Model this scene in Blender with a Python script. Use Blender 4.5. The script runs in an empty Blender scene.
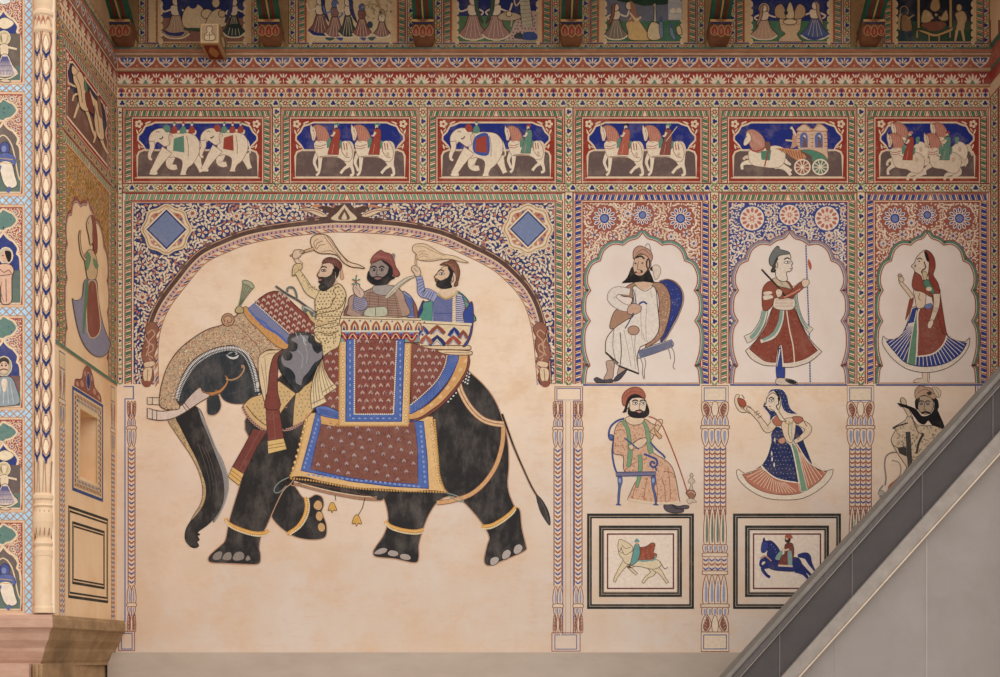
import bpy, math, random
from mathutils import Vector
C = bpy.context.scene.collection
random.seed(7)
U = 0.005            # metres per photograph pixel on the main wall
D = 8.0              # camera to main wall
VX, VY = 510.0, 658.0
CAMX, CAMZ = (VX-500)*U, (677-VY)*U
XL = (117-500)*U     # left return wall plane
XR = (990-500)*U     # right return wall plane
RF = (VX-117)/(VX-55)          # depth ratio of the pier front
PD = D*(1-RF)                  # how far the pier front stands before the wall

# ---- planes: turn a photograph position into a point of the real surface, d = thickness above it
def BACK(px, py, d=0.0):
    return ((px-500)*U, -d, (677-py)*U)
def SIDE(px, py, d=0.0):
    r = (VX-117)/(VX-px)
    return (XL+d, -D*(1-r), CAMZ+(VY-py)*U*r)
def SIDE3(x, y, d=0.0):     # the main wall's own pattern grid carried round the corner to the left
    return (XL+d, (x-117)*U, CAMZ+(VY-y)*U)
def RSIDE(px, py, d=0.0):
    r = (990-VX)/(px-VX)
    return (XR-d, -D*(1-r), CAMZ+(VY-py)*U*r)
def PIER(px, py, d=0.0):
    return (CAMX+(px-VX)*U*RF, -PD-d, CAMZ+(VY-py)*U*RF)

def lin(c):
    c = c/255.0
    return c/12.92 if c <= .04045 else ((c+.055)/1.055)**2.4
def H(h, k=1.0):
    return tuple(lin(int(h[i:i+2], 16))*k for i in (0, 2, 4))+(1.0,)

PAL = dict(cream='e6cda9', white='eadfd0', plaster='e3c7ab', red='85332a', dred='74332c', bred='93392d', pink='c08a74', blue='27377f', nblue='1d2c80', mblue='4767b4',
    lblue='6f86bd', sky='8fb0cf', green='4d7656', lgreen='7a966a', dgreen='2c5140', black='221f20', dark='33302f', brown='6a4c42', tan='c9a27c', gold='dba65c', ochre='cf9a5e',
    grey='8b8486', lgrey='b3aaa6', skin='e0c2a4', dskin='9c8880', line='6e4a3a', maroon='7d463f', mud='6b5752', yellow='e3c074', navy='262c55', teal='4f9a8c')
_cc = {}
def col(c):
    if c not in _cc:
        r, g, b, _ = H(PAL.get(c, c)); l = .3*r+.59*g+.11*b; k = .15 if b > r else 0
        _cc[c] = (r+(l-r)*k, g+(l-g)*k, b+(l-b)*k, 1.0)
    return _cc[c]

# ---- materials
def new_mat(name):
    m = bpy.data.materials.new(name); m.use_nodes = True
    nt = m.node_tree; nt.nodes.clear()
    o = nt.nodes.new('ShaderNodeOutputMaterial'); b = nt.nodes.new('ShaderNodeBsdfPrincipled')
    nt.links.new(b.outputs[0], o.inputs[0]); b.inputs['Roughness'].default_value = .85
    b.inputs['Specular IOR Level'].default_value = .2
    return m, nt, b
def noise(nt, scale, detail=4, rough=.6, vec=None, stretch=None):
    n = nt.nodes.new('ShaderNodeTexNoise'); n.inputs['Scale'].default_value = scale
    n.inputs['Detail'].default_value = detail; n.inputs['Roughness'].default_value = rough
    g = nt.nodes.new('ShaderNodeNewGeometry')
    src = g.outputs['Position']
    if stretch:
        mp = nt.nodes.new('ShaderNodeMapping'); mp.inputs['Scale'].default_value = stretch
        nt.links.new(src, mp.inputs[0]); src = mp.outputs[0]
    nt.links.new(src, n.inputs['Vector'])
    return n.outputs['Fac']
def ramp(nt, src, a, b, ca=(0,0,0,1), cb=(1,1,1,1)):
    r = nt.nodes.new('ShaderNodeValToRGB'); r.color_ramp.elements[0].position = a; r.color_ramp.elements[1].position = b
    r.color_ramp.elements[0].color = ca; r.color_ramp.elements[1].color = cb
    nt.links.new(src, r.inputs[0]); return r.outputs[0]
def mix(nt, fac, a, b, mode='MIX'):
    m = nt.nodes.new('ShaderNodeMix'); m.data_type = 'RGBA'; m.blend_type = mode
    for sock, v in ((m.inputs[0], fac), (m.inputs[6], a), (m.inputs[7], b)):
        if isinstance(v, (int, float)): sock.default_value = v
        elif isinstance(v, tuple): sock.default_value = v
        else: nt.links.new(v, sock)
    return m.outputs[2]
def bump(nt, b, src, strength=.15, dist=.004):
    n = nt.nodes.new('ShaderNodeBump'); n.inputs['Strength'].default_value = strength; n.inputs['Distance'].default_value = dist
    nt.links.new(src, n.inputs['Height']); nt.links.new(n.outputs[0], b.inputs['Normal'])
def pigment(name, wear=.5, wearcol='e0c8b0', lo=.80, hi=1.1, smear=None, wscale=9):
    m, nt, b = new_mat(name)
    a = nt.nodes.new('ShaderNodeVertexColor'); a.layer_name = 'pigment'
    f = noise(nt, 60, 5, .7)
    v = ramp(nt, f, .25, .75, (lo, lo, lo, 1), (hi, hi, hi, 1))
    c = mix(nt, 1.0, a.outputs[0], v, 'MULTIPLY')
    if smear:
        s = ramp(nt, noise(nt, smear[0], 5, .65, stretch=smear[3]), smear[1], smear[2])
        sm = mix(nt, 1.0, s, (.55, .55, .55, 1), 'MULTIPLY')
        c = mix(nt, sm, c, H(smear[4]))
    w = ramp(nt, noise(nt, wscale, 7, .72), .50, .82)
    w2 = mix(nt, 1.0, w, (wear, wear, wear, 1), 'MULTIPLY')
    c = mix(nt, w2, c, H(wearcol))
    nt.links.new(c, b.inputs['Base Color']); bump(nt, b, f, .12, .002)
    return m
def flat(name, c1, c2, scale=6, stretch=None, rough=.85, bs=.2, c3=None, lo=.35, hi=.7):
    m, nt, b = new_mat(name)
    f = noise(nt, scale, 6, .65, stretch=stretch)
    c = ramp(nt, f, lo, hi, H(c1), H(c2))
    if c3:
        g = ramp(nt, noise(nt, scale*.35, 5, .6), .48, .68)
        c = mix(nt, g, c, H(c3))
    nt.links.new(c, b.inputs['Base Color']); b.inputs['Roughness'].default_value = rough
    bump(nt, b, noise(nt, scale*14, 4, .6), bs, .003)
    return m
M = {}
M['paint'] = pigment('weathered_pigment', .34, 'd9bfa6')
M['fresh'] = pigment('mural_pigment', .16, 'd9bfa6', .80, 1.12)
M['hide'] = pigment('charcoal_pigment', .12, '8a7c70', .85, 1.12, smear=(7, .46, .80, (1.5, 1, .8), '857a72'))
M['fade'] = pigment('faded_pigment', .75, 'dcc3ab')
def plaster():
    m, nt, b = new_mat('aged_lime_plaster')
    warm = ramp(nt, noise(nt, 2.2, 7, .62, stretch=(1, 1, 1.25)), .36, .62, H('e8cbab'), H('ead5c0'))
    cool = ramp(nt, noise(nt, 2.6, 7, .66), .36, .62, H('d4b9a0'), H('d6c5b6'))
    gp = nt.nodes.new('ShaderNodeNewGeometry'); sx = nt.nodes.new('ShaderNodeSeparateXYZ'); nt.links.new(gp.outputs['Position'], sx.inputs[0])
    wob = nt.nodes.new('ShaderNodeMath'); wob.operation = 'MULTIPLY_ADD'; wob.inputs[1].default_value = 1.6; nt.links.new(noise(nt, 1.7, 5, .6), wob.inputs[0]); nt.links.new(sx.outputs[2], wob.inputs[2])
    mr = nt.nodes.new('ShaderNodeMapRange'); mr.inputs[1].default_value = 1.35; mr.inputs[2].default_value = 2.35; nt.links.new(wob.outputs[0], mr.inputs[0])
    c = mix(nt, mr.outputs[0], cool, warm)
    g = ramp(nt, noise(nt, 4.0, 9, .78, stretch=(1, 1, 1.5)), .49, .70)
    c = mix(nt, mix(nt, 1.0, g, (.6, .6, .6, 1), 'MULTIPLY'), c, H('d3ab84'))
    s = ramp(nt, noise(nt, 18, 6, .75, stretch=(.5, 1, 2.6)), .55, .72)
    c = mix(nt, mix(nt, 1.0, s, (.32, .32, .32, 1), 'MULTIPLY'), c, H('c99c76'))
    s = ramp(nt, noise(nt, 95, 3, .6), .69, .75)
    c = mix(nt, mix(nt, 1.0, s, (.3, .3, .3, 1), 'MULTIPLY'), c, H('a0795c'))
    nt.links.new(c, b.inputs['Base Color']); bump(nt, b, noise(nt, 70, 5, .7), .25, .002)
    return m
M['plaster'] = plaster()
M['pale'] = flat('pale_lime_wash', 'e0cfc2', 'e6d8cc', 6, c3='dcc8b8')
M['sidewall'] = flat('ochre_lime_wash', 'e6c096', 'ecccA4', 5, c3='dcb082')
M['plinth'] = flat('grey_cement_plinth', 'b3a292', 'bdad9d', 4, (1, 1, 3))
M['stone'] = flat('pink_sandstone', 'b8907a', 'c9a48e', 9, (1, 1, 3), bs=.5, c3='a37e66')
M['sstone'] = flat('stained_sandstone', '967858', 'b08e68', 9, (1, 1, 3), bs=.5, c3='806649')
M['pierpl'] = flat('rose_lime_plaster', 'ddb193', 'e6c4a6', 8)
M['rail'] = flat('dark_stone_rail', '5a5352', '665f5d', 20, (3, 1, 1), rough=.6)
M['stair'] = flat('dark_stone_panel', '4a4443', '504a48', 12, rough=.6, bs=.1)
M['edge'] = flat('grey_stone_string', '8f857c', 'a0968d', 16, rough=.7)
M['joint'] = flat('pale_cement_joint', 'c9b49c', 'd5c2ac', 16)
M['conc'] = flat('grey_cement_render', '8e8680', '99918c', 5, rough=.75, bs=.1, c3='938b85')
M['floor'] = flat('courtyard_stone', '9c8f84', 'ab9e92', 4)
M['mirror'] = flat('blue_mirror_glass', '9cc4e0', 'c6e2f0', 30, rough=.25, bs=.05)

# ---- geometry helpers
def cr(pts, closed=False, n=5):
    out = []; N = len(pts)
    if N < 3: return list(pts)
    rng = range(N) if closed else range(N-1)
    for i in rng:
        p1 = pts[i]; p2 = pts[(i+1) % N]
        p0 = pts[(i-1) % N] if (closed or i > 0) else p1
        p3 = pts[(i+2) % N] if (closed or i < N-2) else p2
        for k in range(n):
            t = k/n; t2 = t*t; t3 = t2*t
            out.append(tuple(.5*((2*p1[a])+(-p0[a]+p2[a])*t+(2*p0[a]-5*p1[a]+4*p2[a]-p3[a])*t2+(-p0[a]+3*p1[a]-3*p2[a]+p3[a])*t3) for a in (0, 1)))
    if not closed: out.append(pts[-1])
    return out
def parse(s):
    """'x,y x,y* ...' : * marks a sharp corner of a smooth outline"""
    if not isinstance(s, str):
        return [tuple(p) for p in s], set()
    pts, sharp = [], set()
    for i, t in enumerate(s.split()):
        if t.endswith('*'): sharp.add(i); t = t[:-1]
        x, y = t.split(','); pts.append((float(x), float(y)))
    return pts, sharp
def outline(s, closed=True, sm=True, n=4):
    pts, sharp = parse(s)
    if not sm: return pts
    if not closed: 
        if not sharp: return cr(pts, False, n)
    elif not sharp: return cr(pts, True, n)
    N = len(pts); out = []
    if closed:
        k0 = min(sharp); order = [(k0+i) % N for i in range(N)]+[k0]
    else: order = list(range(N))
    run = [pts[order[0]]]
    for j in order[1:]:
        run.append(pts[j])
        if j in sharp:
            out += cr(run, False, n)[:-1]; run = [pts[j]]
    if len(run) > 1: out += cr(run, False, n)
    elif not closed: out.append(run[0])
    return out
def inside(x, y, poly):
    c = False; j = len(poly)-1
    for i in range(len(poly)):
        xi, yi = poly[i]; xj, yj = poly[j]
        if (yi > y) != (yj > y) and x < (xj-xi)*(y-yi)/(yj-yi)+xi: c = not c
        j = i
    return c
def edge_dist(x, y, poly):
    best = 1e9; j = len(poly)-1
    for i in range(len(poly)):
        ax, ay = poly[j]; bx, by = poly[i]; dx, dy = bx-ax, by-ay; L = dx*dx+dy*dy or 1e-9
        t = max(0, min(1, ((x-ax)*dx+(y-ay)*dy)/L)); d = (ax+t*dx-x)**2+(ay+t*dy-y)**2
        if d < best: best = d
        j = i
    return math.sqrt(best)

def thing(name, label, cat, loc=(0, 0, 0), group=None):
    o = bpy.data.objects.new(name, None); C.objects.link(o); o.location = loc; o.empty_display_size = .05
    o['label'] = label; o['category'] = cat
    if group: o['group'] = group
    return o
def adopt(o, parent):
    o.parent = parent
    if parent.parent is None: o.matrix_parent_inverse = parent.matrix_basis.inverted()
def tag(o, label=None, cat=None, group=None, kind=None):
    if label: o['label'] = label
    if cat: o['category'] = cat
    if group: o['group'] = group
    if kind: o['kind'] = kind
    return o
def link(name, verts, faces, mats, parent=None, cols=None, smooth=False):
    me = bpy.data.meshes.new(name); me.from_pydata(verts, [], faces)
    if not isinstance(mats, (list, tuple)): mats = [mats]
    for m in mats: me.materials.append(M[m] if isinstance(m, str) else m)
    if cols is not None:
        ca = me.color_attributes.new('pigment', 'FLOAT_COLOR', 'CORNER')
        flatc = []
        for f, c in zip(faces, cols): flatc.extend(c*len(f))
        ca.data.foreach_set('color', flatc)
    if smooth:
        for p in me.polygons: p.use_smooth = True
    me.update()
    o = bpy.data.objects.new(name, me); C.objects.link(o)
    if parent is not None: adopt(o, parent)
    return o

class Art:
    """Flat painted shapes in photograph positions, laid on a real plane."""
    def __init__(s, plane=BACK, base=.002, step=3e-5):
        s.V, s.F, s.K = [], [], []; s.plane, s.d, s.step = plane, base, step; s.hold = False; s.held = False; s.o = (0, 0, 1)
    def z(s, ox, oy, k=1.0): s.o = (ox, oy, k); return s
    def zz(s, p): return (s.o[0]+p[0]/s.o[2], s.o[1]+p[1]/s.o[2])
    def lay(s):
        if not s.hold:
            s.d += s.step+(1.1e-4 if s.held else 0); s.held = False
    def raw(s, pts, c):            # pts already in photograph position
        if len(pts) < 3: return
        a = 0
        for i in range(len(pts)): a += pts[i-1][0]*pts[i][1]-pts[i][0]*pts[i-1][1]
        if a > 0: pts = pts[::-1]
        n = len(s.V); e = s.d
        if s.hold: s.held = True; e += (len(s.F) % 6)*1.5e-5
        dd = e*.22 if e < .03 else e; s.V += [s.plane(x, y, dd) for x, y in pts]; s.F.append(tuple(range(n, n+len(pts)))); s.K.append(col(c))
    def poly(s, pts, c, sm=False, line=None, w=.7):
        s.lay(); p = [s.zz(q) for q in outline(pts, True, sm)]
        s.raw(p, c)
        if line: s.stroke(p+[p[0]], w, line)
        return p
    def shape(s, pts, c, line=None, w=.7): return s.poly(pts, c, True, line, w)
    def rect(s, x0, y0, x1, y1, c, line=None, w=.7): return s.poly([(x0, y0), (x1, y0), (x1, y1), (x0, y1)], c, False, line, w)
    def ell(s, x, y, rx, ry, c, a=0, n=12, line=None, w=.6):
        ca, sa = math.cos(a), math.sin(a)
        return s.poly([(x+rx*math.cos(t)*ca-ry*math.sin(t)*sa, y+rx*math.cos(t)*sa+ry*math.sin(t)*ca) for t in [2*math.pi*i/n for i in range(n)]], c, False, line, w)
    def stroke(s, p, w, c, w1=None):   # p in photograph positions
        q = [p[0]]
        for a in p[1:]:
            if (a[0]-q[-1][0])**2+(a[1]-q[-1][1])**2 > 1e-4: q.append(a)
        p = q
        if len(p) < 2: return
        s.lay(); L, R = [], []; N = len(p)
        loop = (p[0][0]-p[-1][0])**2+(p[0][1]-p[-1][1])**2 < .01
        for i in range(N):
            a = p[i-1] if i > 0 else (p[-2] if loop else p[i]); b = p[i+1] if i < N-1 else (p[1] if loop else p[i])
            dx, dy = b[0]-a[0], b[1]-a[1]; l = math.hypot(dx, dy) or 1; 
            ww = (w if w1 is None else w+(w1-w)*i/(N-1))*.58
            nx, ny = -dy/l*ww, dx/l*ww
            L.append((p[i][0]+nx, p[i][1]+ny)); R.append((p[i][0]-nx, p[i][1]-ny))
        for i in range(N-1): s.raw([L[i], L[i+1], R[i+1], R[i]], c)
    def line(s, pts, w, c, sm=True, w1=None):
        s.stroke([s.zz(q) for q in outline(pts, False, sm)], w, c, w1)
    def limb(s, pts, ws, c, sm=True, line=None):
        """tapered limb: widths given at each point, in photograph units"""
        p, _ = parse(pts); P = [s.zz(q) for q in p]
        if sm and len(P) > 2:
            P3 = cr(P, False, 4); W = cr([(w, 0) for w in ws], False, 4); W = [a[0] for a in W]
        else: P3, W = P, list(ws)
        L, R = [], []
        for i in range(len(P3)):
            a = P3[max(0, i-1)]; b = P3[min(len(P3)-1, i+1)]; dx, dy = b[0]-a[0], b[1]-a[1]; l = math.hypot(dx, dy) or 1
            nx, ny = -dy/l*W[i]/2, dx/l*W[i]/2
            L.append((P3[i][0]+nx, P3[i][1]+ny)); R.append((P3[i][0]-nx, P3[i][1]-ny))
        s.lay()
        for i in range(len(P3)-1): s.raw([L[i], L[i+1], R[i+1], R[i]], c)
        if line: s.stroke(L+R[::-1]+[L[0]], .5, line)
    # motifs (photograph units, unaffected by z)
    def leaf(s, x, y, l, w, a, c):
        ca, sa = math.cos(a), math.sin(a)
        s.raw([(x+u*l*ca-v*w*sa, y+u*l*sa+v*w*ca) for u, v in ((-.5, 0), (-.25, .32), (.15, .5), (.42, .25), (.5, -.1), (.1, -.42), (-.25, -.3))], c)
    def flower(s, x, y, r, c, cc=None, n=6, a0=0):
        p = []
        for i in range(n*2):
            t = a0+math.pi*i/n; rr = r if i % 2 == 0 else r*.42
            p.append((x+rr*math.cos(t), y+rr*math.sin(t)))
        s.raw(p, c)
        if cc:
            d = s.d; s.d += 1.1e-4; s.dot(x, y, r*.3, cc); s.d = d
    def dot(s, x, y, r, c, n=6, ry=None):
        ry = ry or r
        s.raw([(x+r*math.cos(2*math.pi*i/n), y+ry*math.sin(2*math.pi*i/n)) for i in range(n)], c)
    def build(s, name, parent=None, mat='paint'):
        return link(name, s.V, s.F, mat, parent, s.K)
    # ---- border patterns
    def grid_line(s, x0, y0, x1, y1, w, c): s.line([(x0, y0), (x1, y1)], w, c, False)
    def rope(s, x0, y0, x1, y1, c1='green', c2='cream', c3='bred', per=6.0, flip=False):
        """twisted leaf rope between two corners of a strip"""
        s.rect(x0, y0, x1, y1, c2, c3, .9); s.lay(); s.hold = True
        hor = abs(x1-x0) > abs(y1-y0); L = (x1-x0) if hor else (y1-y0); n = max(2, round(L/per)); st = L/n
        W = (y1-y0) if hor else (x1-x0)
        for i in range(n):
            f = (-1 if i >= n/2 else 1)*(-1 if flip else 1) if hor else (-1 if flip else 1)
            u = i*st; jit = random.uniform(-.2, .2)
            for pts, c in ((((.10, .10), (.68, .10), (.40, .90), (-.14, .90)), c1), (((.80, .05), (.95, .05), (.62, .95), (.46, .95)), c3)):
                q = []
                for a, b in pts:
                    aa = a if f > 0 else 1-a
                    uu = u+st*aa+jit; vv = W*b
                    q.append((x0+min(max(uu, 0), L), y0+vv) if hor else (x0+vv, y0+min(max(uu, 0), L)))
                s.raw(q, c)
        s.hold = False
    def chain(s, x0, y0, x1, y1, per=9.4, bg='cream', edge='line', phase=0):
        """row of red flowers and blue trefoils joined by green leaves"""
        s.rect(x0, y0, x1, y1, bg, edge, .8); s.lay(); s.lay(); s.hold = True
        hor = abs(x1-x0) > abs(y1-y0); L = (x1-x0) if hor else (y1-y0); n = max(1, round(L/per)); st = L/n
        W = abs((y1-y0) if hor else (x1-x0)); mid = (y0+y1)/2 if hor else (x0+x1)/2
        def pt(u, v): return (x0+u, mid+v) if hor else (mid+v, y0+u)
        for i in range(n):
            u = (i+.5)*st; x, y = pt(u, 0)
            if (i+phase) % 2: s.flower(x, y, W*.50, '8a2f24', 'e2c49c', 7, random.random())
            else:
                for k in range(3):
                    t = k*2.094+(0 if hor else 1.57)+.5; s.dot(x+math.cos(t)*W*.16, y+math.sin(t)*W*.16, W*.20, '26357c', 5)
            for sg in (-1, 1):
                a, b = pt(u+st*.5, sg*W*.22); s.leaf(a, b, W*.58, W*.30, (.7*sg if hor else 1.57+.7*sg), 'lgreen' if random.random() < .7 else 'green')
                a, b = pt(u+st*.28, sg*W*.34); s.dot(a, b, W*.09, 'bred', 4)
        s.hold = False
    def rings(s, x0, y0, x1, y1, specs):
        """nested rectangular lines: (inset, width, colour)"""
        for ins, w, c in specs:
            a, b, cc, dd = x0+ins, y0+ins, x1-ins, y1-ins
            s.lay(); s.hold = True
            s.rect(a, b, cc, b+w, c); s.rect(a, dd-w, cc, dd, c); s.rect(a, b+w, a+w, dd-w, c); s.rect(cc-w, b+w, cc, dd-w, c)
            s.hold = False
    def scrolls(s, poly, cell=15, c='cream', leafc=('cream',), flowers=('cream', 'bred'), holes=(), seed=1, dens=1.0, size=1.0):
        """scrolling leaves that fill an outline (photograph positions)"""
        rnd = random.Random(seed); xs = [p[0] for p in poly]; ys = [p[1] for p in poly]
        cs = []; y = min(ys)-cell; row = 0
        while y < max(ys)+cell:
            x = min(xs)-cell+(row % 2)*cell*.5
            while x < max(xs)+cell:
                cs.append((x+rnd.uniform(-3, 3), y+rnd.uniform(-2.5, 2.5), rnd.choice((-1, 1)))); x += cell
            y += cell*.82; row += 1
        s.lay(); s.hold = True
        def ok(x, y, m):
            if not inside(x, y, poly): return False
            for h in holes:
                if (x-h[0])**2+(y-h[1])**2 < (h[2]+m)**2: return False
            return edge_dist(x, y, poly) > m
        occ = {}
        def put(x, y, rr): occ.setdefault((int(x//4), int(y//4)), []).append((x, y, rr))
        def free(x, y, rr):
            i, j = int(x//4), int(y//4)
            return not any((q[0]-x)**2+(q[1]-y)**2 < (rr+q[2])**2 for u in (-1, 0, 1) for v in (-1, 0, 1) for q in occ.get((i+u, j+v), ()))
        for cx, cy, sg in cs:
            near = [q for q in cs if abs(q[0]-cx) < cell*1.8 and abs(q[1]-cy) < cell*1.8 and q[:2] != (cx, cy)]
            if ok(cx, cy, 3.4):
                n = rnd.choice((5, 6, 8)); r = rnd.uniform(3.4, 4.8)*size
                for k in range(n):
                    t = 2*math.pi*k/n; s.leaf(cx+math.cos(t)*r*.66, cy+math.sin(t)*r*.66, r*.8, r*.6, t, flowers[0])
                for k in range(8): put(cx+math.cos(k*.785)*r*.6, cy+math.sin(k*.785)*r*.6, r*.34)
                d = s.d; s.d += 1.1e-4; s.dot(cx, cy, r*.30, flowers[1])
                for k in range(n):
                    t = 2*math.pi*k/n; s.dot(cx+math.cos(t)*r*.70, cy+math.sin(t)*r*.70, .5*size, flowers[1], 4)
                s.d = d
            r = 6.4*size
            while r < cell:
                n = int(2*math.pi*r/(2.7*size)*dens); ph = rnd.random()*6
                for k in range(n):
                    t = ph+2*math.pi*k/n; x = cx+math.cos(t)*r; y = cy+math.sin(t)*r
                    if any((q[0]-x)**2+(q[1]-y)**2 < r*r for q in near): continue
                    if not ok(x, y, 1.3) or not free(x, y, 1.0*size): continue
                    s.leaf(x, y, rnd.uniform(3.4, 4.6)*size, rnd.uniform(1.9, 2.5)*size, t+sg*rnd.uniform(.7, 1.2), rnd.choice(leafc)); put(x, y, 1.15*size)
                r += 3.6*size
        for _ in range(int((max(xs)-min(xs))*(max(ys)-min(ys))*.9)):
            x, y = rnd.uniform(min(xs), max(xs)), rnd.uniform(min(ys), max(ys))
            if free(x, y, .9*size) and ok(x, y, 1.1):
                s.leaf(x, y, rnd.uniform(2.6, 3.6)*size, rnd.uniform(1.3, 1.9)*size, rnd.random()*6.28, rnd.choice(leafc)); put(x, y, 1.0*size)
        s.hold = False
    def butas(s, poly, sx=6.4, sy=6.4, m=2.0, c='e0c4b0', c2='lblue', r=1.5, seed=3, rot=0):
        """sprigs scattered over cloth, inside an outline in photograph positions"""
        rnd = random.Random(seed); xs = [p[0] for p in poly]; ys = [p[1] for p in poly]; s.lay(); s.hold = True
        y = min(ys)-20; k = 0; mx, my = (min(xs)+max(xs))/2, (min(ys)+max(ys))/2; ca, sa = math.cos(rot), math.sin(rot)
        while y < max(ys)+20:
            x = min(xs)-20+(k % 2)*sx/2
            while x < max(xs)+20:
                a, b = x+rnd.uniform(-.6, .6), y+rnd.uniform(-.6, .6)
                a, b = mx+(a-mx)*ca-(b-my)*sa, my+(a-mx)*sa+(b-my)*ca
                if inside(a, b, poly) and edge_dist(a, b, poly) > m:
                    s.raw([(a-r*.9, b+r*.7), (a-r*1.05, b-r*.1), (a-r*.55, b-r*.8), (a, b-r*1.3), (a+r*.55, b-r*.8), (a+r*1.05, b-r*.1), (a+r*.9, b+r*.7)], c); d = s.d; s.d += 1.1e-4; s.dot(a, b+r*.55, r*.48, c2, 5); s.d = d
                x += sx
            y += sy; k += 1
        s.hold = False
    def flecks(s, poly, n, cs, r=.5, m=.6, seed=5, el=1.6):
        rnd = random.Random(seed); xs = [p[0] for p in poly]; ys = [p[1] for p in poly]; s.lay(); s.hold = True
        for _ in range(n):
            x, y = rnd.uniform(min(xs), max(xs)), rnd.uniform(min(ys), max(ys))
            if inside(x, y, poly) and edge_dist(x, y, poly) > m: s.leaf(x, y, r*2*el, r*2, rnd.random()*3.14, rnd.choice(cs))
        s.hold = False
    def beads(s, pts, gap, r, c, sm=True, el=1.0):
        P = [s.zz(q) for q in outline(pts, False, sm)]; s.lay(); s.hold = True; acc = 0
        for i in range(len(P)-1):
            a, b = P[i], P[i+1]; L = math.hypot(b[0]-a[0], b[1]-a[1]); t = acc; an = math.atan2(b[1]-a[1], b[0]-a[0])
            while t < L:
                x, y = a[0]+(b[0]-a[0])*t/L, a[1]+(b[1]-a[1])*t/L
                if el == 1: s.dot(x, y, r, c)
                else: s.leaf(x, y, r*2*el, r*2, an+1.57, c)
                t += gap
            acc = t-L
        s.hold = False
    def clipstroke(s, p, q, poly, w, c):
        pts = [(p[0]+(q[0]-p[0])*k/40, p[1]+(q[1]-p[1])*k/40) for k in range(41)]; ins = [u for u in pts if inside(u[0], u[1], poly)]
        if len(ins) > 2: s.stroke([ins[0], ins[-1]], w, c)
    def hatch(s, pts, n, c, w=.5, dirn=None):
        """lines between two opposite edges: pts = (a0, a1, b0, b1)"""
        (a0, a1, b0, b1), _ = parse(pts); s.lay(); s.hold = True
        for i in range(n):
            t = (i+.5)/n; p = (a0[0]+(a1[0]-a0[0])*t, a0[1]+(a1[1]-a0[1])*t); q = (b0[0]+(b1[0]-b0[0])*t, b0[1]+(b1[1]-b0[1])*t)
            s.stroke([s.zz(p), s.zz(q)], w, c)
        s.hold = False

class Solid:
    """boxes and lofts joined into one mesh"""
    def __init__(s): s.V, s.F, s.I, s.i = [], [], [], 0
    def hexa(s, p):   # eight corners: bottom ring (4) then top ring (4)
        n = len(s.V); s.V += [tuple(q) for q in p]
        for f in ((3, 2, 1, 0), (4, 5, 6, 7), (0, 1, 5, 4), (1, 2, 6, 5), (2, 3, 7, 6), (3, 0, 4, 7)):
            s.F.append(tuple(n+k for k in f)); s.I.append(s.i)
    def box(s, x0, y0, z0, x1, y1, z1):
        s.hexa([(x0, y0, z0), (x1, y0, z0), (x1, y1, z0), (x0, y1, z0), (x0, y0, z1), (x1, y0, z1), (x1, y1, z1), (x0, y1, z1)])
    def rings(s, rings, cap=True, closed=True):
        n0 = len(s.V); k = len(rings[0])
        for r in rings: s.V += [tuple(q) for q in r]
        for a in range(len(rings)-1):
            for i in range(k if closed else k-1):
                j = (i+1) % k; s.F.append((n0+a*k+i, n0+a*k+j, n0+(a+1)*k+j, n0+(a+1)*k+i)); s.I.append(s.i)
        if cap:
            s.F.append(tuple(n0+i for i in range(k))[::-1]); s.I.append(s.i)
            s.F.append(tuple(n0+(len(rings)-1)*k+i for i in range(k))); s.I.append(s.i)
    def build(s, name, mats, parent=None, smooth=False, bevel=0):
        o = link(name, s.V, s.F, mats, parent, None, smooth)
        for p, i in zip(o.data.polygons, s.I): p.material_index = i
        if bevel:
            m = o.modifiers.new('bevel', 'BEVEL'); m.width = bevel; m.segments = 2; m.limit_method = 'ANGLE'
        return o
# ================= the setting =================
ZB, ZT = -1.55, 3.47          # courtyard floor, underside of the eave
def struct(o, label=None):
    o['kind'] = 'structure'
    if label: o['label'] = label
    return o
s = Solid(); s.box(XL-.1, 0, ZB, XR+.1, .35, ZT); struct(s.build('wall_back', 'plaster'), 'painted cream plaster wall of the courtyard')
# left return wall with the hole of the little niche
X0 = PIER(-70, 0)[0]
def sy(px): return SIDE(px, 0)[1]
nz0, nz1 = SIDE(80, 476)[2], SIDE(80, 408)[2]; ny0, ny1 = sy(79.5), sy(97.5)
ndep = .17
zl = CAMZ+(VY-627)*U*RF
s = Solid(); yf = -PD+.004; x0 = X0
for a, b, z0, z1 in ((yf, ny0, zl, ZT), (ny1, 0, zl, ZT), (ny0, ny1, zl, nz0), (ny0, ny1, nz1, ZT)):
    s.box(x0, a, z0, XL, b, z1)
s.box(x0, ny0, nz0, XL-ndep, ny1, nz1)
struct(s.build('wall_left', 'sidewall'), 'short ochre side wall with painted decoration')
s = Solid(); s.box(XR, -1.2, ZB, XR+.4, 0, ZT); struct(s.build('wall_right', 'sidewall'), 'right return wall beyond the last arch')
# pier front: a plain backing that carries the mirror work
XC = PIER(34.5, 0)[0]; XE = PIER(55, 0)[0]
s = Solid(); s.box(X0, -PD, zl, XL, -PD+.004, ZT); struct(s.build('wall_pier', 'pierpl'), 'rose plaster front of the left pier')
s = Solid(); s.box(-6, -9.5, ZB-.1, 6, .35, ZB); struct(s.build('floor', 'floor'), 'stone courtyard floor')
s = Solid(); s.box(X0, -.98, ZT, XR+.4, .35, ZT+.12); struct(s.build('ceiling', 'sstone'), 'stone underside of the eave above the wall')
# grey plinth
s = Solid(); s.box(BACK(110, 0)[0], -.05, ZB, XR, 0, BACK(0, 652.5)[2]); struct(s.build('baseboard_back', 'plinth'), 'smooth grey cement plinth at the foot of the wall')

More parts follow.
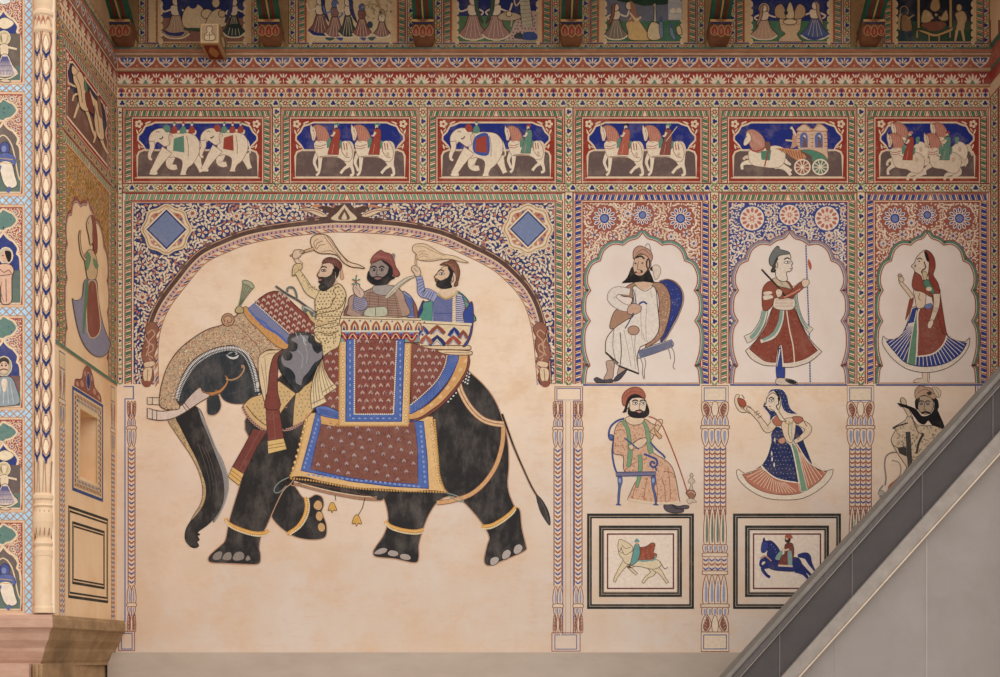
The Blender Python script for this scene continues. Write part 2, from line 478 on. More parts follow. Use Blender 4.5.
# stone ledge under the pier and the side wall (moulded, running round the corner)
def ledge():
    prof = [(615, 7.5), (619, 8.5), (627.5, 8.5), (630, 6.5), (633, 5), (640, 3.2), (646, 0), (648, -1), (651, -1.5), (660, -4.5), (663, -6), (666, -6)]
    prof = [(y, o*U) for y, o in prof]; zs = [CAMZ+(VY-y)*U*RF for y, _ in prof]
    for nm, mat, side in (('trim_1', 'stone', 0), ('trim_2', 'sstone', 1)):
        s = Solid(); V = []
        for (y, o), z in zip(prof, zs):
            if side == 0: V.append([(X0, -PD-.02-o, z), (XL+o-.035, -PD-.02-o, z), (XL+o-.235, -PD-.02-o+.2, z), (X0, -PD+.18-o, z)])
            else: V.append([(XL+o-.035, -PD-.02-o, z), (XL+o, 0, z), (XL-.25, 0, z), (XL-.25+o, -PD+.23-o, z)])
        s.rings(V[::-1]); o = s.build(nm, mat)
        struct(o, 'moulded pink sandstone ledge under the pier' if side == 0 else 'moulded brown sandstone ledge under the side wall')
    # pier below the ledge
    s = Solid(); zt = zs[-1]+.01
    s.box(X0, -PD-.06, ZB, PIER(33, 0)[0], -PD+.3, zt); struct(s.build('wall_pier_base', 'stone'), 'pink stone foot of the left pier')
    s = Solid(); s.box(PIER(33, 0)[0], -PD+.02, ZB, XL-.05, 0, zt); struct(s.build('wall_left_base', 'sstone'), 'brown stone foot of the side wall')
    s = Solid(); a = PIER(34, 0)[0]; b = PIER(49, 0)[0]
    s.box(a, -PD-.03, ZB, b-.02, -PD+.02, zt); s.box(a+.015, -PD-.04, ZB, b-.035, -PD-.03, zt)
    struct(s.build('trim_3', 'sstone', bevel=.006), 'narrow stained pilaster strip at the corner of the pier foot')
ledge()
# ================= horizontal painted bands on the main wall =================
XA, XB = 117.5, 990
def band_parts(a, plane_x0, plane_x1, hole=None):
    pass
# relief courses of the cornice
s = Solid()
for y0, y1, d in ((50.5, 54.5, .045), (54.5, 57, .03), (69, 72.2, .022), (84.5, 87, .014)):
    s.box(XL, -d, BACK(0, y1)[2], XR, 0, BACK(0, y0)[2])
struct(s.build('trim_5', flat('painted_cornice_course', 'b08a6c', 'c6a283', 12), bevel=.004), 'thin raised courses of the painted cornice')
a = Art(BACK, .0460); a.rect(XA, 50.6, XB, 52.6, '4f6f58'); a.rect(XA, 52.6, XB, 54.4, 'a8654c'); struct(a.build('trim_6'), 'green and red line on the top course')
a = Art(BACK, .0235); a.rect(XA, 69.2, XB, 70.8, '3f6b55'); a.rect(XA, 70.8, XB, 72.1, 'dcc3a2'); struct(a.build('trim_7'), 'green line on the second course')
a = Art(BACK, .0155); a.rect(XA, 84.6, XB, 85.8, 'cream'); a.rect(XA, 85.8, XB, 86.9, 'bred'); struct(a.build('trim_8'), 'cream and red line on the third course')
# palmette band
a = Art(BACK, .0004); a.rect(XA, -60, XB, 50.6, '9c7850'); struct(a.build('trim_31'), 'ochre ground of the row under the eave')
a = Art(BACK, .004); a.rect(XA, 57, XB, 69.2, 'a85f4b')
a.lay(); a.hold = True
k = 0; x = XA+.2; per = 19.38
while x < XB:
    c1 = random.choice(['3b4a8c', '4b568f', '2f4187'])
    x0, x1 = max(x, XA), min(x+per, XB)
    if x1-x0 > per*.9:
        cx = x+per/2
        a.raw([(x, 57), (x+per, 57), (x+per-.8, 59.5), (cx+6.5, 63.6), (cx+3, 66), (cx, 68.4), (cx-3, 66), (cx-6.5, 63.6), (x+.8, 59.5)], 'e0c6a6')
        a.d += 1.1e-4; a.raw([(x+2.4, 57.6), (x+per-2.4, 57.6), (x+per-2.8, 60), (cx+5.3, 62.6), (cx+2.2, 65), (cx, 66.9), (cx-2.2, 65), (cx-5.3, 62.6), (x+2.8, 60)], c1)
        a.d += 1.1e-4
        for t, l in ((0, 6.8), (.62, 5.6), (-.62, 5.6), (1.2, 5), (-1.2, 5)): a.leaf(cx+math.sin(t)*4.0, 64.6-math.cos(t)*4.0, l, 1.5, t-1.57, 'e6cfb2')
        a.raw([(cx-1, 63), (cx, 60.5), (cx+1, 63), (cx, 65)], 'c98a4a')
        a.d -= 2.2e-4
        a.flower(x, 65.8, 1.7, 'cf9c80', None, 4)
    x += per; k += 1
a.hold = False
struct(a.build('trim_9'), 'band of blue and cream palmettes on red')
# acanthus band
a = Art(BACK, .004); a.rect(XA, 72.2, XB, 84.6, '9c3c32'); a.lay(); a.hold = True
x = XA+7; k = 0
while x < XB-6:
    big = k % 2 == 0
    if big:
        for t, l in ((-1.15, 8.5), (-.75, 9.6), (-.35, 10.4), (0, 10.8), (.35, 10.4), (.75, 9.6), (1.15, 8.5)):
            a.leaf(x+math.sin(t)*l*.62, 84.6-math.cos(t)*l*.52, l, 2.7, t-1.57, 'e8d2b6')
        a.d += 1.1e-4; a.raw([(x-3, 84.4), (x, 79.5), (x+3, 84.4)], '5f8f72')
        for t in (-.5, .5): a.leaf(x+math.sin(t)*4, 80-math.cos(t)*1, 5, .6, t-1.57, 'b98c72')
        a.d -= 1.1e-4
    else:
        for t in (-.55, 0, .55): a.leaf(x+math.sin(t)*4.5, 75.6, 5, 1.7, t+1.57, 'e8d2b6')
        a.leaf(x, 81, 5, 1.2, 1.57, 'e8d2b6'); a.dot(x, 74, 1, '4a5a90')
    x += 10.6; k += 1
a.hold = False
struct(a.build('trim_10'), 'band of cream acanthus leaves on red')
# lotus arch band
a = Art(BACK, .004); a.rect(XA, 86.9, XB, 98.6, 'e2c8a4'); a.rect(XA, 86.9, XB, 88, 'c99a6a'); a.rect(XA, 97.6, XB, 98.7, 'a6604a'); a.lay(); a.hold = True
x = XA+4; k = 0
while x < XB-3:
    a.raw([(x-3.4, 92.6), (x-3.2, 90), (x-1.6, 88.2), (x+1.6, 88.2), (x+3.2, 90), (x+3.4, 92.6)], 'a64a3a'); a.d += 1.1e-4
    a.dot(x, 90.8, 1.15, 'e9d6ba' if k % 3 else '2d3c85', 7, 1.7); a.d -= 1.1e-4
    c = ('2a3a86', '9a4236')[k % 2]
    a.raw([(x-2.4, 95), (x, 92.4), (x+2.4, 95), (x, 97.4)], c); a.leaf(x+4, 94.4, 3, 1.3, 1.57, ('9a4236', '2a3a86')[k % 2]); a.dot(x+4, 96.6, .7, '5f8f72', 4)
    x += 8.0; k += 1
a.hold = False
struct(a.build('trim_11'), 'band of little red arches over blue lozenges')
PL_D = .004
def chain_trim(n, x0, y0, x1, y1, label, ph=0, plane=BACK):
    a = Art(plane, PL_D); a.chain(x0, y0, x1, y1, 9.6, phase=ph); struct(a.build('trim_%d' % n), label)
chain_trim(12, XA, 99.2, XB, 107.2, 'long flower chain above the frieze')
chain_trim(13, XA, 183.8, XB, 192, 'long flower chain below the frieze', 1)
for k, x in enumerate((273, 419.5, 565.2, 711, 857.4)):
    chain_trim(14+k, x-.4, 107, x+7.6, 183.9, 'upright flower chain between frieze panels', k % 2)
for k, x in enumerate((565.2, 711, 857.4)):
    chain_trim(19+k, x-.4, 192.4, x+7.6, 383.5, 'upright flower chain between the painted arches', k % 2)
PL_D = .0062
chain_trim(22, 117.8, 108, 122.4, 383.5, 'narrow flower chain in the left corner', 0)
a = Art(RSIDE, .003)
a.chain(991, 40, 998, 430, 8); a.rect(998.2, 20, 1016, 440, '8f5a44'); a.rect(990.2, 20, 991, 440, 'a5533f'); a.rope(999, 40, 1008, 430, 'green', 'cream', 'bred', 6)
struct(a.build('trim_23'), 'painted borders on the right return wall')
a = Art(RSIDE, .004)
for (ya, yb, c) in ((44.2, 51, '4d6553'), (51, 56, 'a5583f'), (56, 69, 'a85f4b'), (69, 72.5, '3f6b55'), (72.5, 85, '9c3c32'), (85, 97, 'd9bd98'), (97, 99, 'a6604a')):
    def ry(y, px): return 658-(658-y)*(px-VX)/(990-VX)
    a.poly([(990.3, ry(ya, 990.3)), (1020, ry(ya, 1020)), (1020, ry(yb, 1020)), (990.3, ry(yb, 990.3))], c)
struct(a.build('trim_24'), 'cornice bands returning on the right wall')
a = Art(BACK, .004); a.rect(583, 384.2, 700, 385.8, '3b4f8f'); a.rect(730, 384.2, 847, 385.8, '3b4f8f'); a.rect(876, 384.2, XB, 385.8, '3b4f8f')
a.rect(975, 386, 976, 652, 'dred'); a.rect(977.4, 386, 978.2, 652, 'mblue')
struct(a.build('trim_25', mat='fresh'), 'thin blue ground line under the painted arches')

# ================= staircase that rises across the lower right corner =================
SD = .95; SR = (D-SD)/D
def ST(px, py, d=0): return (CAMX+(px-VX)*U*SR, -SD-d, CAMZ+(VY-py)*U*SR)
def e1(x): return 510-1.108*(x-874)
def e2(x): return 509.5-1.122*(x-889)
def e3(x): return 507-1.124*(x-931)
def e4(x): return 507-1.112*(x-951)
def diag(top, bot, xa, xb, d0, d1, k=1):
    s = Solid(); p = [(xa, top(xa)), (xb, top(xb)), (xb, bot(xb)), (xa, bot(xa))]
    f = [ST(x, y, d0) for x, y in p]; b = [ST(x, y, d1) for x, y in p]; s.hexa(b[::-1]+f[::-1]); return s
stair = thing('stair_balustrade', 'grey stone stair balustrade climbing across the lower right corner', 'balustrade', ST(874, 700))
XS0, XS1 = 640, 1110
diag(e1, lambda x: e1(x)+7, XS0, XS1, .05, -.15).build('coping', flat('worn_coping', '767068', '857e77', 18), stair, bevel=.006)
diag(lambda x: e1(x)+7, lambda x: e2(x)-1.4, XS0, XS1, .035, -.14).build('top_rail', 'rail', stair, bevel=.004)
diag(lambda x: e2(x)-1.4, e2, XS0, XS1, .03, -.14).build('rail_line', 'edge', stair)
diag(e2, e3, XS0, XS1, .012, -.13).build('panel', 'stair', stair)
diag(e3, lambda x: e4(x)-2, XS0, XS1, .045, -.15).build('string_course', 'edge', stair, bevel=.003)
diag(lambda x: e4(x)-2.2, lambda x: e4(x)-.2, XS0, XS1, .052, -.05).build('pale_line', 'joint', stair)
for x in (737, 779, 851.5, 921.5, 992):
    s = Solid(); w = .7; p = [(x-w, e2(x-w)), (x+w, e2(x+w)), (x+w, e3(x+w)), (x-w, e3(x-w))]
    s.hexa([ST(*q, .012) for q in p][::-1]+[ST(*q, .0145) for q in p][::-1]); s.build('panel_joint', flat('panel_joint', '665e5c', '6e6664', 12), stair)
s = Solid(); p = [(640, e4(640)-.2), (1110, e4(1110)-.2), (1110, 1300), (640, 1300)]
p = [ST(*q) for q in p]; p = [(x, y, max(z, ZB)) for x, y, z in p]
s.hexa([(x, y-.01, z) for x, y, z in p][::-1] if 0 else [(x, y+.25, z) for x, y, z in p][::-1]+[(x, y-.012, z) for x, y, z in p][::-1])
w = struct(s.build('wall_stair', 'conc'), 'plain grey rendered wall under the stair')
s = Solid()
for x, k in ((835, .35), (925.7, .9)):
    p = [(x-k, e4(x)+4), (x+k, e4(x)+4), (x+k, 900), (x-k, 900)]
    s.hexa([ST(*q, .008) for q in p][::-1]+[ST(*q, .0135) for q in p][::-1])
struct(s.build('trim_26', flat('thin_render_joint', 'a0978f', 'a69d96', 12)), 'fine upright joints in the grey render')
PL = BACK
# ================= frieze of six small painted panels =================
def sub(parent, name, fn, base, plane=BACK, mat='fresh', step=3e-5):
    a = Art(plane, base, step); fn(a); return a.build(name, parent, mat)
def horse_walk(parent, ox, oy, k, coat='ecd8bd', mane='bd7d68', robe='a2483a', saddle='5d8f76', hat='5d8f76', strap='b06a55', gait='walk', rider=True, lance=False, base=.0035):
    a = Art(PL, base); a.z(ox, oy, k); ol = '8a6650'
    if gait == 'walk':
        a.limb('480,245 505,255 520,290 522,335', (2, 3, 2.6, .8), 'e2c9ac')
        a.limb('280,325 262,378 272,412 284,440', (4, 3, 2.4, 2.6), coat); a.limb('470,355 490,400 462,425 437,456', (6, 4, 2.6, 2.8), coat)
        a.limb('498,335 505,395 518,430 520,462 500,470', (8, 4.4, 2.8, 2.6, 2.4), coat); a.limb('302,325 300,395 292,450 275,470', (5, 3.2, 2.4, 2.4), coat)
        a.shape('265,262 280,232 320,228 350,250 420,256 470,238 500,262 516,308 513,352 492,378 460,374 420,352 350,347 298,348 272,322', coat, ol, .4)
        [a.line([(x, 250+(x-430)*.1), (x+6, 300)], .8, 'a8503f') for x in (440, 458, 476)]; a.line('440,300 470,345 500,350', .5, ol); a.line('300,345 350,340 420,345', .6, ol)
        a.ell(480, 330, 10, 16, 'd4b597')
    else:
        a.limb('500,300 530,330 545,380', (3, 3, 1), 'e2c9ac')
        a.limb('300,360 255,392 242,412 246,440', (5, 3.4, 2.6, 2.8), coat); a.limb('300,340 262,330 238,350 240,372', (4, 3, 2.4, 2.6), 'dfc8ac')
        a.limb('480,400 435,430 400,442 388,480', (6, 4, 3, 2.6), coat); a.limb('490,400 498,430 455,452 432,482', (6, 4, 3, 2.6), coat)
        a.shape('280,300 310,285 380,318 440,275 482,285 512,325 505,390 480,425 430,425 380,400 310,388 282,350', coat, ol, .4)
        a.ell(455, 330, 14, 20, 'd4b597')
    a.shape('256,140 292,132 328,148 354,184 366,232 345,258 305,268 285,240 276,195 266,165', mane, ol, .5)
    for i in range(5): a.line([(285+i*15, 145+i*9), (280+i*14, 205+i*10)], .35, 'd39c86')
    a.shape('262,255 300,240 345,250 320,300 275,310', coat); a.line('266,270 300,276 340,262', .6, strap); a.line('262,285 300,292 330,282', .6, strap)
    a.shape('238,128 247,142 262,150 274,185 272,212 262,236 249,234 243,205 235,172', coat, ol, .4); a.dot(*a.zz((253, 172)), .5, '3a2a28', 5)
    a.line('250,145 262,190 256,230', .4, strap); a.line('262,232 310,250', .4, strap)
    a.shape('352,228 374,222 366,275 346,285', saddle); a.shape('418,246 446,240 440,285 424,290', saddle)
    h = a.build('horse', parent, 'fresh')
    if rider:
        b = Art(PL, base+.0035); b.z(ox, oy, k)
        b.shape('388,166 410,158 432,168 434,215 428,262 424,332* 350,330* 366,275 384,215', robe, '6a3a34', .4)
        b.line('392,262 380,325', .4, 'd29a86'); b.limb('398,180 385,205 372,203', (2.4, 1.8, 1.4), 'e6cdb0')
        b.ell(406, 146, 11, 14, 'e6cdb0'); b.shape('392,136 400,122 424,120 428,138 412,134', hat); b.dot(*b.zz((402, 144)), .35, 'black', 4)
        b.shape('402,152 414,150 410,162 402,160', '2a2426')
        if lance: b.line([(395, 240), (470, 140)], .7, 'd9bfa0', False)
        b.build('rider', h, 'fresh')
    return h
def small_elephant(parent, ox, oy, k, cloth='5d8f76', cap='5d8f76', riders=('a2483a', '5d8f76', 'a2483a'), edge='ead6ba', base=.0035, howdah=True):
    a = Art(PL, base); a.z(ox, oy, k); c = 'ecd8bd'; ol = '8a6650'
    a.limb('490,215 515,250 530,310 520,330', (2, 1.8, 1.4, 1), c)
    a.limb('330,330 318,385 345,402 368,398', (9, 7, 6, 5), c, line=ol); a.limb('488,330 510,390 528,432', (11, 6, 5), c, line=ol)
    a.shape('300,190 340,180 420,178 475,190 510,235 512,300 490,350 465,385 440,405 425,440 432,450 388,450 395,425 400,360 350,335 310,330', c, ol, .45)
    a.limb('305,290 262,350 232,400 208,438', (12, 9, 7, 6), c, line=ol); a.shape('190,446 205,428 238,432 236,450', c)
    a.shape('186,225 198,185 232,158 275,152 318,175 335,215 318,255 290,268 262,250 240,238 222,262 200,262', c, ol, .45)
    a.limb('205,235 208,275 192,315 192,345 208,352', (6, 5, 4, 3, 2.4), c, line=ol)
    a.shape('318,190 338,198 342,235 328,255 315,225', 'e0c5aa', ol, .4); a.line('232,178 244,170 252,180', .5, '3a2a28'); a.line('255,215 265,220 278,204', 1.0, '4a3630')
    a.shape('280,140 300,126 322,140 324,170 300,178 282,160', cap)
    a.line('430,200 440,260 440,330', .5, ol)
    e = a.build('elephant', parent, 'fresh')
    b = Art(PL, base+.0035); b.z(ox, oy, k)
    b.poly('340,210 420,188 425,318 334,302', edge, True); b.poly('348,218 412,198 416,308 342,296', cloth)
    if howdah: b.shape('370,165 485,160 484,196 440,178 372,184', 'ead6ba', ol, .4)
    b.build('saddle_cloth', e, 'fresh')
    for j, (rx, rc) in enumerate(zip((350, 408, 464), riders)):
        b = Art(PL, base+.0055+j*.0008); b.z(ox, oy, k)
        b.shape(f'{rx-16},150 {rx},136 {rx+16},148 {rx+18},180 {rx-20},184', rc); b.ell(rx, 126, 8, 11, 'e6cdb0'); b.shape(f'{rx-8},120 {rx+2},108 {rx+12},118 {rx+4},122', ('5d8f76', '9c4236')[j % 2])
        b.build('rider', e, 'fresh')
    return e
FR = [(122.8, 272.4), (280.8, 419.2), (427.3, 564.8), (573, 710.6), (718.8, 857), (865.2, 989)]
FL = ['frieze panel of two white elephants, one under a green and one under a red cloth', 'frieze panel of two white horses whose riders wear long red robes',
      'frieze panel of one white elephant under a red cloth followed by a horse', 'frieze panel of two white horses, the second rider carrying a lance',
      'frieze panel of a leaping white horse pulling a carriage on spoked wheels', 'frieze panel of galloping horses with red and green robed riders, at the far end']
def frieze(i, xx=None, lab=None, skyc='1f2f86', mudc='mud'):
    x0, x1 = xx or FR[i]; y0, y1 = 108, 183.5
    t = thing('frieze_panel', lab or FL[i], 'painted panel', PL((x0+x1)/2, y1), 'painted frieze panels under the cornice')
    f = Art(PL, .0012); f.rect(x0, y0, x1, y1, 'd8b394'); f.rings(x0, y0, x1, y1, [(0, .7, 'bred'), (1.5, .7, 'b06a55')])
    f.rope(x0+2.4, y0+2.2, x1-2.4, y0+8.8, per=5.9); f.rope(x0+2.4, y0+8.8, x0+8.6, y1-.8, per=5.9); f.rope(x1-8.6, y0+8.8, x1-2.4, y1-.8, per=5.9, flip=True)
    f.rect(x0+9.2, y0+9.6, x1-9.2, y1-1, '96382c'); f.rings(x0+9.2, y0+9.6, x1-9.2, y1+7.2, [(0, .9, 'e4c9ac')])
    wx0, wx1 = x0+14.5, x1-14.5
    f.rect(wx0-2.4, y1-6, wx1+2.4, y1-5, 'dcbfa0'); f.rect(x0+10, y1-2.2, x1-10, y1-1.4, 'd8b394')
    L = [(0, 69.5), (0, 48), (1.8, 44), (8.4, 41.4), (6, 37.6), (.8, 32), (1, 28), (5, 24), (8, 18.4), (14, 16.4), (18, 14.6)]
    out = [(wx0+a, y0+b) for a, b in L]+[(wx1-a, y0+b) for a, b in L[::-1]]
    f.poly(out, mudc, False, 'ead2b4', 1.7)
    L2 = L[3:]; sky = [(wx0+a, y0+b) for a, b in L2]+[(wx1-a, y0+b) for a, b in L2[::-1]]
    f.poly(sky, skyc); f.rect(wx0+7.6, y0+41.2, wx1-7.6, y0+43.2, 'd9c0a8' if mudc == 'mud' else mudc)
    f.flecks(out[:1]+out[1:], 120, ('5f4b47', '75605a'), .9, 1.2, i, 3) if 0 else None
    f.stroke(out+[out[0]], 1.4, 'e6cba8'); f.lay(); f.hold = True
    for sx, s in ((x0+14, 1), (x1-14, -1)):
        for k in range(5): f.dot(sx+2*s+math.cos(k*1.257)*2.6, y0+16+math.sin(k*1.257)*2.6, 1.7, 'ead2b0', 6)
        f.leaf(sx+11*s, y0+14.6, 7, 2, -.35*s, 'ead2b0'); f.leaf(sx+9*s, y0+17.5, 5, 1.5, -1.0*s, 'ead2b0'); f.leaf(sx+.6*s, y0+24, 6, 2, 1.2*s, 'ead2b0'); f.leaf(sx+3.6*s, y0+22, 5, 1.4, 2.2*s, 'ead2b0')
        f.leaf(sx+2.4*s, y0+38.6, 5.5, 2, 1.3*s, 'ead2b0'); f.leaf(sx+5*s, y0+39, 4, 1.3, .5*s, 'ead2b0')
    f.hold = False
    f.build('painted_frame', t)
    return t
def cart(t):
    k = 6.667; b = Art(PL, .007); b.z(715, 105, k)
    b.poly('545,190 600,128 650,160 690,122 742,165 750,300 745,370 660,310 560,300', 'd9b79a', True, '8a5a44', .5)
    for x in (545, 655): b.shape(f'{x},170 {x+25},140 {x+50},130 {x+80},150 {x+92},175', 'dcbf9f', 'a5533f', .5)
    for x in (590, 690): b.shape(f'{x-22},285* {x-24},210 {x},182 {x+26},205 {x+28},285*', '5d6fae'); b.ell(x+6, 212, 9, 12, 'e6cdb0'); b.shape(f'{x-8},282* {x},230 {x+12},226 {x+24},282*', '7d5a52'); b.dot(*b.zz((x+2, 217)), .9, 'black')
    for y in (175, 200, 225, 250, 275): b.line([(546, y), (566, y)], .6, 'a5533f'); b.line([(640, y), (656, y)], .6, 'a5533f'); b.line([(728, y), (748, y)], .6, 'a5533f')
    b.shape('560,302* 640,300 720,330 755,375* 690,365 650,380 640,340', '4f8a6c', '8a5a44', .5)
    b.shape('400,290* 480,290 560,305 610,345* 590,365 540,365 470,320', 'c98b62')
    for j in range(9): b.line([(430+j*18, 292+j*3), (450+j*17, 318+j*6)], .5, '6a3a34')
    b.line([(470, 235), (520, 240)], 1.4, 'd9bfa0'); b.shape('512,260 518,205 530,195 542,215 545,270 505,290', 'c99a80'); b.ell(527, 185, 9, 11, 'e6cdb0'); b.limb('540,205 520,165 505,148', (2, 2, 3), 'e6cdb0')
    c = b.build('carriage', t, 'fresh')
    for j, x in enumerate((582, 702)):
        w = Art(PL, .0095+j*.002); w.z(715, 105, k); w.ell(x, 415, 53, 52, '6b5752', n=24); w.ell(x, 415, 44, 44, '9c5a4c' if j == 0 else '5f8068', n=24); w.line([(x+51*math.cos(a*.2618), 415+50*math.sin(a*.2618)) for a in range(25)], 1.3, 'ecd8bd', False)
        for q in range(5):
            a = q*.628; w.line([(x-48*math.cos(a), 415-48*math.sin(a)), (x+48*math.cos(a), 415+48*math.sin(a))], .8, 'ecd8bd', False)
        w.ell(x, 415, 9, 9, 'ecd8bd'); w.build('wheel', c, 'fresh')
P_ = [frieze(i) for i in range(6)]
small_elephant(P_[0], 120, 105, 6.45)
small_elephant(P_[0], 120+345/6.45, 105+8/6.45, 6.9, 'a2483a', 'a2483a', ('5d8f76', 'a2483a', 'a2483a'))
horse_walk(P_[1], 275, 105, 6.667, hat='5d8f76'); horse_walk(P_[1], 275+272/6.667, 105, 6.667, hat='5d8f76', lance=False)
small_elephant(P_[2], 420-0/6.6, 103.5, 6.2, 'a2483a', 'a2483a', ('5d8f76',), edge='3f57a5', howdah=False)
horse_walk(P_[2], 420+350/6.667, 105+20/6.667, 7.3, robe='5d8f76', hat='a2483a')
horse_walk(P_[3], 570-30/6.667, 105+5/6.667, 6.75, robe='b5604e', hat='2a2426'); horse_walk(P_[3], 570+250/6.667, 105+5/6.667, 6.75, robe='8d5248', lance=True)
h = Art(PL, .0035); h.z(715, 105, 6.667)
h.limb('430,330 470,375 505,400', (5, 4, 2), 'ecd8bd'); h.limb('430,400 470,425 505,468', (8, 4, 3), 'ecd8bd'); h.limb('400,400 460,410 510,440', (8, 4, 2.4), 'ecd8bd'); h.limb('250,380 205,385 180,400 182,430', (6, 4, 3, 2.6), 'ecd8bd'); h.limb('250,350 205,348 190,365', (5, 3, 2.6), 'dfc8ac')
h.shape('225,310 260,290 340,285 400,270 460,290 470,340 450,400 400,420 330,415 250,400 225,360', 'ecd8bd', '8a6650', .4)
h.shape('205,190 230,165 270,170 320,215 335,280 290,320 245,290 225,250', 'c08a76', '8a6650', .4); h.shape('215,180 235,200 240,235 205,270 190,262 195,235 205,215', 'ecd8bd', '8a6650', .4); h.dot(*h.zz((212, 212)), .5, 'black')
for q in range(6): h.line([(240+q*13, 185+q*11), (262+q*10, 240+q*8)], .35, 'd8a894')
h.poly('305,310 375,300 365,370 310,365', '4f8a6c'); h.line('230,290 270,310 330,285 335,250', 1.2, 'a2483a'); h.line('330,410 345,350 360,290', 1.2, 'a2483a'); h.shape('335,250 365,250 368,300 340,300', '7d5a4c')
h.build('horse', P_[4], 'fresh'); cart(P_[4])
horse_walk(P_[5], 855+30/6.9, 105-2/6.9, 7.4, robe='a2483a', gait='run', hat='c98a72', rider=False); horse_walk(P_[5], 855, 105+72/6.9, 7.4, coat='e2ccb2', gait='run', robe='a2483a', hat='c98a72', base=.0105)
horse_walk(P_[5], 855+300/6.9, 105-2/6.9, 7.4, gait='run', rider=False, base=.0035); horse_walk(P_[5], 855+255/6.9, 105+72/6.9, 7.4, coat='e2ccb2', robe='5d8f76', hat='a2483a', gait='run', base=.0105)
# ================= big arch over the elephant =================
ARCH_OUT = '146,384* 146,340 155.6,307 176,278 198,253 226,239 248.5,231 280,225 325,220 345,219.5 372,220.5 405,223.5 441,231 471,244 498,258 515,272 530,289 540,310 546,338 550,384*'
def scaled(path, f, cx=348, cy=384):
    return [(cx+(x-cx)*f, cy+(y-cy)*f) for x, y in path]
def inset(path, d):
    out = []; N = len(path)
    for i in range(N):
        a, b = path[max(0, i-1)], path[min(N-1, i+1)]; dx, dy = b[0]-a[0], b[1]-a[1]; l = math.hypot(dx, dy) or 1
        out.append((path[i][0]-dy/l*d, path[i][1]+dx/l*d))
    return out
arch = outline(ARCH_OUT, False, True, 5)
t = thing('painted_arch', 'wide painted arch with blue scrollwork corners framing the great elephant', 'painted arch', BACK(345, 384))
a = Art(PL, .001)
a.rings(122.8, 192.6, 564.6, 800, [(0, .7, 'bred')]) if 0 else a.rect(122.8, 192.6, 564.6, 193.4, 'bred')
a.rope(125, 193.6, 562.4, 200.4, per=6.3, c1='6f9c7e'); a.rope(125, 200.4, 131.6, 384, per=6.6); a.rope(555.6, 200.4, 562.4, 384, per=6.6, flip=True)
a.rect(131.8, 200.6, 555.4, 202.6, 'b06a55')
a.build('painted_border', t)
a = Art(PL, .0014)
arc = inset(arch, -1.5)
hole = arc
sp = [(132.4, 203), (132.4, 384), (134.5, 384)]
left = [(133.5, 203)]+[(133.5, 384)]+[(p[0], p[1]) for p in arc if p[0] <= 346]+[(346, 203)]
right = [(346, 203)]+[(p[0], p[1]) for p in arc if p[0] > 346]+[(554.5, 384), (554.5, 203)]
for k, pl in enumerate((left, right)):
    p = [a.zz(q) for q in pl]; a.lay(); a.raw(p, '333c70')
    a.scrolls(p, 20, seed=4+k, leafc=('e2cdaf', 'e6d2b6', 'd9bd9c', 'e2cdaf', 'dfc8a6', 'b97a62'), flowers=('e2cdaf', 'a3503f'), holes=[((166, 230)[0], 230, 25), (528, 230, 22)], size=1.3)
a.build('scrollwork', t, 'fresh')
a = Art(PL, .0030)
def band(a, i0, i1, c):
    o = inset(arch, i0); q = inset(arch, i1); a.lay()
    for i in range(len(o)-1): a.raw([o[i], o[i+1], q[i+1], q[i]], c)
band(a, -2.2, 4.2, '5a423b'); band(a, -1.4, -.6, 'c99a7e'); band(a, 3.6, 5, 'dcc0a0'); band(a, 5, 8.6, 'c79c8c'); band(a, 8.6, 12.6, 'dcc2a6'); band(a, 12.4, 13.1, '8a5545')
mid = inset(arch, 6.8); a.beads([q for q in mid], 4.4, .9, '3b4a88', False, 1.7)
rp = inset(arch, 10.6)
L = 0
a.lay(); a.hold = True
acc = 0; k = 0
for i in range(len(rp)-1):
    p, q = rp[i], rp[i+1]; l = math.hypot(q[0]-p[0], q[1]-p[1]); an = math.atan2(q[1]-p[1], q[0]-p[0])
    while acc < l:
        x, y = p[0]+(q[0]-p[0])*acc/l, p[1]+(q[1]-p[1])*acc/l
        a.leaf(x, y, 8, 1.9, an+(.42 if x < 345 else -.42), ('a5604c', '33447f', 'b8745c', 'dfc7aa')[k % 4]); k += 1; acc += 4.4
    acc -= l
a.hold = False
# wavy brown cresting along the outer edge
cre = inset(arch, -2.6)
for i in range(12, len(cre)-12, 5):
    x, y = cre[i]; w = math.sin(i*1.3)
    if abs(x-345) > 60: a.ell(x, y+.8, 4.2+w, 1.7, '6a4f44', math.atan2(cre[i+1][1]-cre[i-1][1], cre[i+1][0]-cre[i-1][0]))
# leafy point at the crown of the arch
a.z(0, 0, 1)
a.shape('318,218 326,216 332,209* 337,206 344.5,203.5* 352,206 357,210* 364,216 373,219 366,223 345,221 325,223', '5a423b')
a.shape('331,219 338,212 344.5,204* 350,211 357,219 344,221', 'd9c4a4'); a.shape('338,219 344.5,208* 350,219', '6a4f44'); a.shape('341.5,219 344.5,212* 347,219', 'd9c4a4')
for s in (-1, 1):
    x = 344.5
    a.shape(f'{x+s*17},216 {x+s*24},211 {x+s*36},208 {x+s*46},210 {x+s*36},212 {x+s*24},217', 'dcc4a4', '6a4f44', .6); a.line([(x+s*20, 215), (x+s*30, 211), (x+s*42, 210)], .7, 'a5604c'); a.ell(x+s*50, 206.6, 4, 1.6, 'dcc4a4'); a.ell(x+s*28, 206, 4.4, 1.5, 'c98a5c')
    a.shape(f'{x+s*8},210 {x+s*18},206 {x+s*24},208 {x+s*16},213', '5a423b'); a.ell(x+s*34, 219.5, 4.5, 2, '5a423b')
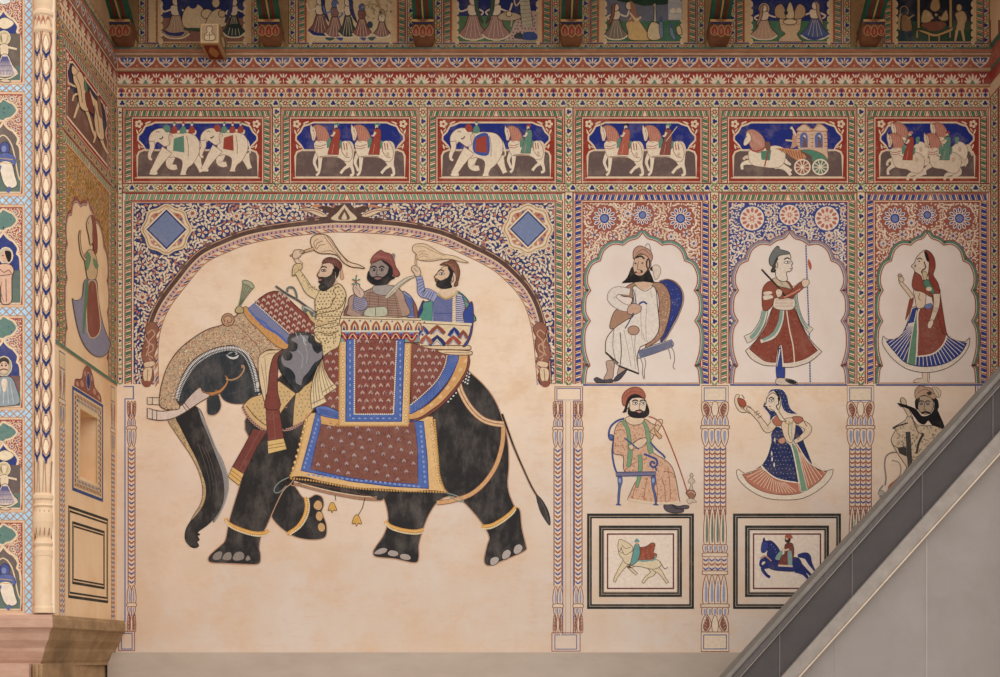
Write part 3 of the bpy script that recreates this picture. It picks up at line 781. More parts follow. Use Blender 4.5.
# hanging carved ends of the arch
for s, x in ((1, 143), (-1, 549)):
    def q(st): return ' '.join(f"{x+s*float(v.split(',')[0])},{v.split(',')[1]}" for v in st.split())
    a.shape(q('2,328 8,322 13,324 16,330 13,336 14,346 11,356 13,362 9,368 11,376 8,384 3,387 -1,383 0,374 3,366 -1,358 0,346 4,338'), '8f5f4c', '6a4034', .7)
    for cv in ('4,334 9,330 12,334 9,338 6,342 11,346', '3,348 9,344 10,350 5,354 10,358', '3,338 6,346 3,356', '6,358 9,362'): a.line(q(cv), 1.0, 'c59a80')
    a.shape(q('1,363 10,361 12,365 3,368'), 'dcbf9f', '7a4a3a', .6); a.shape(q('1,369 9,368 8,380 3,383 0,377'), 'ddc2a0', '7a4a3a', .6); a.line(q('5,369 4,382'), .6, '8a5a48')
    a.ell(x+s*4, 384, 4.2, 3.4, '8f5746')
a.build('arch_band', t, 'fresh')
def medallion(cx, cy, r=14.5, par=None):
    a = Art(PL, .0052)
    def ring(r0, n=64, l=4, amp=.10, ph=0): return [(cx+r0*(1+amp*math.cos(l*t))*math.cos(t), cy+r0*(1+amp*math.cos(l*t))*math.sin(t)) for t in [2*math.pi*i/n for i in range(n)]]
    a.poly(ring(24.5, l=8, amp=.05), 'dfc6a4'); a.poly(ring(23, l=8, amp=.05), 'b08a5e'); a.poly(ring(22, l=8, amp=.05), 'e2cdae')
    a.poly(ring(19.5, l=8, amp=.05), 'b9826a'); a.lay(); a.hold = True
    for i in range(20):
        t = i*.3142; a.leaf(cx+17.2*math.cos(t), cy+17.2*math.sin(t), 5, 2.6, t+.5, ('e2cdae', 'a3503f', '4a5a9a', 'e2cdae')[i % 4])
    a.hold = False
    a.poly([(cx+r*1.42, cy), (cx, cy+r*1.42), (cx-r*1.42, cy), (cx, cy-r*1.42)], 'e6d2b4', False, 'b08a5e', .6)
    a.poly([(cx+r*1.22, cy), (cx, cy+r*1.22), (cx-r*1.22, cy), (cx, cy-r*1.22)], 'e2cdae', False, '2a3570', .9)
    a.poly([(cx+r*1.16, cy), (cx, cy+r*1.16), (cx-r*1.16, cy), (cx, cy-r*1.16)], '7583a8', False, '2a3570', .9)
    a.build('diamond_medallion', par, 'fresh')
medallion(166.5, 229.5, 16, t); medallion(528, 229, 14.5, t)

# ================= three cusped arches on the right =================
def portrait(cx, x0, x1, sx, ground, rose, rope, line2, label, seed, gcol='e9dacd', lc=('e6d4bc', 'e2cbb0', 'e6d4bc', 'd9bba0')):
    t = thing('painted_arch', label, 'painted arch', PL(cx, 384))
    H_ = '0,233* 5,238.5 13,241 19.5,245.5* 29,244.5 38,250.5 42,261* 50,265 54.5,275 54.5,284 51.5,290.5* 56,298 56.5,312 52,321* 57,331 57,350 52.3,366* 55.5,370 57,384'
    hp = outline(H_, False, True, 4); hp = [(p[0]*sx, p[1]) for p in hp]
    inn = [(cx+p[0], p[1]) for p in hp]; inl = [(cx-p[0], p[1]) for p in hp]
    a = Art(PL, .001)
    a.rect(x0, 192.6, x1, 193.3, 'bred'); a.rect(x0, 193.3, x0+.7, 384, 'bred'); a.rect(x1-.7, 193.3, x1, 384, 'bred')
    a.rope(x0+2, 194, x1-2, 200.8, per=6.2, c1=rope, c3='bred'); a.rope(x0+2, 200.8, x0+8.4, 384, per=6.2, c1=rope, c3='bred'); a.rope(x1-8.4, 200.8, x1-2, 384, per=6.2, c1=rope, flip=True, c3='bred')
    a.rings(x0+8.4, 200.8, x1-8.4, 384.5, [(.1, 1.0, 'cream'), (1.0, .8, 'bred')])
    a.build('painted_border', t)
    g = Art(PL, .0012); g.poly([(x, y) for x, y in inl]+[(x, y) for x, y in inn[::-1]], gcol); g.build('painted_ground', t, 'pale' if gcol == 'e9dacd' else 'sidewall')
    a = Art(PL, .0016); L, R = x0+10, x1-10
    polys = []
    for side in (0, 1):
        pl = [(cx, 202.4), (L if side == 0 else R, 202.4), (L if side == 0 else R, 384)]+(inl if side == 0 else inn)[::-1]
        a.raw(pl, ground); polys.append(pl)
    a.lay()
    hol = [(cx, 215, 11), (cx-38*sx, 218.5, 13), (cx+38*sx, 218.5, 13)]
    for k, pl in enumerate(polys): a.scrolls(pl, 14, seed=seed+k, leafc=lc, flowers=(lc[0], '4a5aa0' if ground != '38488a' else 'b5604a'), holes=hol if rose else (), size=1.0, dens=1.1)
    for k, (hx, hy, hr) in enumerate(hol if rose else []):
        rr = hr*.93; a.lay(); a.hold = True
        n = 12
        if rose == 'blue':
            for i in range(n):
                tt = 2*math.pi*i/n; a.leaf(hx+math.cos(tt)*rr*.70, hy+math.sin(tt)*rr*.70, rr*.56, rr*.34, tt, 'e6d8c8')
            a.d += 1.1e-4
            for i in range(n):
                tt = 2*math.pi*i/n; a.leaf(hx+math.cos(tt)*rr*.72, hy+math.sin(tt)*rr*.72, rr*.36, rr*.17, tt, '33448c')
            a.d += 1.1e-4; a.dot(hx, hy, rr*.46, 'e6d8c8', 14); a.d += 1.1e-4; a.dot(hx, hy, rr*.40, '2f4090', 14); a.d += 1.1e-4; a.dot(hx, hy, rr*.28, '6f7cb0', 12)
        else:
            a.dot(hx, hy, rr, 'e6d2c0', 20); a.d += 1.1e-4
            for i in range(n):
                tt = 2*math.pi*i/n; a.leaf(hx+math.cos(tt)*rr*.68, hy+math.sin(tt)*rr*.68, rr*.44, rr*.30, tt, 'b8705c')
            a.d += 1.1e-4; a.dot(hx, hy, rr*.40, 'e2c4b0', 12); a.d += 1.1e-4; a.flower(hx, hy, rr*.34, 'b8705c', 'e6d2c0')
        a.hold = False
    a.build('scrollwork', t, 'fresh')
    a = Art(PL, .0036)
    full = inl[::-1]+inn
    def off(path, d): return inset(path, d)
    a.stroke(off(full, -1.0), 3.4, 'dcc4ae'); a.stroke(off(full, -2.6), 2.2, line2); a.stroke(off(full, -.2), .9, '8f4a42'); a.stroke(off(full, -4), .7, '8f4a42')
    a.build('arch_line', t, 'fresh'); return t
portrait(642.5, 573, 710.6, 1, '9c5a4c', 'blue', '2f4090', '5f9080', 'red spandrelled painted arch around the man with a forked black beard', 31)
portrait(789.5, 718.8, 857, .985, '38488a', 'red', 'green', '8d8a96', 'blue spandrelled painted arch around the man with a tall staff', 51)
portrait(927.2, 865.2, 989, .85, '9c5a4c', 'blue', '2f4090', '4f8068', 'red spandrelled painted arch around the veiled woman, next to the stair', 71)
# ================= the great elephant =================
el = thing('painted_elephant', 'great black painted elephant in red and gold cloths striding to the left', 'painted elephant', BACK(350, 566))
E = .008
A_ = (140, 270, 5.0); B_ = (140, 395, 3.87); F_ = (400, 380, 3.387); G_ = (250, 340, 3.984); K_ = (330, 305, 6.156)
DK = '2d2b2b'
a = Art(BACK, E-.003)
# far raised foreleg
a.z(*B_); a.shape('585,340 545,380 508,455 530,500 590,545 650,560 700,558 720,545 723,510 715,480 703,455 712,425 705,395 680,385 655,398 630,395 605,360', DK, 'b88f72', .8)
a.z(0, 0, 1)
a.shape('245,430 262,398 300,362 380,345 458,362 470,372 484,385 495,400 503,420 508,442 509,465 508,487 514,505 520,510 522,528 526,545 526,550 517,555 500,562 489,566 484,561 487,545 489,537 483,525 471,510 459,499 447,497 437,503 429,515 423,530 419,545 419,557 415,563 395,559 376,557 373,552 376,546 384,534 388,518 384,500 380,501 355,499 330,493 300,486 285,480', DK, 'b88f72', .9)
a.build('body', el, 'hide')
a = Art(BACK, E); a.z(*B_)
a.shape('520,60 490,130 455,190 420,260 395,320 375,385 355,450 342,500 330,560 312,582 285,605 265,628 272,648 330,652 400,655 450,656 466,645 467,615 462,590 470,545 490,510 520,440 555,370 590,335 620,265 640,160 640,80 590,50', DK, 'b88f72', .8)
a.build('foreleg', el, 'hide')
def nail(a):
    a.build('toenail', el, 'fresh'); b = Art(BACK, a.d); b.o = a.o; return b
a = Art(BACK, E+.0012)
for st in ('280,630 290,612 310,604 320,612 312,635 292,640', '318,632 330,612 350,608 356,622 350,638 328,640', '358,632 370,610 392,606 404,618 400,636 372,642', '408,634 418,620 428,632 424,640 412,642'):
    a.z(*B_); a.shape(st, '8a8078', '3a3430', .5); a = nail(a)
for st, c in (('676,440 672,425 684,408 700,412 706,430 695,446', 'c9a070'), ('684,482 680,465 690,450 706,458 708,475 698,488', 'c9a070'), ('692,524 688,505 700,494 714,502 716,520 706,530', 'c9a070')):
    a.shape(st, c, '3a3430', .5); a = nail(a); a.z(*B_)
a.z(250, 507, 3.984)
for st in ('494,186 505,172 530,162 548,168 540,182 515,190', '548,184 560,172 585,176 592,190 575,198 555,194', '596,196 606,186 632,190 642,204 630,212 605,208'):
    a.shape(st, 'a89a92', '2a2624', .5); a = nail(a); a.z(250, 507, 3.984)
a.z(*F_)
for st in ('305,620 308,605 325,598 336,606 328,622 312,628', '345,600 350,582 366,574 376,584 370,600 352,608', '384,580 390,562 406,556 416,568 408,584 392,590'): a.shape(st, 'b0a49c', '2a2624', .5); a = nail(a); a.z(*F_)
a = Art(BACK, E-.002); a.z(*F_)
a.limb('345,115 365,170 385,225 415,295 445,360 472,405', (2.6, 2.4, 2.2, 2, 2, 2), DK, line='b88f72'); a.shape('462,392 480,405 500,440 508,470 507,492 490,470 474,440', '3a3836', '221f20', .6)
a.line('478,410 492,440 502,475', .5, '6a625c'); a.build('tail', el, 'hide')
# head and trunk
a = Art(BACK, E+.002)
a.z(*B_); a.shape('105,90 140,75 170,140 215,230 245,300 257,370 245,425 212,480 190,505 205,470 235,420 243,370 232,310 200,240 150,165', 'b89c74', '7a5c48', .7)
p = [a.zz(q) for q in outline('112,92 140,80 170,145 212,235 241,300 250,370 240,425 214,470 235,420 243,370 232,310 200,240 150,165', True, True, 4)]
a.flecks(p, 900, ('dfc9a0', '8a6248', '6f7c74'), .45, .3)
a.shape('205,50 235,60 262,130 290,200 318,250 338,310 342,360 330,410 308,460 285,492 290,470 318,400 322,350 310,290 285,225 255,150', '8f8a88', '4a4442', .7); a.beads('225,55 262,125 292,200 318,255 339,312 342,360 331,408 308,460 288,492', 2.2, .85, 'b0aaa6')
a.shape('138,85 160,130 190,190 218,245 242,305 254,345 257,385 248,425 222,462 190,498 176,530 176,560 190,580 215,590 226,583 221,568 230,560 222,545 232,540 224,530 262,502 300,462 322,410 325,360 316,300 290,228 262,155 238,100 215,45 150,60', DK, '151416', .6)
a.line('185,575 200,588 218,590 227,582 220,567 230,558', .8, '151416')
for st in ('240,200 262,250 280,320 286,380', '225,190 250,260 268,330 272,390', '252,200 276,260 294,330 296,380'): a.line(st, .7, '5c524a', w1=.2)
a.shape('262,0 258,50 262,75 285,80 305,68 315,45 312,20 300,-5', '34383c', 'c8a68a', .9)
a.build('trunk', el, 'hide')
a = Art(BACK, E+.0035); a.z(*A_)
a.shape('150,640 180,590 215,520 262,452 330,405 400,382 475,378 545,420 585,500 605,590 608,630 580,655 530,668 465,668 420,650 400,620 380,600 340,640 300,630 220,672 160,680', '30363c', '7a5c48', .6)
for st in ('230,560 300,500 380,470', '220,600 300,540 400,500', '330,440 420,425 430,440', '450,560 520,540 560,480', '440,620 520,600 580,560'): a.line(st, .8, '3c444a')
a.build('head', el, 'hide')
a = Art(BACK, E+.0045); a.z(*A_)
a.shape('433,425 450,410 478,408 492,418 480,428 462,418 444,424', '9aa0a2', '14161a', .6); a.ell(468, 418, 10, 7, '2a2a2c'); a.shape('430,422 445,432 462,436 480,433 494,424 488,440 466,447 444,440', 'd0cec8'); a.ell(466, 432, 8, 5, '3a3c40')
a.line('425,418 440,404 470,398 498,412', .9, '171a1e')
a.build('eye', el, 'fresh')
a = Art(BACK, E+.0047); a.z(*A_)
a.limb('290,585 310,612 345,622 395,610 430,575 438,545 425,528', (1, 3.4, 4, 3.2, 2, 1.6, 1), 'b9814f', line='5c3a28'); a.line('430,545 460,550 495,535 518,505 520,482 510,478 512,490', 1.3, 'b08a68'); a.line('300,612 345,628 395,616', .5, '6a4430')
a.build('mouth_scroll', el, 'fresh')
for j, (st, ln) in enumerate((('36,638 62,636 110,640 150,650 200,668 200,690 110,678 62,674 37,672', ('62,636 62,674',)), ('37,686 60,700 100,704 170,700 225,668 290,612 350,628 250,700 180,736 100,750 45,742', ('62,696 62,746', '85,700 84,750', '210,672 235,706', '222,664 250,700')))):
    a = Art(BACK, E+(.0012 if j == 0 else .005)); a.z(*A_)
    if j == 0: a.shape('36,638* 110,640 200,660 200,690 110,676 37,672*', 'dcc8b0', '6a4c3c', .7)
    else:
        a.shape('37,690* 100,706 165,698 225,664 295,590* 310,610 350,628 290,668 225,712 165,742 100,752 37,742*', 'd9c6b8', '5a4236', .8)
        a.shape('225,664 295,592 312,612 345,628 290,660 240,690', 'cdb8ac')
    for l in ln: a.line(l, .7, '5a4236', False)
    a.build('tusk', el, 'fresh')
# beaded head cloth
a = Art(BACK, E+.0055); a.z(*A_)
hc = '100,680 100,620 112,560 140,480 195,400 275,335 345,295 405,278 450,250 505,212 540,190* 735,355* 736,395* 690,402 640,400 600,440 596,520 580,490 545,425 475,380 400,385 330,410 262,456 212,530 182,610 178,640 200,690 150,700'
a.shape(hc, 'bd9f80', '5c4034', .9); p = [a.zz(q) for q in outline(hc, True, True, 4)]
a.flecks(p, 4200, ('d9bf98', '8a4a3c', '5f8f86', 'e2cfae', '9c6a50'), .5, .5)
a.ell(440, 250, 32, 33, 'c09a7c', line='6a4636', w=.8); a.line('425,262 420,240 440,228 460,240 455,262 438,262 440,250', .8, '7a5442'); a.line('412,268 450,275 500,290 590,385 600,430', .5, '8a5a48')
a.beads('182,640 192,600 215,545 262,470 330,420 400,394 470,388 528,412 562,470 582,540 592,610', 1.55, .62, 'e6e2dc', True, 2.6)
a.beads('192,650 204,604 228,550 272,482 338,432 404,406 466,400 516,424 548,480 568,545 580,610', 1.6, .5, 'd5d2cc', True, 2.0)
a.ell(588, 575, 10, 20, 'cfc8c0', line='5a5048'); a.ell(598, 625, 6, 9, 'd8d2ca')
a.build('beaded_head_cloth', el, 'fresh')
a = Art(BACK, E+.0065); a.z(*A_)
a.shape('476,205 484,188 497,181 512,188 520,205 510,216 486,216', 'b8a478', '5c4a34', .8); a.poly('490,182 498,150 510,90 512,58 525,52 555,62 571,82 560,98 540,120 505,184', '97977c', False); a.shape('512,58 525,51 556,62 572,84 560,94 540,78 520,72', 'a8a88c', '5f5f48', .6)
for x in (518, 530, 542, 554, 563): a.line([(497, 182), (x, 60+(x-512)*.7)], .5, '5f6450', False)
a.build('tassel', el, 'fresh')
# neck cloths
a = Art(BACK, E+.006); a.z(*A_)
a.poly('515,208* 545,190 740,352 736,396 690,385 640,345 590,295 545,255', 'c9965c', True, '5c4034', .6)
for i in range(9): a.line([(530+i*22, 206+i*18), (545+i*20, 232+i*18)], .4, 'a87445')
a.shape('540,196* 572,168* 665,250 752,325* 738,372* 690,325 640,295 600,265', '7479a0', '3f5fae', .9); a.line('545,200 580,240 620,262 650,295 690,318 738,362', 1.4, '4a68b4')
for i in range(22): a.line([(548+i*8.8, 195+i*7.4), (574+i*8.0, 172+i*7.2)], .3, '8f94b8')
rc = '575,162* 605,138 645,114 690,108 735,138 790,190 850,240 884,288 878,318 800,310 752,328*'
p = a.shape(rc, '86473e', '4a2c28', .8); a.butas(p, 5.6, 5.2, 1.2, 'c4a694', '403c52', 1.9, rot=.7); a.beads('582,172 665,246 752,322', 1.9, .75, 'e8dcc6')
a.build('neck_cloth', el, 'fresh')
# pleated cloths, sashes
W_ = (220, 300, 4.23)
for oc_, ic_, fr in (('95,450* 130,415 180,396 250,343* 322,396* 258,478 238,545* 190,548 145,520 112,482', '125,440 180,408 250,356 310,398 250,475 232,530 195,530 150,500', '98,455 115,488 148,524 190,552 215,556'), ('320,396* 350,370 385,345 430,300 446,392 400,458 350,518 308,532* 312,460', '325,405 385,355 425,318 436,388 396,446 345,500 318,512', '262,550 300,545 345,520')):
    a = Art(BACK, E+.0062); a.z(*W_); a.shape(oc_, 'cfae7a', '5c4034', .7); p = [a.zz(q) for q in outline(ic_, True, False)]
    a.butas(p, 4.0, 4.0, .6, '84806a', '5f7468', .7); a.beads(fr, 2.6, 1.7, 'b08a7c'); a.beads(fr, 2.6, .8, '6a4238')
    if oc_[0] == '9': a.line('112,448 150,495 195,530 235,538', .8, '6a4636')
    a.build('spotted_cloth', el, 'fresh')
a = Art(BACK, E+.0064); a.z(*W_); a.poly('320,400 300,440 258,480 246,505 240,560 305,540 312,450', DK)
a.build('shoulder', el, 'hide')
a = Art(BACK, E+.0066); a.z(*A_)
a.shape('592,445 618,412 650,402 720,402 700,425 660,470 645,560 650,680 632,682 612,620 596,540', 'd9c29c', '5c4034', .7); a.line('612,440 640,420 680,415', .5, '9a7c60'); a.line('606,470 622,560 636,670', .5, '9a7c60'); a.line('625,440 632,540 644,660', .5, '9a7c60')
a.build('folded_cloth', el, 'fresh'); a = Art(BACK, E+.0100); a.z(*A_)
a.z(*W_); a.poly('430,232 442,290 462,330 496,370 440,408 452,432 388,462 383,400 392,340', 'dcc8a0', False, '5c4034', .7)
for st in ('430,240 440,300 480,380', '430,240 436,300 466,388', '428,240 430,310 452,396', '427,245 422,330 436,405', '425,255 414,340 424,430', '422,265 404,350 412,438', '418,280 396,360 400,444'): a.line(st, .6, '8a6c52')
a.line('432,392 482,358', .7, '8a6c52', False); a.line('386,440 444,414', .7, '8a6c52', False)
a.build('pleated_cloth', el, 'fresh')
a = Art(BACK, E+.007); a.z(*B_)
a.poly('438,132 492,140 452,205 402,306 358,278 400,205', '75413a', False, '4a2c28', .7); a.line('465,140 430,205 385,290', .5, '8f5c50')
a.poly('358,278 402,306 384,350 341,316', 'd9b06c', False, '5c4034', .6); a.line('352,290 394,322', .6, '9a6c40'); a.line('347,302 389,336', .6, '9a6c40')
a.poly('487,0 530,0 546,100 556,170 495,180 490,100', '7d443c', False, '4a2c28', .7); a.line('508,0 518,90 524,172', .5, '925e52'); a.poly('494,178 556,168 568,210 497,228', 'd9b878', False, '5c4034', .6); a.line('496,196 562,184', .6, '9a6c40'); a.line('497,208 565,197', .6, '9a6c40')
a.z(*A_); a.shape('665,440 690,412 720,402 700,440 690,500 688,600 700,690 625,690 640,600 648,510', '7d443c', '4a2c28', .7)
a.build('sash', el, 'fresh')
a = Art(BACK, E+.0106); a.z(*A_)
a.shape('740,345 765,322 800,312 850,322 890,355 912,395 915,425 895,470 850,540 792,612 765,590 725,540 700,500 690,460 700,425 722,402 745,385', '2b2f34', '17191c', .9)
a.z(*W_); a.shape('300,168 338,150 376,152* 372,176 388,188* 396,214 414,228* 434,214* 430,246 398,268 376,302 352,330 344,362* 322,350 318,318 298,292 268,276 260,244 285,222 322,212 328,186', '837e84')
a.ell(308, 200, 21, 20, '26292e'); a.ell(287, 238, 21, 20, '26292e'); a.ell(410, 205, 14, 12, '26292e'); a.ell(392, 180, 10, 9, '26292e')
a.line('330,215 350,240 345,290', 1.2, '96929a'); a.line('360,190 370,230 365,270', 1.0, '96929a'); a.line('352,155 356,180 366,192', .7, 'b8c4cc')
a.z(*A_)
a.line('800,318 830,360 820,335', .6, 'b8c0c8'); a.line('778,312 790,345', .5, 'b8b8bc')
a.build('ear', el, 'hide')
# anklets
a = Art(BACK, E+.0035)
for ref, st in ((B_, '332,478 345,498 385,518 440,534 480,534 498,524'), (B_, '640,395 645,430 636,470 610,510 570,538'), ((250, 507, 3.984), '540,56 560,76 610,92 660,97 692,90'), (F_, '276,496 310,492 350,470 380,445 392,428')):
    a.z(*ref); a.line(st, 3.0, 'cf964c'); a.line(st, .6, 'e6c07c')
    pp = [a.zz(q) for q in outline(st, False, True)]
    if st.startswith('640'): off = [(x+1.2, y-2.2) for x, y in pp]; off = [(x+2.6, y+.6) for x, y in pp]
    else: off = [(x+.3, y+2.6) for x, y in pp]
    o = a.o; a.z(0, 0, 1); a.beads(off, 1.9, .95, 'e6d2ac', False); a.build('anklet', el, 'fresh'); a = Art(BACK, E+.0035)
# rump ropes
a = Art(BACK, E+.0032); a.z(*F_)
for w, c in ((5.4, '8a5c46'), (4.4, 'd9b48c')): a.line('195,-15 205,35 235,90 275,130 315,146 352,150', w, c)
a.line('195,-15 205,35 235,90 275,130 315,146 352,150', .6, '7a4c3c')
a.build('rope', el, 'fresh'); a = Art(BACK, E+.0034); a.z(*F_)
for w, c in ((4.2, '8a5c46'), (3.2, 'd0a070')): a.line('350,158 346,220 325,290 285,350 235,390 170,410 125,416', w, c)
a.line('150,380 200,396 215,412 190,408 165,392', .9, '8a9488'); a.build('rope', el, 'fresh')
a = Art(BACK, E+.0036); a.z(*K_)
for k, (x, y) in enumerate(((835, 388), (700, 580))):
    for r in range(5):
        for c in range(3):
            X, Y = x+c*14+r*(-4 if k == 0 else 16), y+r*(20 if k == 0 else 12)+c*8-(r*30 if k else 0); a.ell(X, Y, 6, 5, 'd8d4cc', -.6)
    a.build('bead_fringe', el, 'fresh'); a = Art(BACK, E+.0036); a.z(*K_)
a = Art(BACK, E+.0036); a.z(*G_); a.line('175,568 250,590 340,612 440,628 505,632', 3.6, 'a07a62'); a.line('175,564 250,585 340,606 440,622 505,626', .7, 'd9c0a0'); a.line('190,570 260,575 380,600 505,628', .6, '6a4636')
a.line('160,545 120,565 98,590 100,608 120,605 145,580', .9, '7c8c86'); a.build('belly_band', el, 'fresh'); a = Art(BACK, E+.0036); a.z(*G_); a.line('452,590 458,630 448,670 430,700', .6, '4a3a34', False); a.build('bell_cord', el, 'fresh'); a = Art(BACK, E+.0036); a.z(*G_); a.line('340,620 342,640', .6, '5a4236')
a.z(270, 480, 5)
a.z(250, 340, 3.984)
def bell(x, y, s=1): a.shape(f'{x-9*s},{y+8*s} {x-5*s},{y-6*s} {x},{y-10*s} {x+5*s},{y-6*s} {x+10*s},{y+8*s} {x+3*s},{y+7*s} {x},{y+13*s} {x-3*s},{y+7*s}', 'd0a256', '6a4a2c', .5)
a.build('belly_band', el, 'fresh')
for x, y, k in ((425, 716, 2.0), (328, 665, 1.8)):
    a = Art(BACK, E+.0037); a.z(250, 340, 3.984); bell(x, y, k); a.build('bell', el, 'fresh')
# lower saddle cloth
a = Art(BACK, E+.0060); a.z(*G_)
oc = '235,290* 728,305* 738,380 748,440 752,520 762,575 790,607* 720,600 640,604 560,596 440,590 360,578 280,562 220,546 165,548 128,580* 160,545 180,490 200,420 215,350'
p = a.shape(oc, 'dcb47c', '7a5434', .8); a.beads('735,320 742,400 748,470 754,540 775,600', 2.6, 1.3, 'c69858'); a.beads('225,300 208,390 188,480 162,540', 2.6, 1.3, 'c69858'); a.beads('165,552 260,562 400,588 560,600 700,604 780,607', 2.8, 1.1, 'c69858')
for i in range(9): a.ell(722+i*3.5, 340+i*28, 5, 6, 'e8cfa4', line='b8884c'); a.ell(225-i*6.5, 320+i*24, 5, 6, 'e8cfa4', line='b8884c')
a.poly('262,290 242,380 203,520 400,563 560,583 712,592 706,470 692,325', '4a6ab2', False, '2a3f7c', .8); a.poly('285,330 262,420 242,516 380,545 500,565 670,574 668,430 656,325', '805247', False, '2a3f7c', .7)
for i in range(12): a.ell(272-i*5, 320+i*17, 4, 6, '8097cc'); a.ell(680+i*1.6, 345+i*20, 4.5, 6, '8097cc')
for i in range(24): a.ell(235+i*19, 534+i*2.2+(3 if i < 12 else 0), 6, 4, '8097cc', .2)
p = [a.zz(q) for q in outline('285,330 262,420 242,516 380,545 500,565 670,574 668,430 656,325', True, False)]; a.butas(p, 10.8, 9.5, 2.6, 'a89492', '4a4660', 1.8, rot=.3)
a.flecks(p, 500, ('6a3c36', '8a5648'), .5, .6, el=2)
a.build('lower_saddle_cloth', el, 'fresh')
# round skirt behind the centre cloth
a = Art(BACK, E+.0084); a.z(*G_)
a.z(*W_); a.poly('425,488 502,500 502,538 428,526', 'd0a068', False, '6a4636', .7); a.poly('404,456 440,444 502,472 502,504 445,494 414,482', '5a78ba', False, '2a3f7c', .7); a.hatch('415,458 500,474 420,482 500,500', 20, '2f4a92', .5); a.z(*G_)
a.z(*W_); p = a.poly('504,190 438,240 430,290 440,380 402,452 450,448 504,470', '824b42', False, '4a2c28', .6); a.butas(p, 7, 7.4, 1.2, 'b8988a', '403c52', 1.8)
a.build('front_skirt_cloth', el, 'fresh'); a = Art(BACK, E+.0075)
a.z(*K_)
a.shape('788,308 850,308 856,345 830,420 775,505 700,590 620,650 560,690 490,705 490,660 560,640 640,580 720,490 770,390', 'cf9d66', '6a4636', .8); a.shape('850,310 862,350 838,430 780,520 705,605 625,668 560,705 490,722 490,706 560,692 640,640 715,570 790,480 840,390', '7d4a40', '4a2c28', .5)
for x, y in ((845, 345), (815, 400), (775, 455), (735, 510), (690, 565), (635, 615), (575, 655)): a.ell(x-10, y, 10, 14, 'dcb884', .7)
a.shape('725,308 792,308 765,400 710,490 640,570 560,635 490,670 490,618 590,545 660,470 708,380', '5573b8', '2a3f7c', .8)
pa, _ = parse('735,312 790,312'); e0 = outline('722,312 706,380 658,470 588,545 492,620', False, True, 10); e1_ = outline('788,312 763,400 708,490 638,570 560,632 492,668', False, True, 8)
a.lay(); a.hold = True
for i in range(1, 38):
    u = i/38; p0 = e0[int(u*(len(e0)-1))]; p1 = e1_[int(u*(len(e1_)-1))]; a.stroke([a.zz(p0), a.zz(p1)], .5, '2f4a92')
a.hold = False
rp_ = '498,235* 560,248 640,270 727,308* 708,380 658,468 590,540 498,612*'
p = a.shape(rp_, '824b42', '4a2c28', .7); a.butas(p, 7, 6.8, 1.6, 'b8988a', '403c52', 1.9); a.beads('720,315 704,382 655,468 586,540 496,616', 2.0, .75, 'e2d6c2')
a.build('rear_skirt_cloth', el, 'fresh')
a = Art(BACK, E+.0095); a.z(*G_)
a.poly([(357, -2), (642, -2), (632, 342), (355, 342)], 'd9b684', False, '8a5c3c', .8); a.beads([(358, 0), (357, 340)], 2.6, 1.2, 'c9985c', False); a.beads([(640, 0), (631, 340)], 2.6, 1.2, 'c9985c', False); a.beads([(358, 341), (630, 341)], 2.6, 1.2, 'c9985c', False)
for i in range(14): a.ell(370, 12+i*24, 5, 6, 'e6cfa4', line='c09058'); a.ell(626-i*.4, 12+i*24, 5, 6, 'e6cfa4', line='c09058')
a.poly([(384, -2), (616, -2), (604, 325), (382, 325)], '4a6ab2', False, '26397a', .9)
for i in range(13): a.ell(399, 12+i*24, 5.5, 8, '869bce', line='3f5aa2'); a.ell(599, 12+i*24, 5.5, 8, '869bce', line='3f5aa2')
for i in range(8): a.ell(412+i*24, 313, 8, 5, '869bce', line='3f5aa2')
p = a.poly([(418, -2), (586, -2), (574, 294), (416, 294)], '844b42', False, '3a2a30', .8); a.butas(p, 7.2, 7.4, 2, 'b8988a', '403c52', 2.05, seed=9); a.flecks(p, 350, ('68332e', '8f5248'), .5, .8, el=2)
a.beads([(417, 0), (416, 296), (572, 296), (585, 0)], 1.9, .8, 'e6dccb', False)
a.build('centre_saddle_cloth', el, 'fresh')

# ================= howdah =================
hw = thing('howdah', 'carved painted howdah seat on the back of the great elephant', 'howdah', BACK(405, 345))
a = Art(BACK, E+.0105); a.z(*K_)
a.poly('62,78 562,92 548,160 545,236 55,222', 'dcc6a2', False, '6a4636', .8)
a.lay(); a.hold = True
for i in range(8):
    cx = 86+i*66; y = 158; t = i*1.6
    pts = [(cx-27, y), (cx-25, 128+t), (cx-14, 108+t), (cx, 92+t), (cx+14, 108+t), (cx+25, 128+t), (cx+27, y)]
    a.raw([a.zz(q) for q in pts], '955343'); a.d += 1.1e-4; a.raw([a.zz(q) for q in [(cx-13, y), (cx-10, 128), (cx, 112), (cx+10, 128), (cx+13, y)]], 'd9bf9a'); a.d += 1.1e-4; a.raw([a.zz(q) for q in [(cx-9, y), (cx, 122), (cx+9, y)]], '33447c')
    a.d -= 2.2e-4; a.dot(*a.zz((cx+33, 96+t)), 1.0, '3f5494')
a.hold = False
a.poly('58,160 548,160 546,232 55,224', '6f84c0', False, '5a4044', .8)
pts = [(58+i*5, 197-18*math.sin(i*5/66*6.283)) for i in range(98)]; a.line(pts, 4.6, 'a04a3c', False); a.lay(); a.hold = True
for i in range(8):
    cx = 108+i*66 if False else 75+i*66; a.raw([a.zz(q) for q in [(cx-22, 228), (cx, 206), (cx+22, 229)]], '7f9c88'); a.dot(*a.zz((cx+33, 184)), 1.2, '2f3f86')
a.hold = False; a.line(pts, .6, 'e2cfae', False)
a.line('62,162 550,163', 1.6, 'cfd0b8', False); a.line('56,76 562,90', 1.8, 'd9c6a4', False); a.line('56,82 562,96', .6, '6a4636', False)
a.build('front_panel', hw, 'fresh')
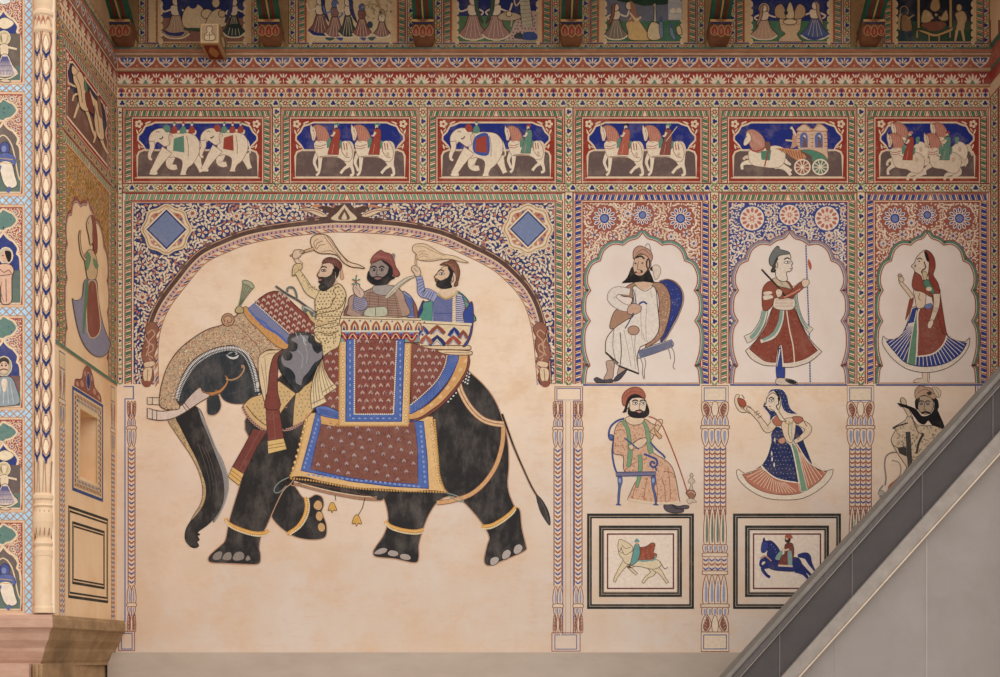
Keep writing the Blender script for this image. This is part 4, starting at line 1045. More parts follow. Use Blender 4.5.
a = Art(BACK, E+.0098); a.z(*K_)
a.shape('820,60 850,10 872,-20 882,30 880,120 868,190 840,250 815,252 845,190', '2f4a98', '5a3a34', .8)
a.poly('552,108 868,124 862,170 845,215 820,250 552,252', 'dcc6a2', False, '6a4636', .8)
for (cx, cy, w, h, c) in ((575, 175, 30, 36, '26377c'), (660, 240, 50, 44, '2b3566'), (765, 185, 32, 38, '26377c'), (660, 170, 46, 36, '8a4c3c'), (590, 230, 34, 36, 'a05a44'), (760, 235, 42, 36, '9c4c3c'), (820, 200, 24, 36, '8a4c3c')):
    a.line([(cx-w, cy+8), (cx-w*.5, cy-h*.5), (cx, cy-h), (cx+w*.5, cy-h*.5), (cx+w, cy+8)], 3.4, c, False); a.line([(cx-w*.6, cy+10), (cx, cy-h*.45), (cx+w*.6, cy+10)], 1.2, '8f9ab8', False)
a.line('548,104 872,122', 2.4, 'e0cca8', False); a.line('548,112 872,130', .6, '6a4636', False)
a.build('rear_seat_panel', hw, 'fresh')
a = Art(BACK, E+.0092); a.z(*K_)
a.shape('560,256 640,252 760,248 850,250 868,262 855,276 760,276 640,272', 'dcc29c', '6a4636', .7); a.shape('660,280 760,278 860,284 876,296 860,308 760,308 700,300', 'dcc29c', '6a4636', .7); a.line('700,292 860,296', .5, '8a6248')
a.build('seat_pole', hw, 'fresh')
a = Art(BACK, E+.0085); a.z(*K_)
a.shape('88,75 90,40 105,8 125,-8 122,75', '8a5a4c', '4a3a48', .7); a.shape('122,75 120,0 150,-20 210,-20 215,75', '8f9ac0', '4a4a60', .5); a.hatch('122,0 122,72 212,0 212,72', 11, '4a5a94', .6)
a.build('cushion', hw, 'fresh'); a = Art(BACK, E+.0079); a.z(*K_)
a.shape('545,105 542,60 556,10 580,-25 600,100', '26397f', '5a3a34', .7)
a.build('cushion', hw, 'fresh'); a = Art(BACK, E+.0085); a.z(*(270, 220, 6.64)); a.shape('905,640 900,560 880,478 915,490 950,530 975,590 978,645', '7f8cb8', '5a3a48', .8); a.hatch('890,490 905,640 950,530 975,640', 14, '36488e', .6); a.shape('950,540 975,580 980,648 962,648', '8a5a4c', '4a3a38', .5)
a.build('cushion', hw, 'fresh')
# ================= the three riders =================
C_ = (270, 220, 6.64); R_ = (370, 220, 6.64)
t = thing('painted_person', 'painted elephant driver in yellow spotted coat raising a whisk behind the elephant neck', 'painted person', BACK(322, 330))
a = Art(BACK, E+.0120); a.z(*C_)
p = a.shape('330,470 390,455 450,425 480,440 502,480 505,520 490,590 470,640 460,690* 470,760 440,800 360,820 300,800 296,700 302,640 300,580 302,520', 'd8c096', '5f5038', .8)
a.z(220, 300, 4.23); a.shape('402,120 505,100 505,190 470,215 438,238* 428,180 410,160', 'd8c096', '5f5038', .7); p2 = [a.zz(q) for q in ((425, 170), (495, 150), (490, 190), (440, 222))]; a.flecks(p2, 40, ('7a6238',), .6, .5); a.line('425,130 460,148 500,125', 2.4, 'cdb489'); a.line('425,134 460,153 502,130', .6, '5f5038'); a.z(*C_)
a.butas(p, 3.6, 3.4, .8, '7a6238', '5a4628', .75, seed=12)
a.limb('315,500 262,470 225,410 200,370 182,345', (9, 8.5, 7.5, 6.5, 6), 'd8c096', line='5f5038')
q = [a.zz(v) for v in ((300, 500), (240, 440), (190, 375), (165, 370), (175, 330), (205, 320), (250, 400), (320, 450))]; a.flecks(q, 120, ('8a7444',), .45, .5)
a.line('420,520 400,580 320,600 310,640', .8, '6a5634'); a.line('500,520 460,590 320,625', .8, '6a5634'); a.line('455,440 420,470 440,500 420,540', .7, '6a5634'); a.line('300,640 470,640', .6, '6a5634')
for yy in (660, 700, 740): a.line([(305, yy), (380, yy+18), (460, yy-2)], .6, '6a5634')
a.build('coat', t, 'fresh')
a = Art(BACK, E+.0110); a.z(*C_); a.limb('210,300 180,270 165,235', (4.5, 4, 4), 'd9bda0', line='6a5040'); a.shape('150,240 160,205 190,198 215,200 232,212 215,222 200,245 165,260', 'd9bda0', '6a5040', .6)
for yy in (204, 212, 220): a.line([(195, yy), (228, yy+6)], .4, '6a5040')
a.shape('160,300 205,290 215,320 195,340 155,372 148,350', 'cfb58a', '5f5038', .6)
a.shape('380,440 440,400 452,425 420,450 392,462', 'd0ac90'); a.build('arm', t, 'fresh')
a = Art(BACK, E+.0126); a.z(*C_)
a.shape('352,285 375,278 410,290 430,320 445,352 438,390 420,430 380,462 350,440 335,410 322,380 312,368 330,335 345,310', 'd6b69c', '6a5040', .6)
a.line('338,318 355,310 378,318', 1.1, '2a2220'); a.shape('340,335 358,328 374,338 358,345', 'd9c8b6', '2a2220', .6); a.ell(358, 336, 6, 6, '2a2220'); a.line('335,345 315,368 330,378', .5, '5a4030'); a.ell(438, 350, 8, 16, 'd0ae94', line='5a4030')
a.build('face', t, 'fresh')
a = Art(BACK, E+.0130); a.z(*C_)
a.shape('322,388 340,380 372,382 400,370 415,350 420,325 430,340 432,385 425,420 395,455 360,473 335,465 325,440 340,425 322,412 335,402', '33302f', '1c1a1a', .5); a.shape('324,395 340,392 342,404 326,404', 'b06a5c')
a.shape('430,290 450,300 462,330 455,370 440,388 435,350 425,320', '2a2625'); a.flecks([a.zz(v) for v in ((350, 400), (415, 390), (400, 440), (345, 455))], 60, ('56504c',), .3, .3, el=3)
a.build('beard', t, 'fresh')
a = Art(BACK, E+.0134); a.z(*C_); a.shape('350,290 358,265 390,250 430,255 462,275 478,305 468,335 455,325 430,298 395,285', '6d4038', '3a2824', .6)
for i in range(5): a.line([(365+i*18, 262+i*2), (385+i*18, 284+i*9)], .5, '8a5a50')
a.poly('470,330 478,325 492,388 484,396 468,390', 'd0a284', False, '8a6048', .4); a.build('turban', t, 'fresh')
a = Art(BACK, E+.0106); a.z(*C_)
a.shape('290,195 272,160 275,120 310,98 360,98 400,120 440,180 480,235 530,280 590,298 630,322 590,318 540,312 490,285 450,240 400,225 350,225 315,215', 'dfc2a2', '5f4a3a', .8)
for st in ('300,190 292,150 320,125', '305,195 310,160 350,140', '310,200 330,170 365,165', '360,110 420,190 470,250', '375,105 450,205 520,285', '340,215 400,205 450,235'): a.line(st, .6, '8a6a50')
a.limb('135,238 190,222 290,192', (1.2, 2.2, 3), 'c7a27c', line='5f4a3a'); a.build('fly_whisk', t, 'fresh')
a = Art(BACK, E+.0138); a.z(*C_); a.line('38,440 110,490 180,530 250,580 305,620', 1.8, '4f5450'); a.line('120,478 115,460 130,448 155,452 172,480 178,515 168,525', 1.8, '6a706a'); a.shape('215,575 260,580 300,618 290,640 250,625 225,605', 'b0ada0', '4f5450', .6); a.hatch('222,580 230,608 295,618 285,638', 7, '5f6460', .5)
a.line('250,610 280,660 330,690 400,660', 2.2, 'cdb083'); a.build('elephant_goad', t, 'fresh')
# seated lord
t = thing('painted_person', 'painted bearded lord in red turban seated in the howdah holding a flower', 'painted person', BACK(375, 318))
a = Art(BACK, E+.0088); a.z(*C_)
a.shape('540,640 520,580 525,520 560,495 620,480 690,450 760,440 830,440 880,480 900,540 908,640', 'a88c7a', '5a4438', .8)
a.hatch('640,480 600,640 830,460 880,640', 16, '6f4e44', .6); a.hatch('640,470 850,480 620,630 890,640', 4, '7a5448', .6)
a.shape('690,440 750,430 800,435 830,450 790,495 740,500 700,490 680,465', 'a39a94', '6a5a50', .6)
a.shape('640,590 690,580 770,580 768,638 632,638', 'b8b8a0', '6a5a50', .6); a.line('700,585 702,638', .7, '6a5a50', False)
a.shape('575,495 620,510 650,560 620,600 560,590 555,530', '9a8f9c', '4a4a60', .5); a.hatch('560,500 540,600 640,520 620,640', 9, '5a5f88', .5)
a.build('coat', t, 'fresh')
a = Art(BACK, E+.0094); a.z(*C_); a.shape('552,450 560,430 585,425 600,450 620,470 625,500 605,520 570,500 555,475', 'cdb0a0', '5a4438', .6); a.line('565,445 590,470 600,500', .4, '6a5040')
a.line('575,440 570,385', .9, '4f7a5c', False); a.flower(*a.zz((570, 408)), 2.2, 'a04a44', 'd0806c'); a.lay(); a.hold = True
for x, y, an in ((574, 375, -1.4), (555, 398, 3.4), (590, 398, -.4), (552, 425, 2.6), (590, 425, .5)): a.leaf(*a.zz((x, y)), 3.6, 1.8, an, '4f8a68')
a.hold = False; a.build('hand', t, 'fresh')
a = Art(BACK, E+.0100); a.z(*C_)
a.shape('672,300 690,275 740,262 790,290 808,340 795,380 770,410 720,425 680,410 660,370 664,330', '94847c', '4a3c38', .6)
for x in (690, 742): a.line([(x-18, 320), (x, 308), (x+18, 318)], 1.1, '241f20'); a.shape(f'{x-14},332 {x},324 {x+15},332 {x},341', 'c8beb8', '241f20', .5); a.ell(x+1, 332, 7, 7, '241f20')
a.line('714,330 705,362 722,366', .6, '4a3c38'); a.ell(808, 335, 9, 20, '9a8880', line='4a3c38')
a.build('face', t, 'fresh')
a = Art(BACK, E+.0104); a.z(*C_)
a.shape('655,340 665,365 680,380 715,374 750,380 780,355 790,320 800,330 812,372 830,385 800,402 780,425 730,435 690,430 660,410 645,385', '262427', '151416', .4); a.shape('690,388 715,380 742,388 715,398', '8a6a64')
a.shape('735,262 780,285 812,320 815,365 795,340 785,310 755,285', '262427'); a.build('beard', t, 'fresh')
a = Art(BACK, E+.0108); a.z(*C_); a.shape('672,290 675,255 700,225 735,202 760,215 805,230 825,270 835,310 862,355 850,375 820,368 812,320 785,285 740,266', '8f544c', '5a332e', .6)
for i in range(6): a.line([(690+i*20, 250-i*2), (730+i*15, 232+i*8)], .5, 'a87066')
a.line('680,285 740,262 800,300', .7, '6a3c36'); a.line('825,240 815,225 830,235 822,260', 1.0, '8a8d82'); a.build('turban', t, 'fresh')
a = Art(BACK, E+.0112); a.z(*C_); a.limb('768,520 810,480 860,430 920,390 965,375', (2.2, 4.5, 4, 3, 1), 'c9c0ac', line='6a5a48'); a.line('780,510 850,445 930,388', .5, '8a7c68'); a.build('sword', t, 'fresh')
# attendant behind
t = thing('painted_person', 'painted attendant in blue striped coat standing behind the lord in the howdah', 'painted person', BACK(446, 322))
a = Art(BACK, E+.0080); a.z(*R_)
a.shape('345,680 350,600 355,550 400,538 450,495 520,480 570,470 620,500 660,550 680,610 680,680', '4f8f7c', '2f3f5a', .9)
a.shape('625,540 660,560 682,610 680,690 650,690 640,600', '5a9684', '8a4a40', .8)
b = [('412,690 418,560 430,500 470,490 540,500 550,540 545,690', 'b4b2c2'), ('565,690 570,560 575,490 610,500 630,560 635,690', 'c9c0c4')]
for st, c in b: a.poly(st, c, False, '3a4478', .6)
a.hatch('422,500 545,500 418,690 543,690', 18, '3f4c8e', .7); a.hatch('575,500 570,690 625,510 633,690', 14, '3f4c8e', .8); a.poly('548,500 570,490 572,690 545,690', 'e0cdb4', False, '8a7468', .5); a.hatch('548,500 546,690 570,490 572,690', 12, 'a8887a', .4); a.line('420,620 545,620', .7, '3f4c8e', False)
a.build('coat', t, 'fresh')
a = Art(BACK, E+.0084); a.z(*R_)
a.limb('440,520 385,490 345,480 335,420 325,375', (9, 10, 8.5, 6.5, 6), '9a9cbc', line='3a4478')
a.lay(); a.hold = True
for (x0, y0, x1, y1) in ((425, 482, 400, 535), (410, 478, 385, 525), (395, 474, 370, 518), (380, 468, 352, 505), (370, 455, 335, 492), (362, 440, 322, 470), (358, 425, 318, 448), (354, 408, 314, 425), (350, 392, 310, 402)): a.stroke([a.zz((x0, y0)), a.zz((x1, y1))], .6, '3f4c8e')
a.hold = False
a.shape('280,310 300,305 325,318 338,350 330,372 305,375 290,350 278,335', 'd6bba0', '6a5040', .6); a.line('290,320 315,345', .4, '6a5040'); a.shape('465,470 520,450 570,455 560,490 500,520 450,500', 'dcc2a4'); a.line('455,490 500,522 560,500 578,470', 2.2, 'cdb07e'); a.line('455,495 500,527 560,505', .5, '7a6040')
a.build('arm', t, 'fresh')
a = Art(BACK, E+.0088); a.z(*R_); a.shape('468,330 490,310 520,312 545,340 550,380 540,420 510,440 470,440 440,412 432,395 438,388 425,380 445,355 460,340', 'd6b698', '6a5040', .6)
a.line('452,345 470,332 492,342', 1.0, '2a2220'); a.shape('458,358 478,350 495,360 476,366', 'eee4d8', '2a2220', .5); a.ell(477, 358, 6, 6, '2f3a38'); a.line('448,360 426,380 440,388', .5, '5a4030'); a.ell(548, 390, 9, 20, 'cfae90', line='5a4030'); a.build('face', t, 'fresh')
a = Art(BACK, E+.0092); a.z(*R_); a.shape('432,398 445,392 470,404 500,392 520,380 530,350 518,320 535,315 552,345 545,380 535,420 545,445 520,455 490,458 460,450 440,432 445,412', '2c2a2b', '1a1819', .4); a.line('436,398 452,402', .8, 'b06a5c'); a.build('beard', t, 'fresh')
a = Art(BACK, E+.0096); a.z(*R_); a.shape('466,300 485,285 520,275 545,264 575,285 595,330 595,370 585,410 582,435 560,440 562,420 572,400 568,360 545,330 520,305 490,300', '7b5140', '4a3026', .6)
for i in range(5): a.line([(500+i*16, 285+i*3), (545+i*8, 300+i*22)], .5, '9a6e58')
a.build('turban', t, 'fresh')
a = Art(BACK, E+.0078); a.z(*R_); a.limb('308,320 305,270 312,215', (1.8, 1.6, 1.6), 'd9bc98', line='7a6048')
a.shape('305,225 282,200 290,170 325,158 370,162 420,190 480,225 560,240 610,262 655,284 600,278 540,262 480,262 420,272 360,272 320,262 310,240', 'dfc3a0', '8a6e54', .6)
for st in ('310,235 330,210 370,208', '315,245 345,225 390,235', '322,255 360,240 400,255', '300,180 350,175 420,210 500,240', '340,268 420,262 480,255'): a.line(st, .5, 'a88a6c')
a.build('fly_whisk', t, 'fresh')
# ================= figures in and under the three arches =================
OL = '4a342c'
def P(name, label, cat='painted person', at=(0, 0)): return thing(name, label, cat, BACK(*at))
# --- man with forked beard, seated
Z = (575, 225, 4.1)
t = P('painted_person', 'painted seated man with forked black beard and pale coat on a blue backed chair', at=(637, 380))
ch = P('painted_chair', 'painted chair with a tall blue back under the forked beard man', 'painted chair', (665, 375))
a = Art(BACK, .0050); a.z(*Z)
a.shape('345,232 375,224 410,238 435,270 440,310 425,360 400,410 365,470 350,475 370,420 392,350 388,290 370,250', '2c3a80', OL, .7)
p = [a.zz(q) for q in outline('360,232 410,245 435,300 410,370 370,450 390,340', True, True)]; a.flecks(p, 60, ('9aa6cc',), .35, 1, el=1)
a.line('345,232 378,222 415,236 441,272 445,312 428,365 405,412 366,478', .8, '8a6a58')
a.shape('252,545* 258,520 300,500 345,485 395,470* 405,488 400,500* 340,522 270,545', 'b9b7bc', OL, .5); a.hatch('258,518 268,546 398,472 402,500', 26, '6a6e88', .35)
for st in ('268,545 278,575 276,605 282,632', '285,545 290,570 284,600 286,630', '392,498 405,520 408,555 402,580 410,592', '380,502 388,525 392,550'): a.line(st, .7, '8a7c78')
a.build('backrest_and_seat', ch, 'fresh')
a = Art(BACK, .0062); a.z(*Z)
a.shape('200,265 240,238 330,235 365,245 388,285 392,340 380,400 355,460 300,500 290,495 330,430 345,330 335,270 300,245 260,250 240,290 235,330 240,370 200,400 160,425 142,415 165,350 215,340 235,300 190,290', 'a57f66', OL, .6)
p = [a.zz(q) for q in outline('330,240 385,290 385,390 340,460 335,380 345,310', True, True)]; a.flecks(p, 110, ('7d5a48', 'cdb090'), .5, .6)
a.build('brown_mantle', t, 'fresh')
a = Art(BACK, .0070); a.z(*Z)
a.shape('235,258 258,248 300,245 330,262 338,330 345,420 320,470 268,500* 255,540 262,610* 180,578 125,520* 128,470 160,425 210,390 240,370 240,300', 'dfd2c4', OL, .7)
a.line('160,425 155,500 168,560', .7, '8a7a70'); a.line([(262, 610), (180, 578)], 1.5, '3a3330', False); a.line([(178, 568), (125, 522)], 1.5, '3a3330', False); a.line('185,440 190,520 184,578', .8, '4a4240'); a.line('252,420 245,500 262,608', .6, '9a8a80')
for st in ('272,330 270,380 275,470', '295,330 290,400 292,470', '250,265 246,310 255,325', '310,270 315,300', '200,430 215,500 230,580', '225,425 238,500 248,590', '300,480 285,470 278,440'): a.line(st, .5, 'a8988c')
a.line('250,250 285,272 320,252', .6, '6a5a50'); a.line('238,262 248,300 250,340', .9, '5a6a80'); a.ell(240, 432, 24, 19, 'b08a74', line=OL)
a.build('coat', t, 'fresh')
a = Art(BACK, .0078); a.z(*Z)
a.limb('225,275 170,270 150,300 190,335 240,345', (7, 8, 9, 8, 5), 'dccfc2', line='7a6a60'); a.shape('222,330 245,322 270,335 268,355 240,368 215,360', 'c4a088', OL, .5); a.line('262,325 280,315 295,325', 1.6, '3f5088'); a.line('240,360 220,400 205,425', 1.0, '3f4c70')
a.build('arm', t, 'fresh')
a = Art(BACK, .0082); a.z(*Z)
a.shape('248,235 300,232 318,242 285,268 255,250', 'cfae92'); a.shape('245,140 265,122 300,125 312,155 305,190 280,215 250,205 238,175', 'cba98e', OL, .5)
a.line('250,135 270,128 285,140', 1.5, '241f1e'); a.ell(248, 158, 4.5, 3.5, '3a3432'); a.ell(276, 156, 4.5, 3.5, '3a3432'); a.line('260,150 256,180 268,184', .5, OL); a.ell(300, 160, 7, 20, 'c39e84', line='201c1c', w=1.2)
a.build('face', t, 'fresh')
a = Art(BACK, .0086); a.z(*Z)
a.shape('234,172 245,200 262,208 278,205 292,190 300,182 312,205 325,238* 285,232 255,234 192,238* 215,215', '1f1d1e', '151314', .4); a.line('246,192 262,200 275,192 268,186', 1.4, '151314'); a.shape('250,198 262,203 274,198 262,194', 'c08a78'); a.ell(318, 180, 9, 9, '241f1e')
a.build('beard', t, 'fresh')
a = Art(BACK, .0090); a.z(*Z)
a.shape('240,140 240,105 262,86 285,92 308,105 318,130 310,150 295,128 270,118 252,128', 'b98e78', OL, .6); a.line('250,120 280,100 310,125', .4, OL); a.line('285,95 295,78 305,82 312,105', .7, '9a8a80'); a.shape('318,170 340,165 352,185 345,210 330,225 322,200', 'd9c6b4', '8a7a70', .5)
a.build('turban', t, 'fresh')
for st, sh in (('128,560 160,560 158,600 152,630 118,632 132,600', '78,632 90,625 118,636 150,632 152,645 100,648 84,642'), ('182,580 212,590 190,620 172,632', '158,640 168,622 195,602 212,592 205,608 180,636')):
    a = Art(BACK, .0066); a.z(*Z); a.shape(st, 'b79a88', OL, .5); a.shape(sh, '4a4650', '28242a', .6); a.build('foot', t, 'fresh')
# --- man with tall staff
Z = (720, 225, 4.1)
t = P('painted_person', 'painted standing man in russet flared robe and grey cap holding a tall staff', at=(789, 384))
a = Art(BACK, .0050); a.z(*Z)
a.line('352,82 358,250 366,450 370,650', 1.4, 'd9c8b8', False); a.line('352,82 358,250 366,450 370,650', 1.1, '35488c', False); a.beads([(352, 82), (358, 250), (366, 450), (370, 650)], 2.6, .55, 'c9c4cc', False)
a.shape('362,140 370,150 376,170 370,185 360,160', 'b5604a'); a.build('staff', t, 'fresh')
a = Art(BACK, .0054); a.z(*Z)
a.shape('232,560 262,560 264,630 234,632', '2f4290', OL, .5); a.shape('238,510 250,508 258,560 236,562', '2f4290'); a.line([(246, 510), (232, 580)], 1, 'dcd0c4', False)
a.build('leg', t, 'fresh')
a = Art(BACK, .0056); a.z(*Z); a.shape('232,630 262,628 300,636 315,645 310,654 235,654', 'd0bca8', OL, .5); a.shape('265,634 290,634 314,645 308,652 285,650', '28242a'); a.build('shoe', t, 'fresh')
a = Art(BACK, .0060); a.z(*Z)
sk = '215,338* 305,338* 330,400 370,470 418,520* 370,560 305,582 255,583* 248,500 240,505 232,578* 180,575 130,550 104,516* 150,470 190,400'
a.shape(sk, 'dccab6', OL, .6)
p = a.shape('216,338* 304,338* 328,400 362,465 400,515* 350,548 300,562 262,566* 255,500 246,492 236,510 228,564* 180,556 120,508* 160,460 195,400', '8a4738', '5a2c24', .5)
a.flecks(p, 260, ('a0604c', '74382c'), .6, .8); a.line('272,345 285,430 300,500 306,582', 1.0, 'dccab6'); a.build('skirt', t, 'fresh')
a = Art(BACK, .0066); a.z(*Z)
a.limb('185,350 172,400 140,450 105,470', (6, 6, 7, 8), 'd9cab6', line=OL); a.limb('183,350 170,400 148,440 125,465', (3.5, 3.5, 4, 4), '7fa090'); a.limb('255,340 248,400 220,455 165,478', (5, 5, 5, 4), 'd9cab6', line=OL); a.limb('252,345 244,400 218,448 175,472', (3, 3.4, 3.2, 2.4), '7fa090')
a.limb('305,250 315,330 340,400 375,435', (4, 3.4, 3.4, 6), 'd9cab6', line=OL); a.limb('306,260 315,330 338,395 360,425', (2.2, 2, 2, 2), '7fa090'); a.shape('225,300 300,300 304,340 272,350 222,340', 'dccab6', OL, .5); a.hatch('228,302 226,338 298,302 300,338', 6, 'b59a84', .4)
a.build('sash', t, 'fresh')
a = Art(BACK, .0070); a.z(*Z)
a.shape('215,228 240,222 280,232 300,265 302,300 270,298 225,300 215,330 190,352 175,340 172,290 178,255 195,235', '8f4c3b', '5a2c24', .6); a.shape('180,275 208,272 212,282 184,288', 'dccab6'); a.shape('178,290 212,288 216,300 182,308', 'dccab6', '8a6a58', .4)
a.limb('240,300 290,285 330,250 345,240', (2, 5, 7, 4), '8f4c3b', line='5a2c24'); a.shape('335,232 345,222 362,225 365,240 350,256 338,250', 'dcc2a6', OL, .5); a.shape('215,222 240,218 275,235 290,262 270,258 235,248', 'c9b295', OL, .5)
a.line('240,225 262,250 290,262', .5, '7fa090'); a.build('tunic', t, 'fresh')
a = Art(BACK, .0074); a.z(*Z); a.line('170,182 210,225 245,262 270,296', 1.5, '2e2826', False); a.shape('228,272 240,262 255,272 250,292 235,296', 'dcc2a6', OL, .5); a.line('262,298 300,280 330,262', 1.2, 'c98a72', False); a.build('sword', t, 'fresh')
a = Art(BACK, .0078); a.z(*Z)
a.shape('222,145 245,120 282,118 290,130 290,145 299,158 293,165 296,178 288,190 272,196 276,225 258,232 232,218 225,180', 'e0cfbc', OL, .6)
a.line('262,142 275,135 286,140', 1.1, '241f1e'); a.shape('262,154 275,148 288,153 276,159', 'f0e6da', '241f1e', .5); a.ell(277, 153, 3.4, 3, '241f1e'); a.line('284,180 294,179', .7, 'a5604c'); a.ell(232, 165, 5, 12, 'd6bfa6', line=OL); a.line('215,180 212,190 224,190 226,182', 1.8, '241f1e'); a.shape('215,150 232,130 238,140 228,160 226,180 214,184', '38322e')
a.build('face', t, 'fresh')
a = Art(BACK, .0082); a.z(*Z); a.shape('203,160 202,135 215,108 232,88 242,90 246,100 275,108 285,118 250,124 230,138 216,168', '6c706c', '3a3c3c', .6); a.build('cap', t, 'fresh')
# --- veiled woman with flower
Z = (865, 225, 4.104)
t = P('painted_person', 'painted standing woman in red veil and blue skirt holding up a small flower', at=(927, 384))
a = Art(BACK, .0050); a.z(*Z); a.shape('235,600 262,600 262,645 240,650 198,644 215,630 235,628', 'd9c2ac', '8a7468', .6); a.line([(258, 600), (256, 645)], .5, '8a7468', False); a.build('foot', t, 'fresh')
a = Art(BACK, .0054); a.z(*Z)
a.shape('190,340* 245,330 310,380 340,455 380,475 410,478 430,462* 425,500 390,550 330,590 250,606 170,590 110,545 72,490 74,455* 95,470 140,460 170,410', 'dfcebc', OL, .6)
p = a.shape('195,345* 250,330 310,380 342,458 380,478 418,484* 390,530 330,568 250,582 170,568 120,520 86,478* 110,470 145,460 175,405', '2f3f84', '2a3060', .5)
a.lay(); a.hold = True
for i in range(34):
    f = i/33; an = 2.95-f*2.75; x = 250+math.cos(an)*175; y = 400+math.sin(an)*175
    a.clipstroke(a.zz((222+(f-.3)*60, 400)), a.zz((x+(x-250)*.3, y+(y-400)*.1)), p, .6, 'd5c8c0')
a.hold = False
a.build('skirt', t, 'fresh')
a = Art(BACK, .0060); a.z(*Z); a.shape('216,345 224,345 218,440 208,578* 168,568* 190,450', '5d8a6c', OL, .5); a.line('212,350 192,450 174,566', .7, 'dfcebc'); a.line('220,350 214,450 208,575', .7, 'dfcebc')
a.shape('222,345 290,330 318,400 335,455 310,505 270,532 212,540* 216,440', '8a4a3e', 'dfcebc', 1.3); p = [a.zz(q) for q in outline('226,350 290,340 330,450 300,505 220,532', True, False)]; a.flecks(p, 110, ('a5685a', '743a30'), .5, .6, el=2)
a.shape('185,300 200,300 190,345 165,392 176,330', '8a4a3e'); a.build('apron', t, 'fresh')
a = Art(BACK, .0064); a.z(*Z)
a.shape('200,265 245,262 248,320 238,340 212,338 205,300', 'd9c2a6', OL, .5); a.line('225,280 220,300 228,310', .5, OL)
a.limb('196,300 175,270 150,240 143,222', (4, 4, 3.4, 3), 'd9bfa4', line=OL); a.shape('138,222 140,205 150,208 160,225 150,235', 'd9bfa4', OL, .5); a.line('143,215 142,205', .6, '6a5a48')
a.flower(*a.zz((143, 208)), 3.4, '8a6458', 'c9a08c', 8)
a.build('torso', t, 'fresh')
a = Art(BACK, .0068); a.z(*Z)
a.shape('192,245 205,190 225,195 250,260 275,285 270,295 235,275 205,268', '8f4a3c', OL, .5); a.shape('250,222 285,240 306,262 305,282 272,280 240,245', '4f8568', OL, .5); a.ell(262, 263, 12, 9, 'd9bfa4')
a.shape('245,105 268,112 285,140 288,175 280,205 300,240 308,280* 330,420 340,455* 318,440 300,380 275,300 285,270 262,225 262,160', '8a3f34', OL, .5)
a.build('veil', t, 'fresh')
a = Art(BACK, .0072); a.z(*Z)
a.shape('210,135 228,115 245,105 262,140 260,195 248,225 235,225 228,208 205,192 200,180 190,170 203,155', 'dcc6b0', OL, .6)
a.shape('242,108 256,120 262,150 252,145', '1f1b1c'); a.line('212,142 224,136 234,142', .9, '241f1e'); a.ell(222, 149, 4, 2.8, '241f1e'); a.line('242,150 248,175 236,185 232,195 244,205', 1.0, '1f1b1c'); a.ell(206, 168, 3, 3, 'none' if 0 else 'c9a080', line=OL)
a.shape('235,195 248,190 255,205 250,225 240,222', 'c9b58c', OL, .4); a.build('face', t, 'fresh')
a = Art(BACK, .0078); a.z(*Z); a.limb('294,282 293,330 282,370 272,395', (7, 6, 5, 4), 'dcc4ac', line=OL); a.shape('262,395 278,390 280,405 268,425 256,418', 'dcc4ac', OL, .5)
for y in (340, 348, 356): a.line([(278, y), (300, y+2)], .5, '8a7468')
a.shape('245,330 270,322 276,335 262,345 248,342', '6f7cae', OL, .4); a.build('arm', t, 'fresh')
# --- seated man smoking
Z = (585, 380, 4.836)
ch = P('painted_chair', 'painted blue armchair with curled arms under the man smoking a water pipe', 'painted chair', (635, 505))
a = Art(BACK, .0050); a.z(*Z)
a.line('190,186 155,198 125,225 115,260 120,285 135,290 138,278', 1.7, '3f4f88'); a.line('138,290 132,350 140,410 152,445', 1.6, '3f4f88'); a.ell(126, 276, 12, 13, '55649a', line='2f3a6a')
a.build('backrest', ch, 'fresh')
for ls in ((('190,280 240,320 260,335', 1.2),), (('315,300 345,335 375,360 388,378', 1.6),), (('285,358 320,372 345,385 348,410 330,422 316,410 322,395 335,400 334,408', 1.8), ('340,420 346,440', 1.3))):
    a = Art(BACK, .0078); a.z(*Z)
    for st, w in ls: a.line(st, w, '3f4f88')
    a.build('armrest', ch, 'fresh')
a = Art(BACK, .0076); a.z(*Z); a.poly('148,446 344,444 342,462 150,466', '75708c', False, '2f3a6a', .7); a.build('seat', ch, 'fresh')
for x, d in ((168, -8), (330, 16)):
    a = Art(BACK, .0074); a.z(*Z); a.limb([(x, 466), (x+2, 490), (x-1, 520), (x+d*.6, 560), (x+d*.8, 600)], (4, 4.5, 2.2, 2, 1.4), '4f5f94', line='2f3a6a'); a.ell(x, 486, 7, 12, '8f9ac0'); a.shape(f'{x+d*.8-14},604 {x+d*.8},596 {x+d*.8+14},606', '3f4f88'); a.build('leg', ch, 'fresh')
t = P('painted_person', 'painted seated man in orange robe and red cap smoking a water pipe', at=(650, 512))
a = Art(BACK, .0060); a.z(*Z)
rb = '200,195* 250,210 290,190 320,210 345,225 330,275 318,300 330,350 385,385 420,420 440,480 455,570 460,590* 400,598 300,596 205,578* 240,500 262,466 190,440 185,370 140,355 138,300 145,240 165,205'
p = a.shape(rb, 'cfa68a', OL, .6); a.flecks(p, 800, ('b57a58', 'dcb894', 'a86a4c'), .55, .6)
for st in ('262,470 240,530 228,575', '300,470 290,530 285,580', '340,470 350,530 348,590', '400,420 410,500 412,580', '440,480 420,450 380,440', '150,245 180,240 190,250', '140,320 185,318', '190,440 240,400 300,380', '370,470 385,520 388,592', '310,300 260,320 200,330'): a.line(st, .6, '9a6248')
a.line('208,576 300,592 400,596 458,588', 2.0, 'dcc4a4'); a.build('robe', t, 'fresh')
a = Art(BACK, .0066); a.z(*Z)
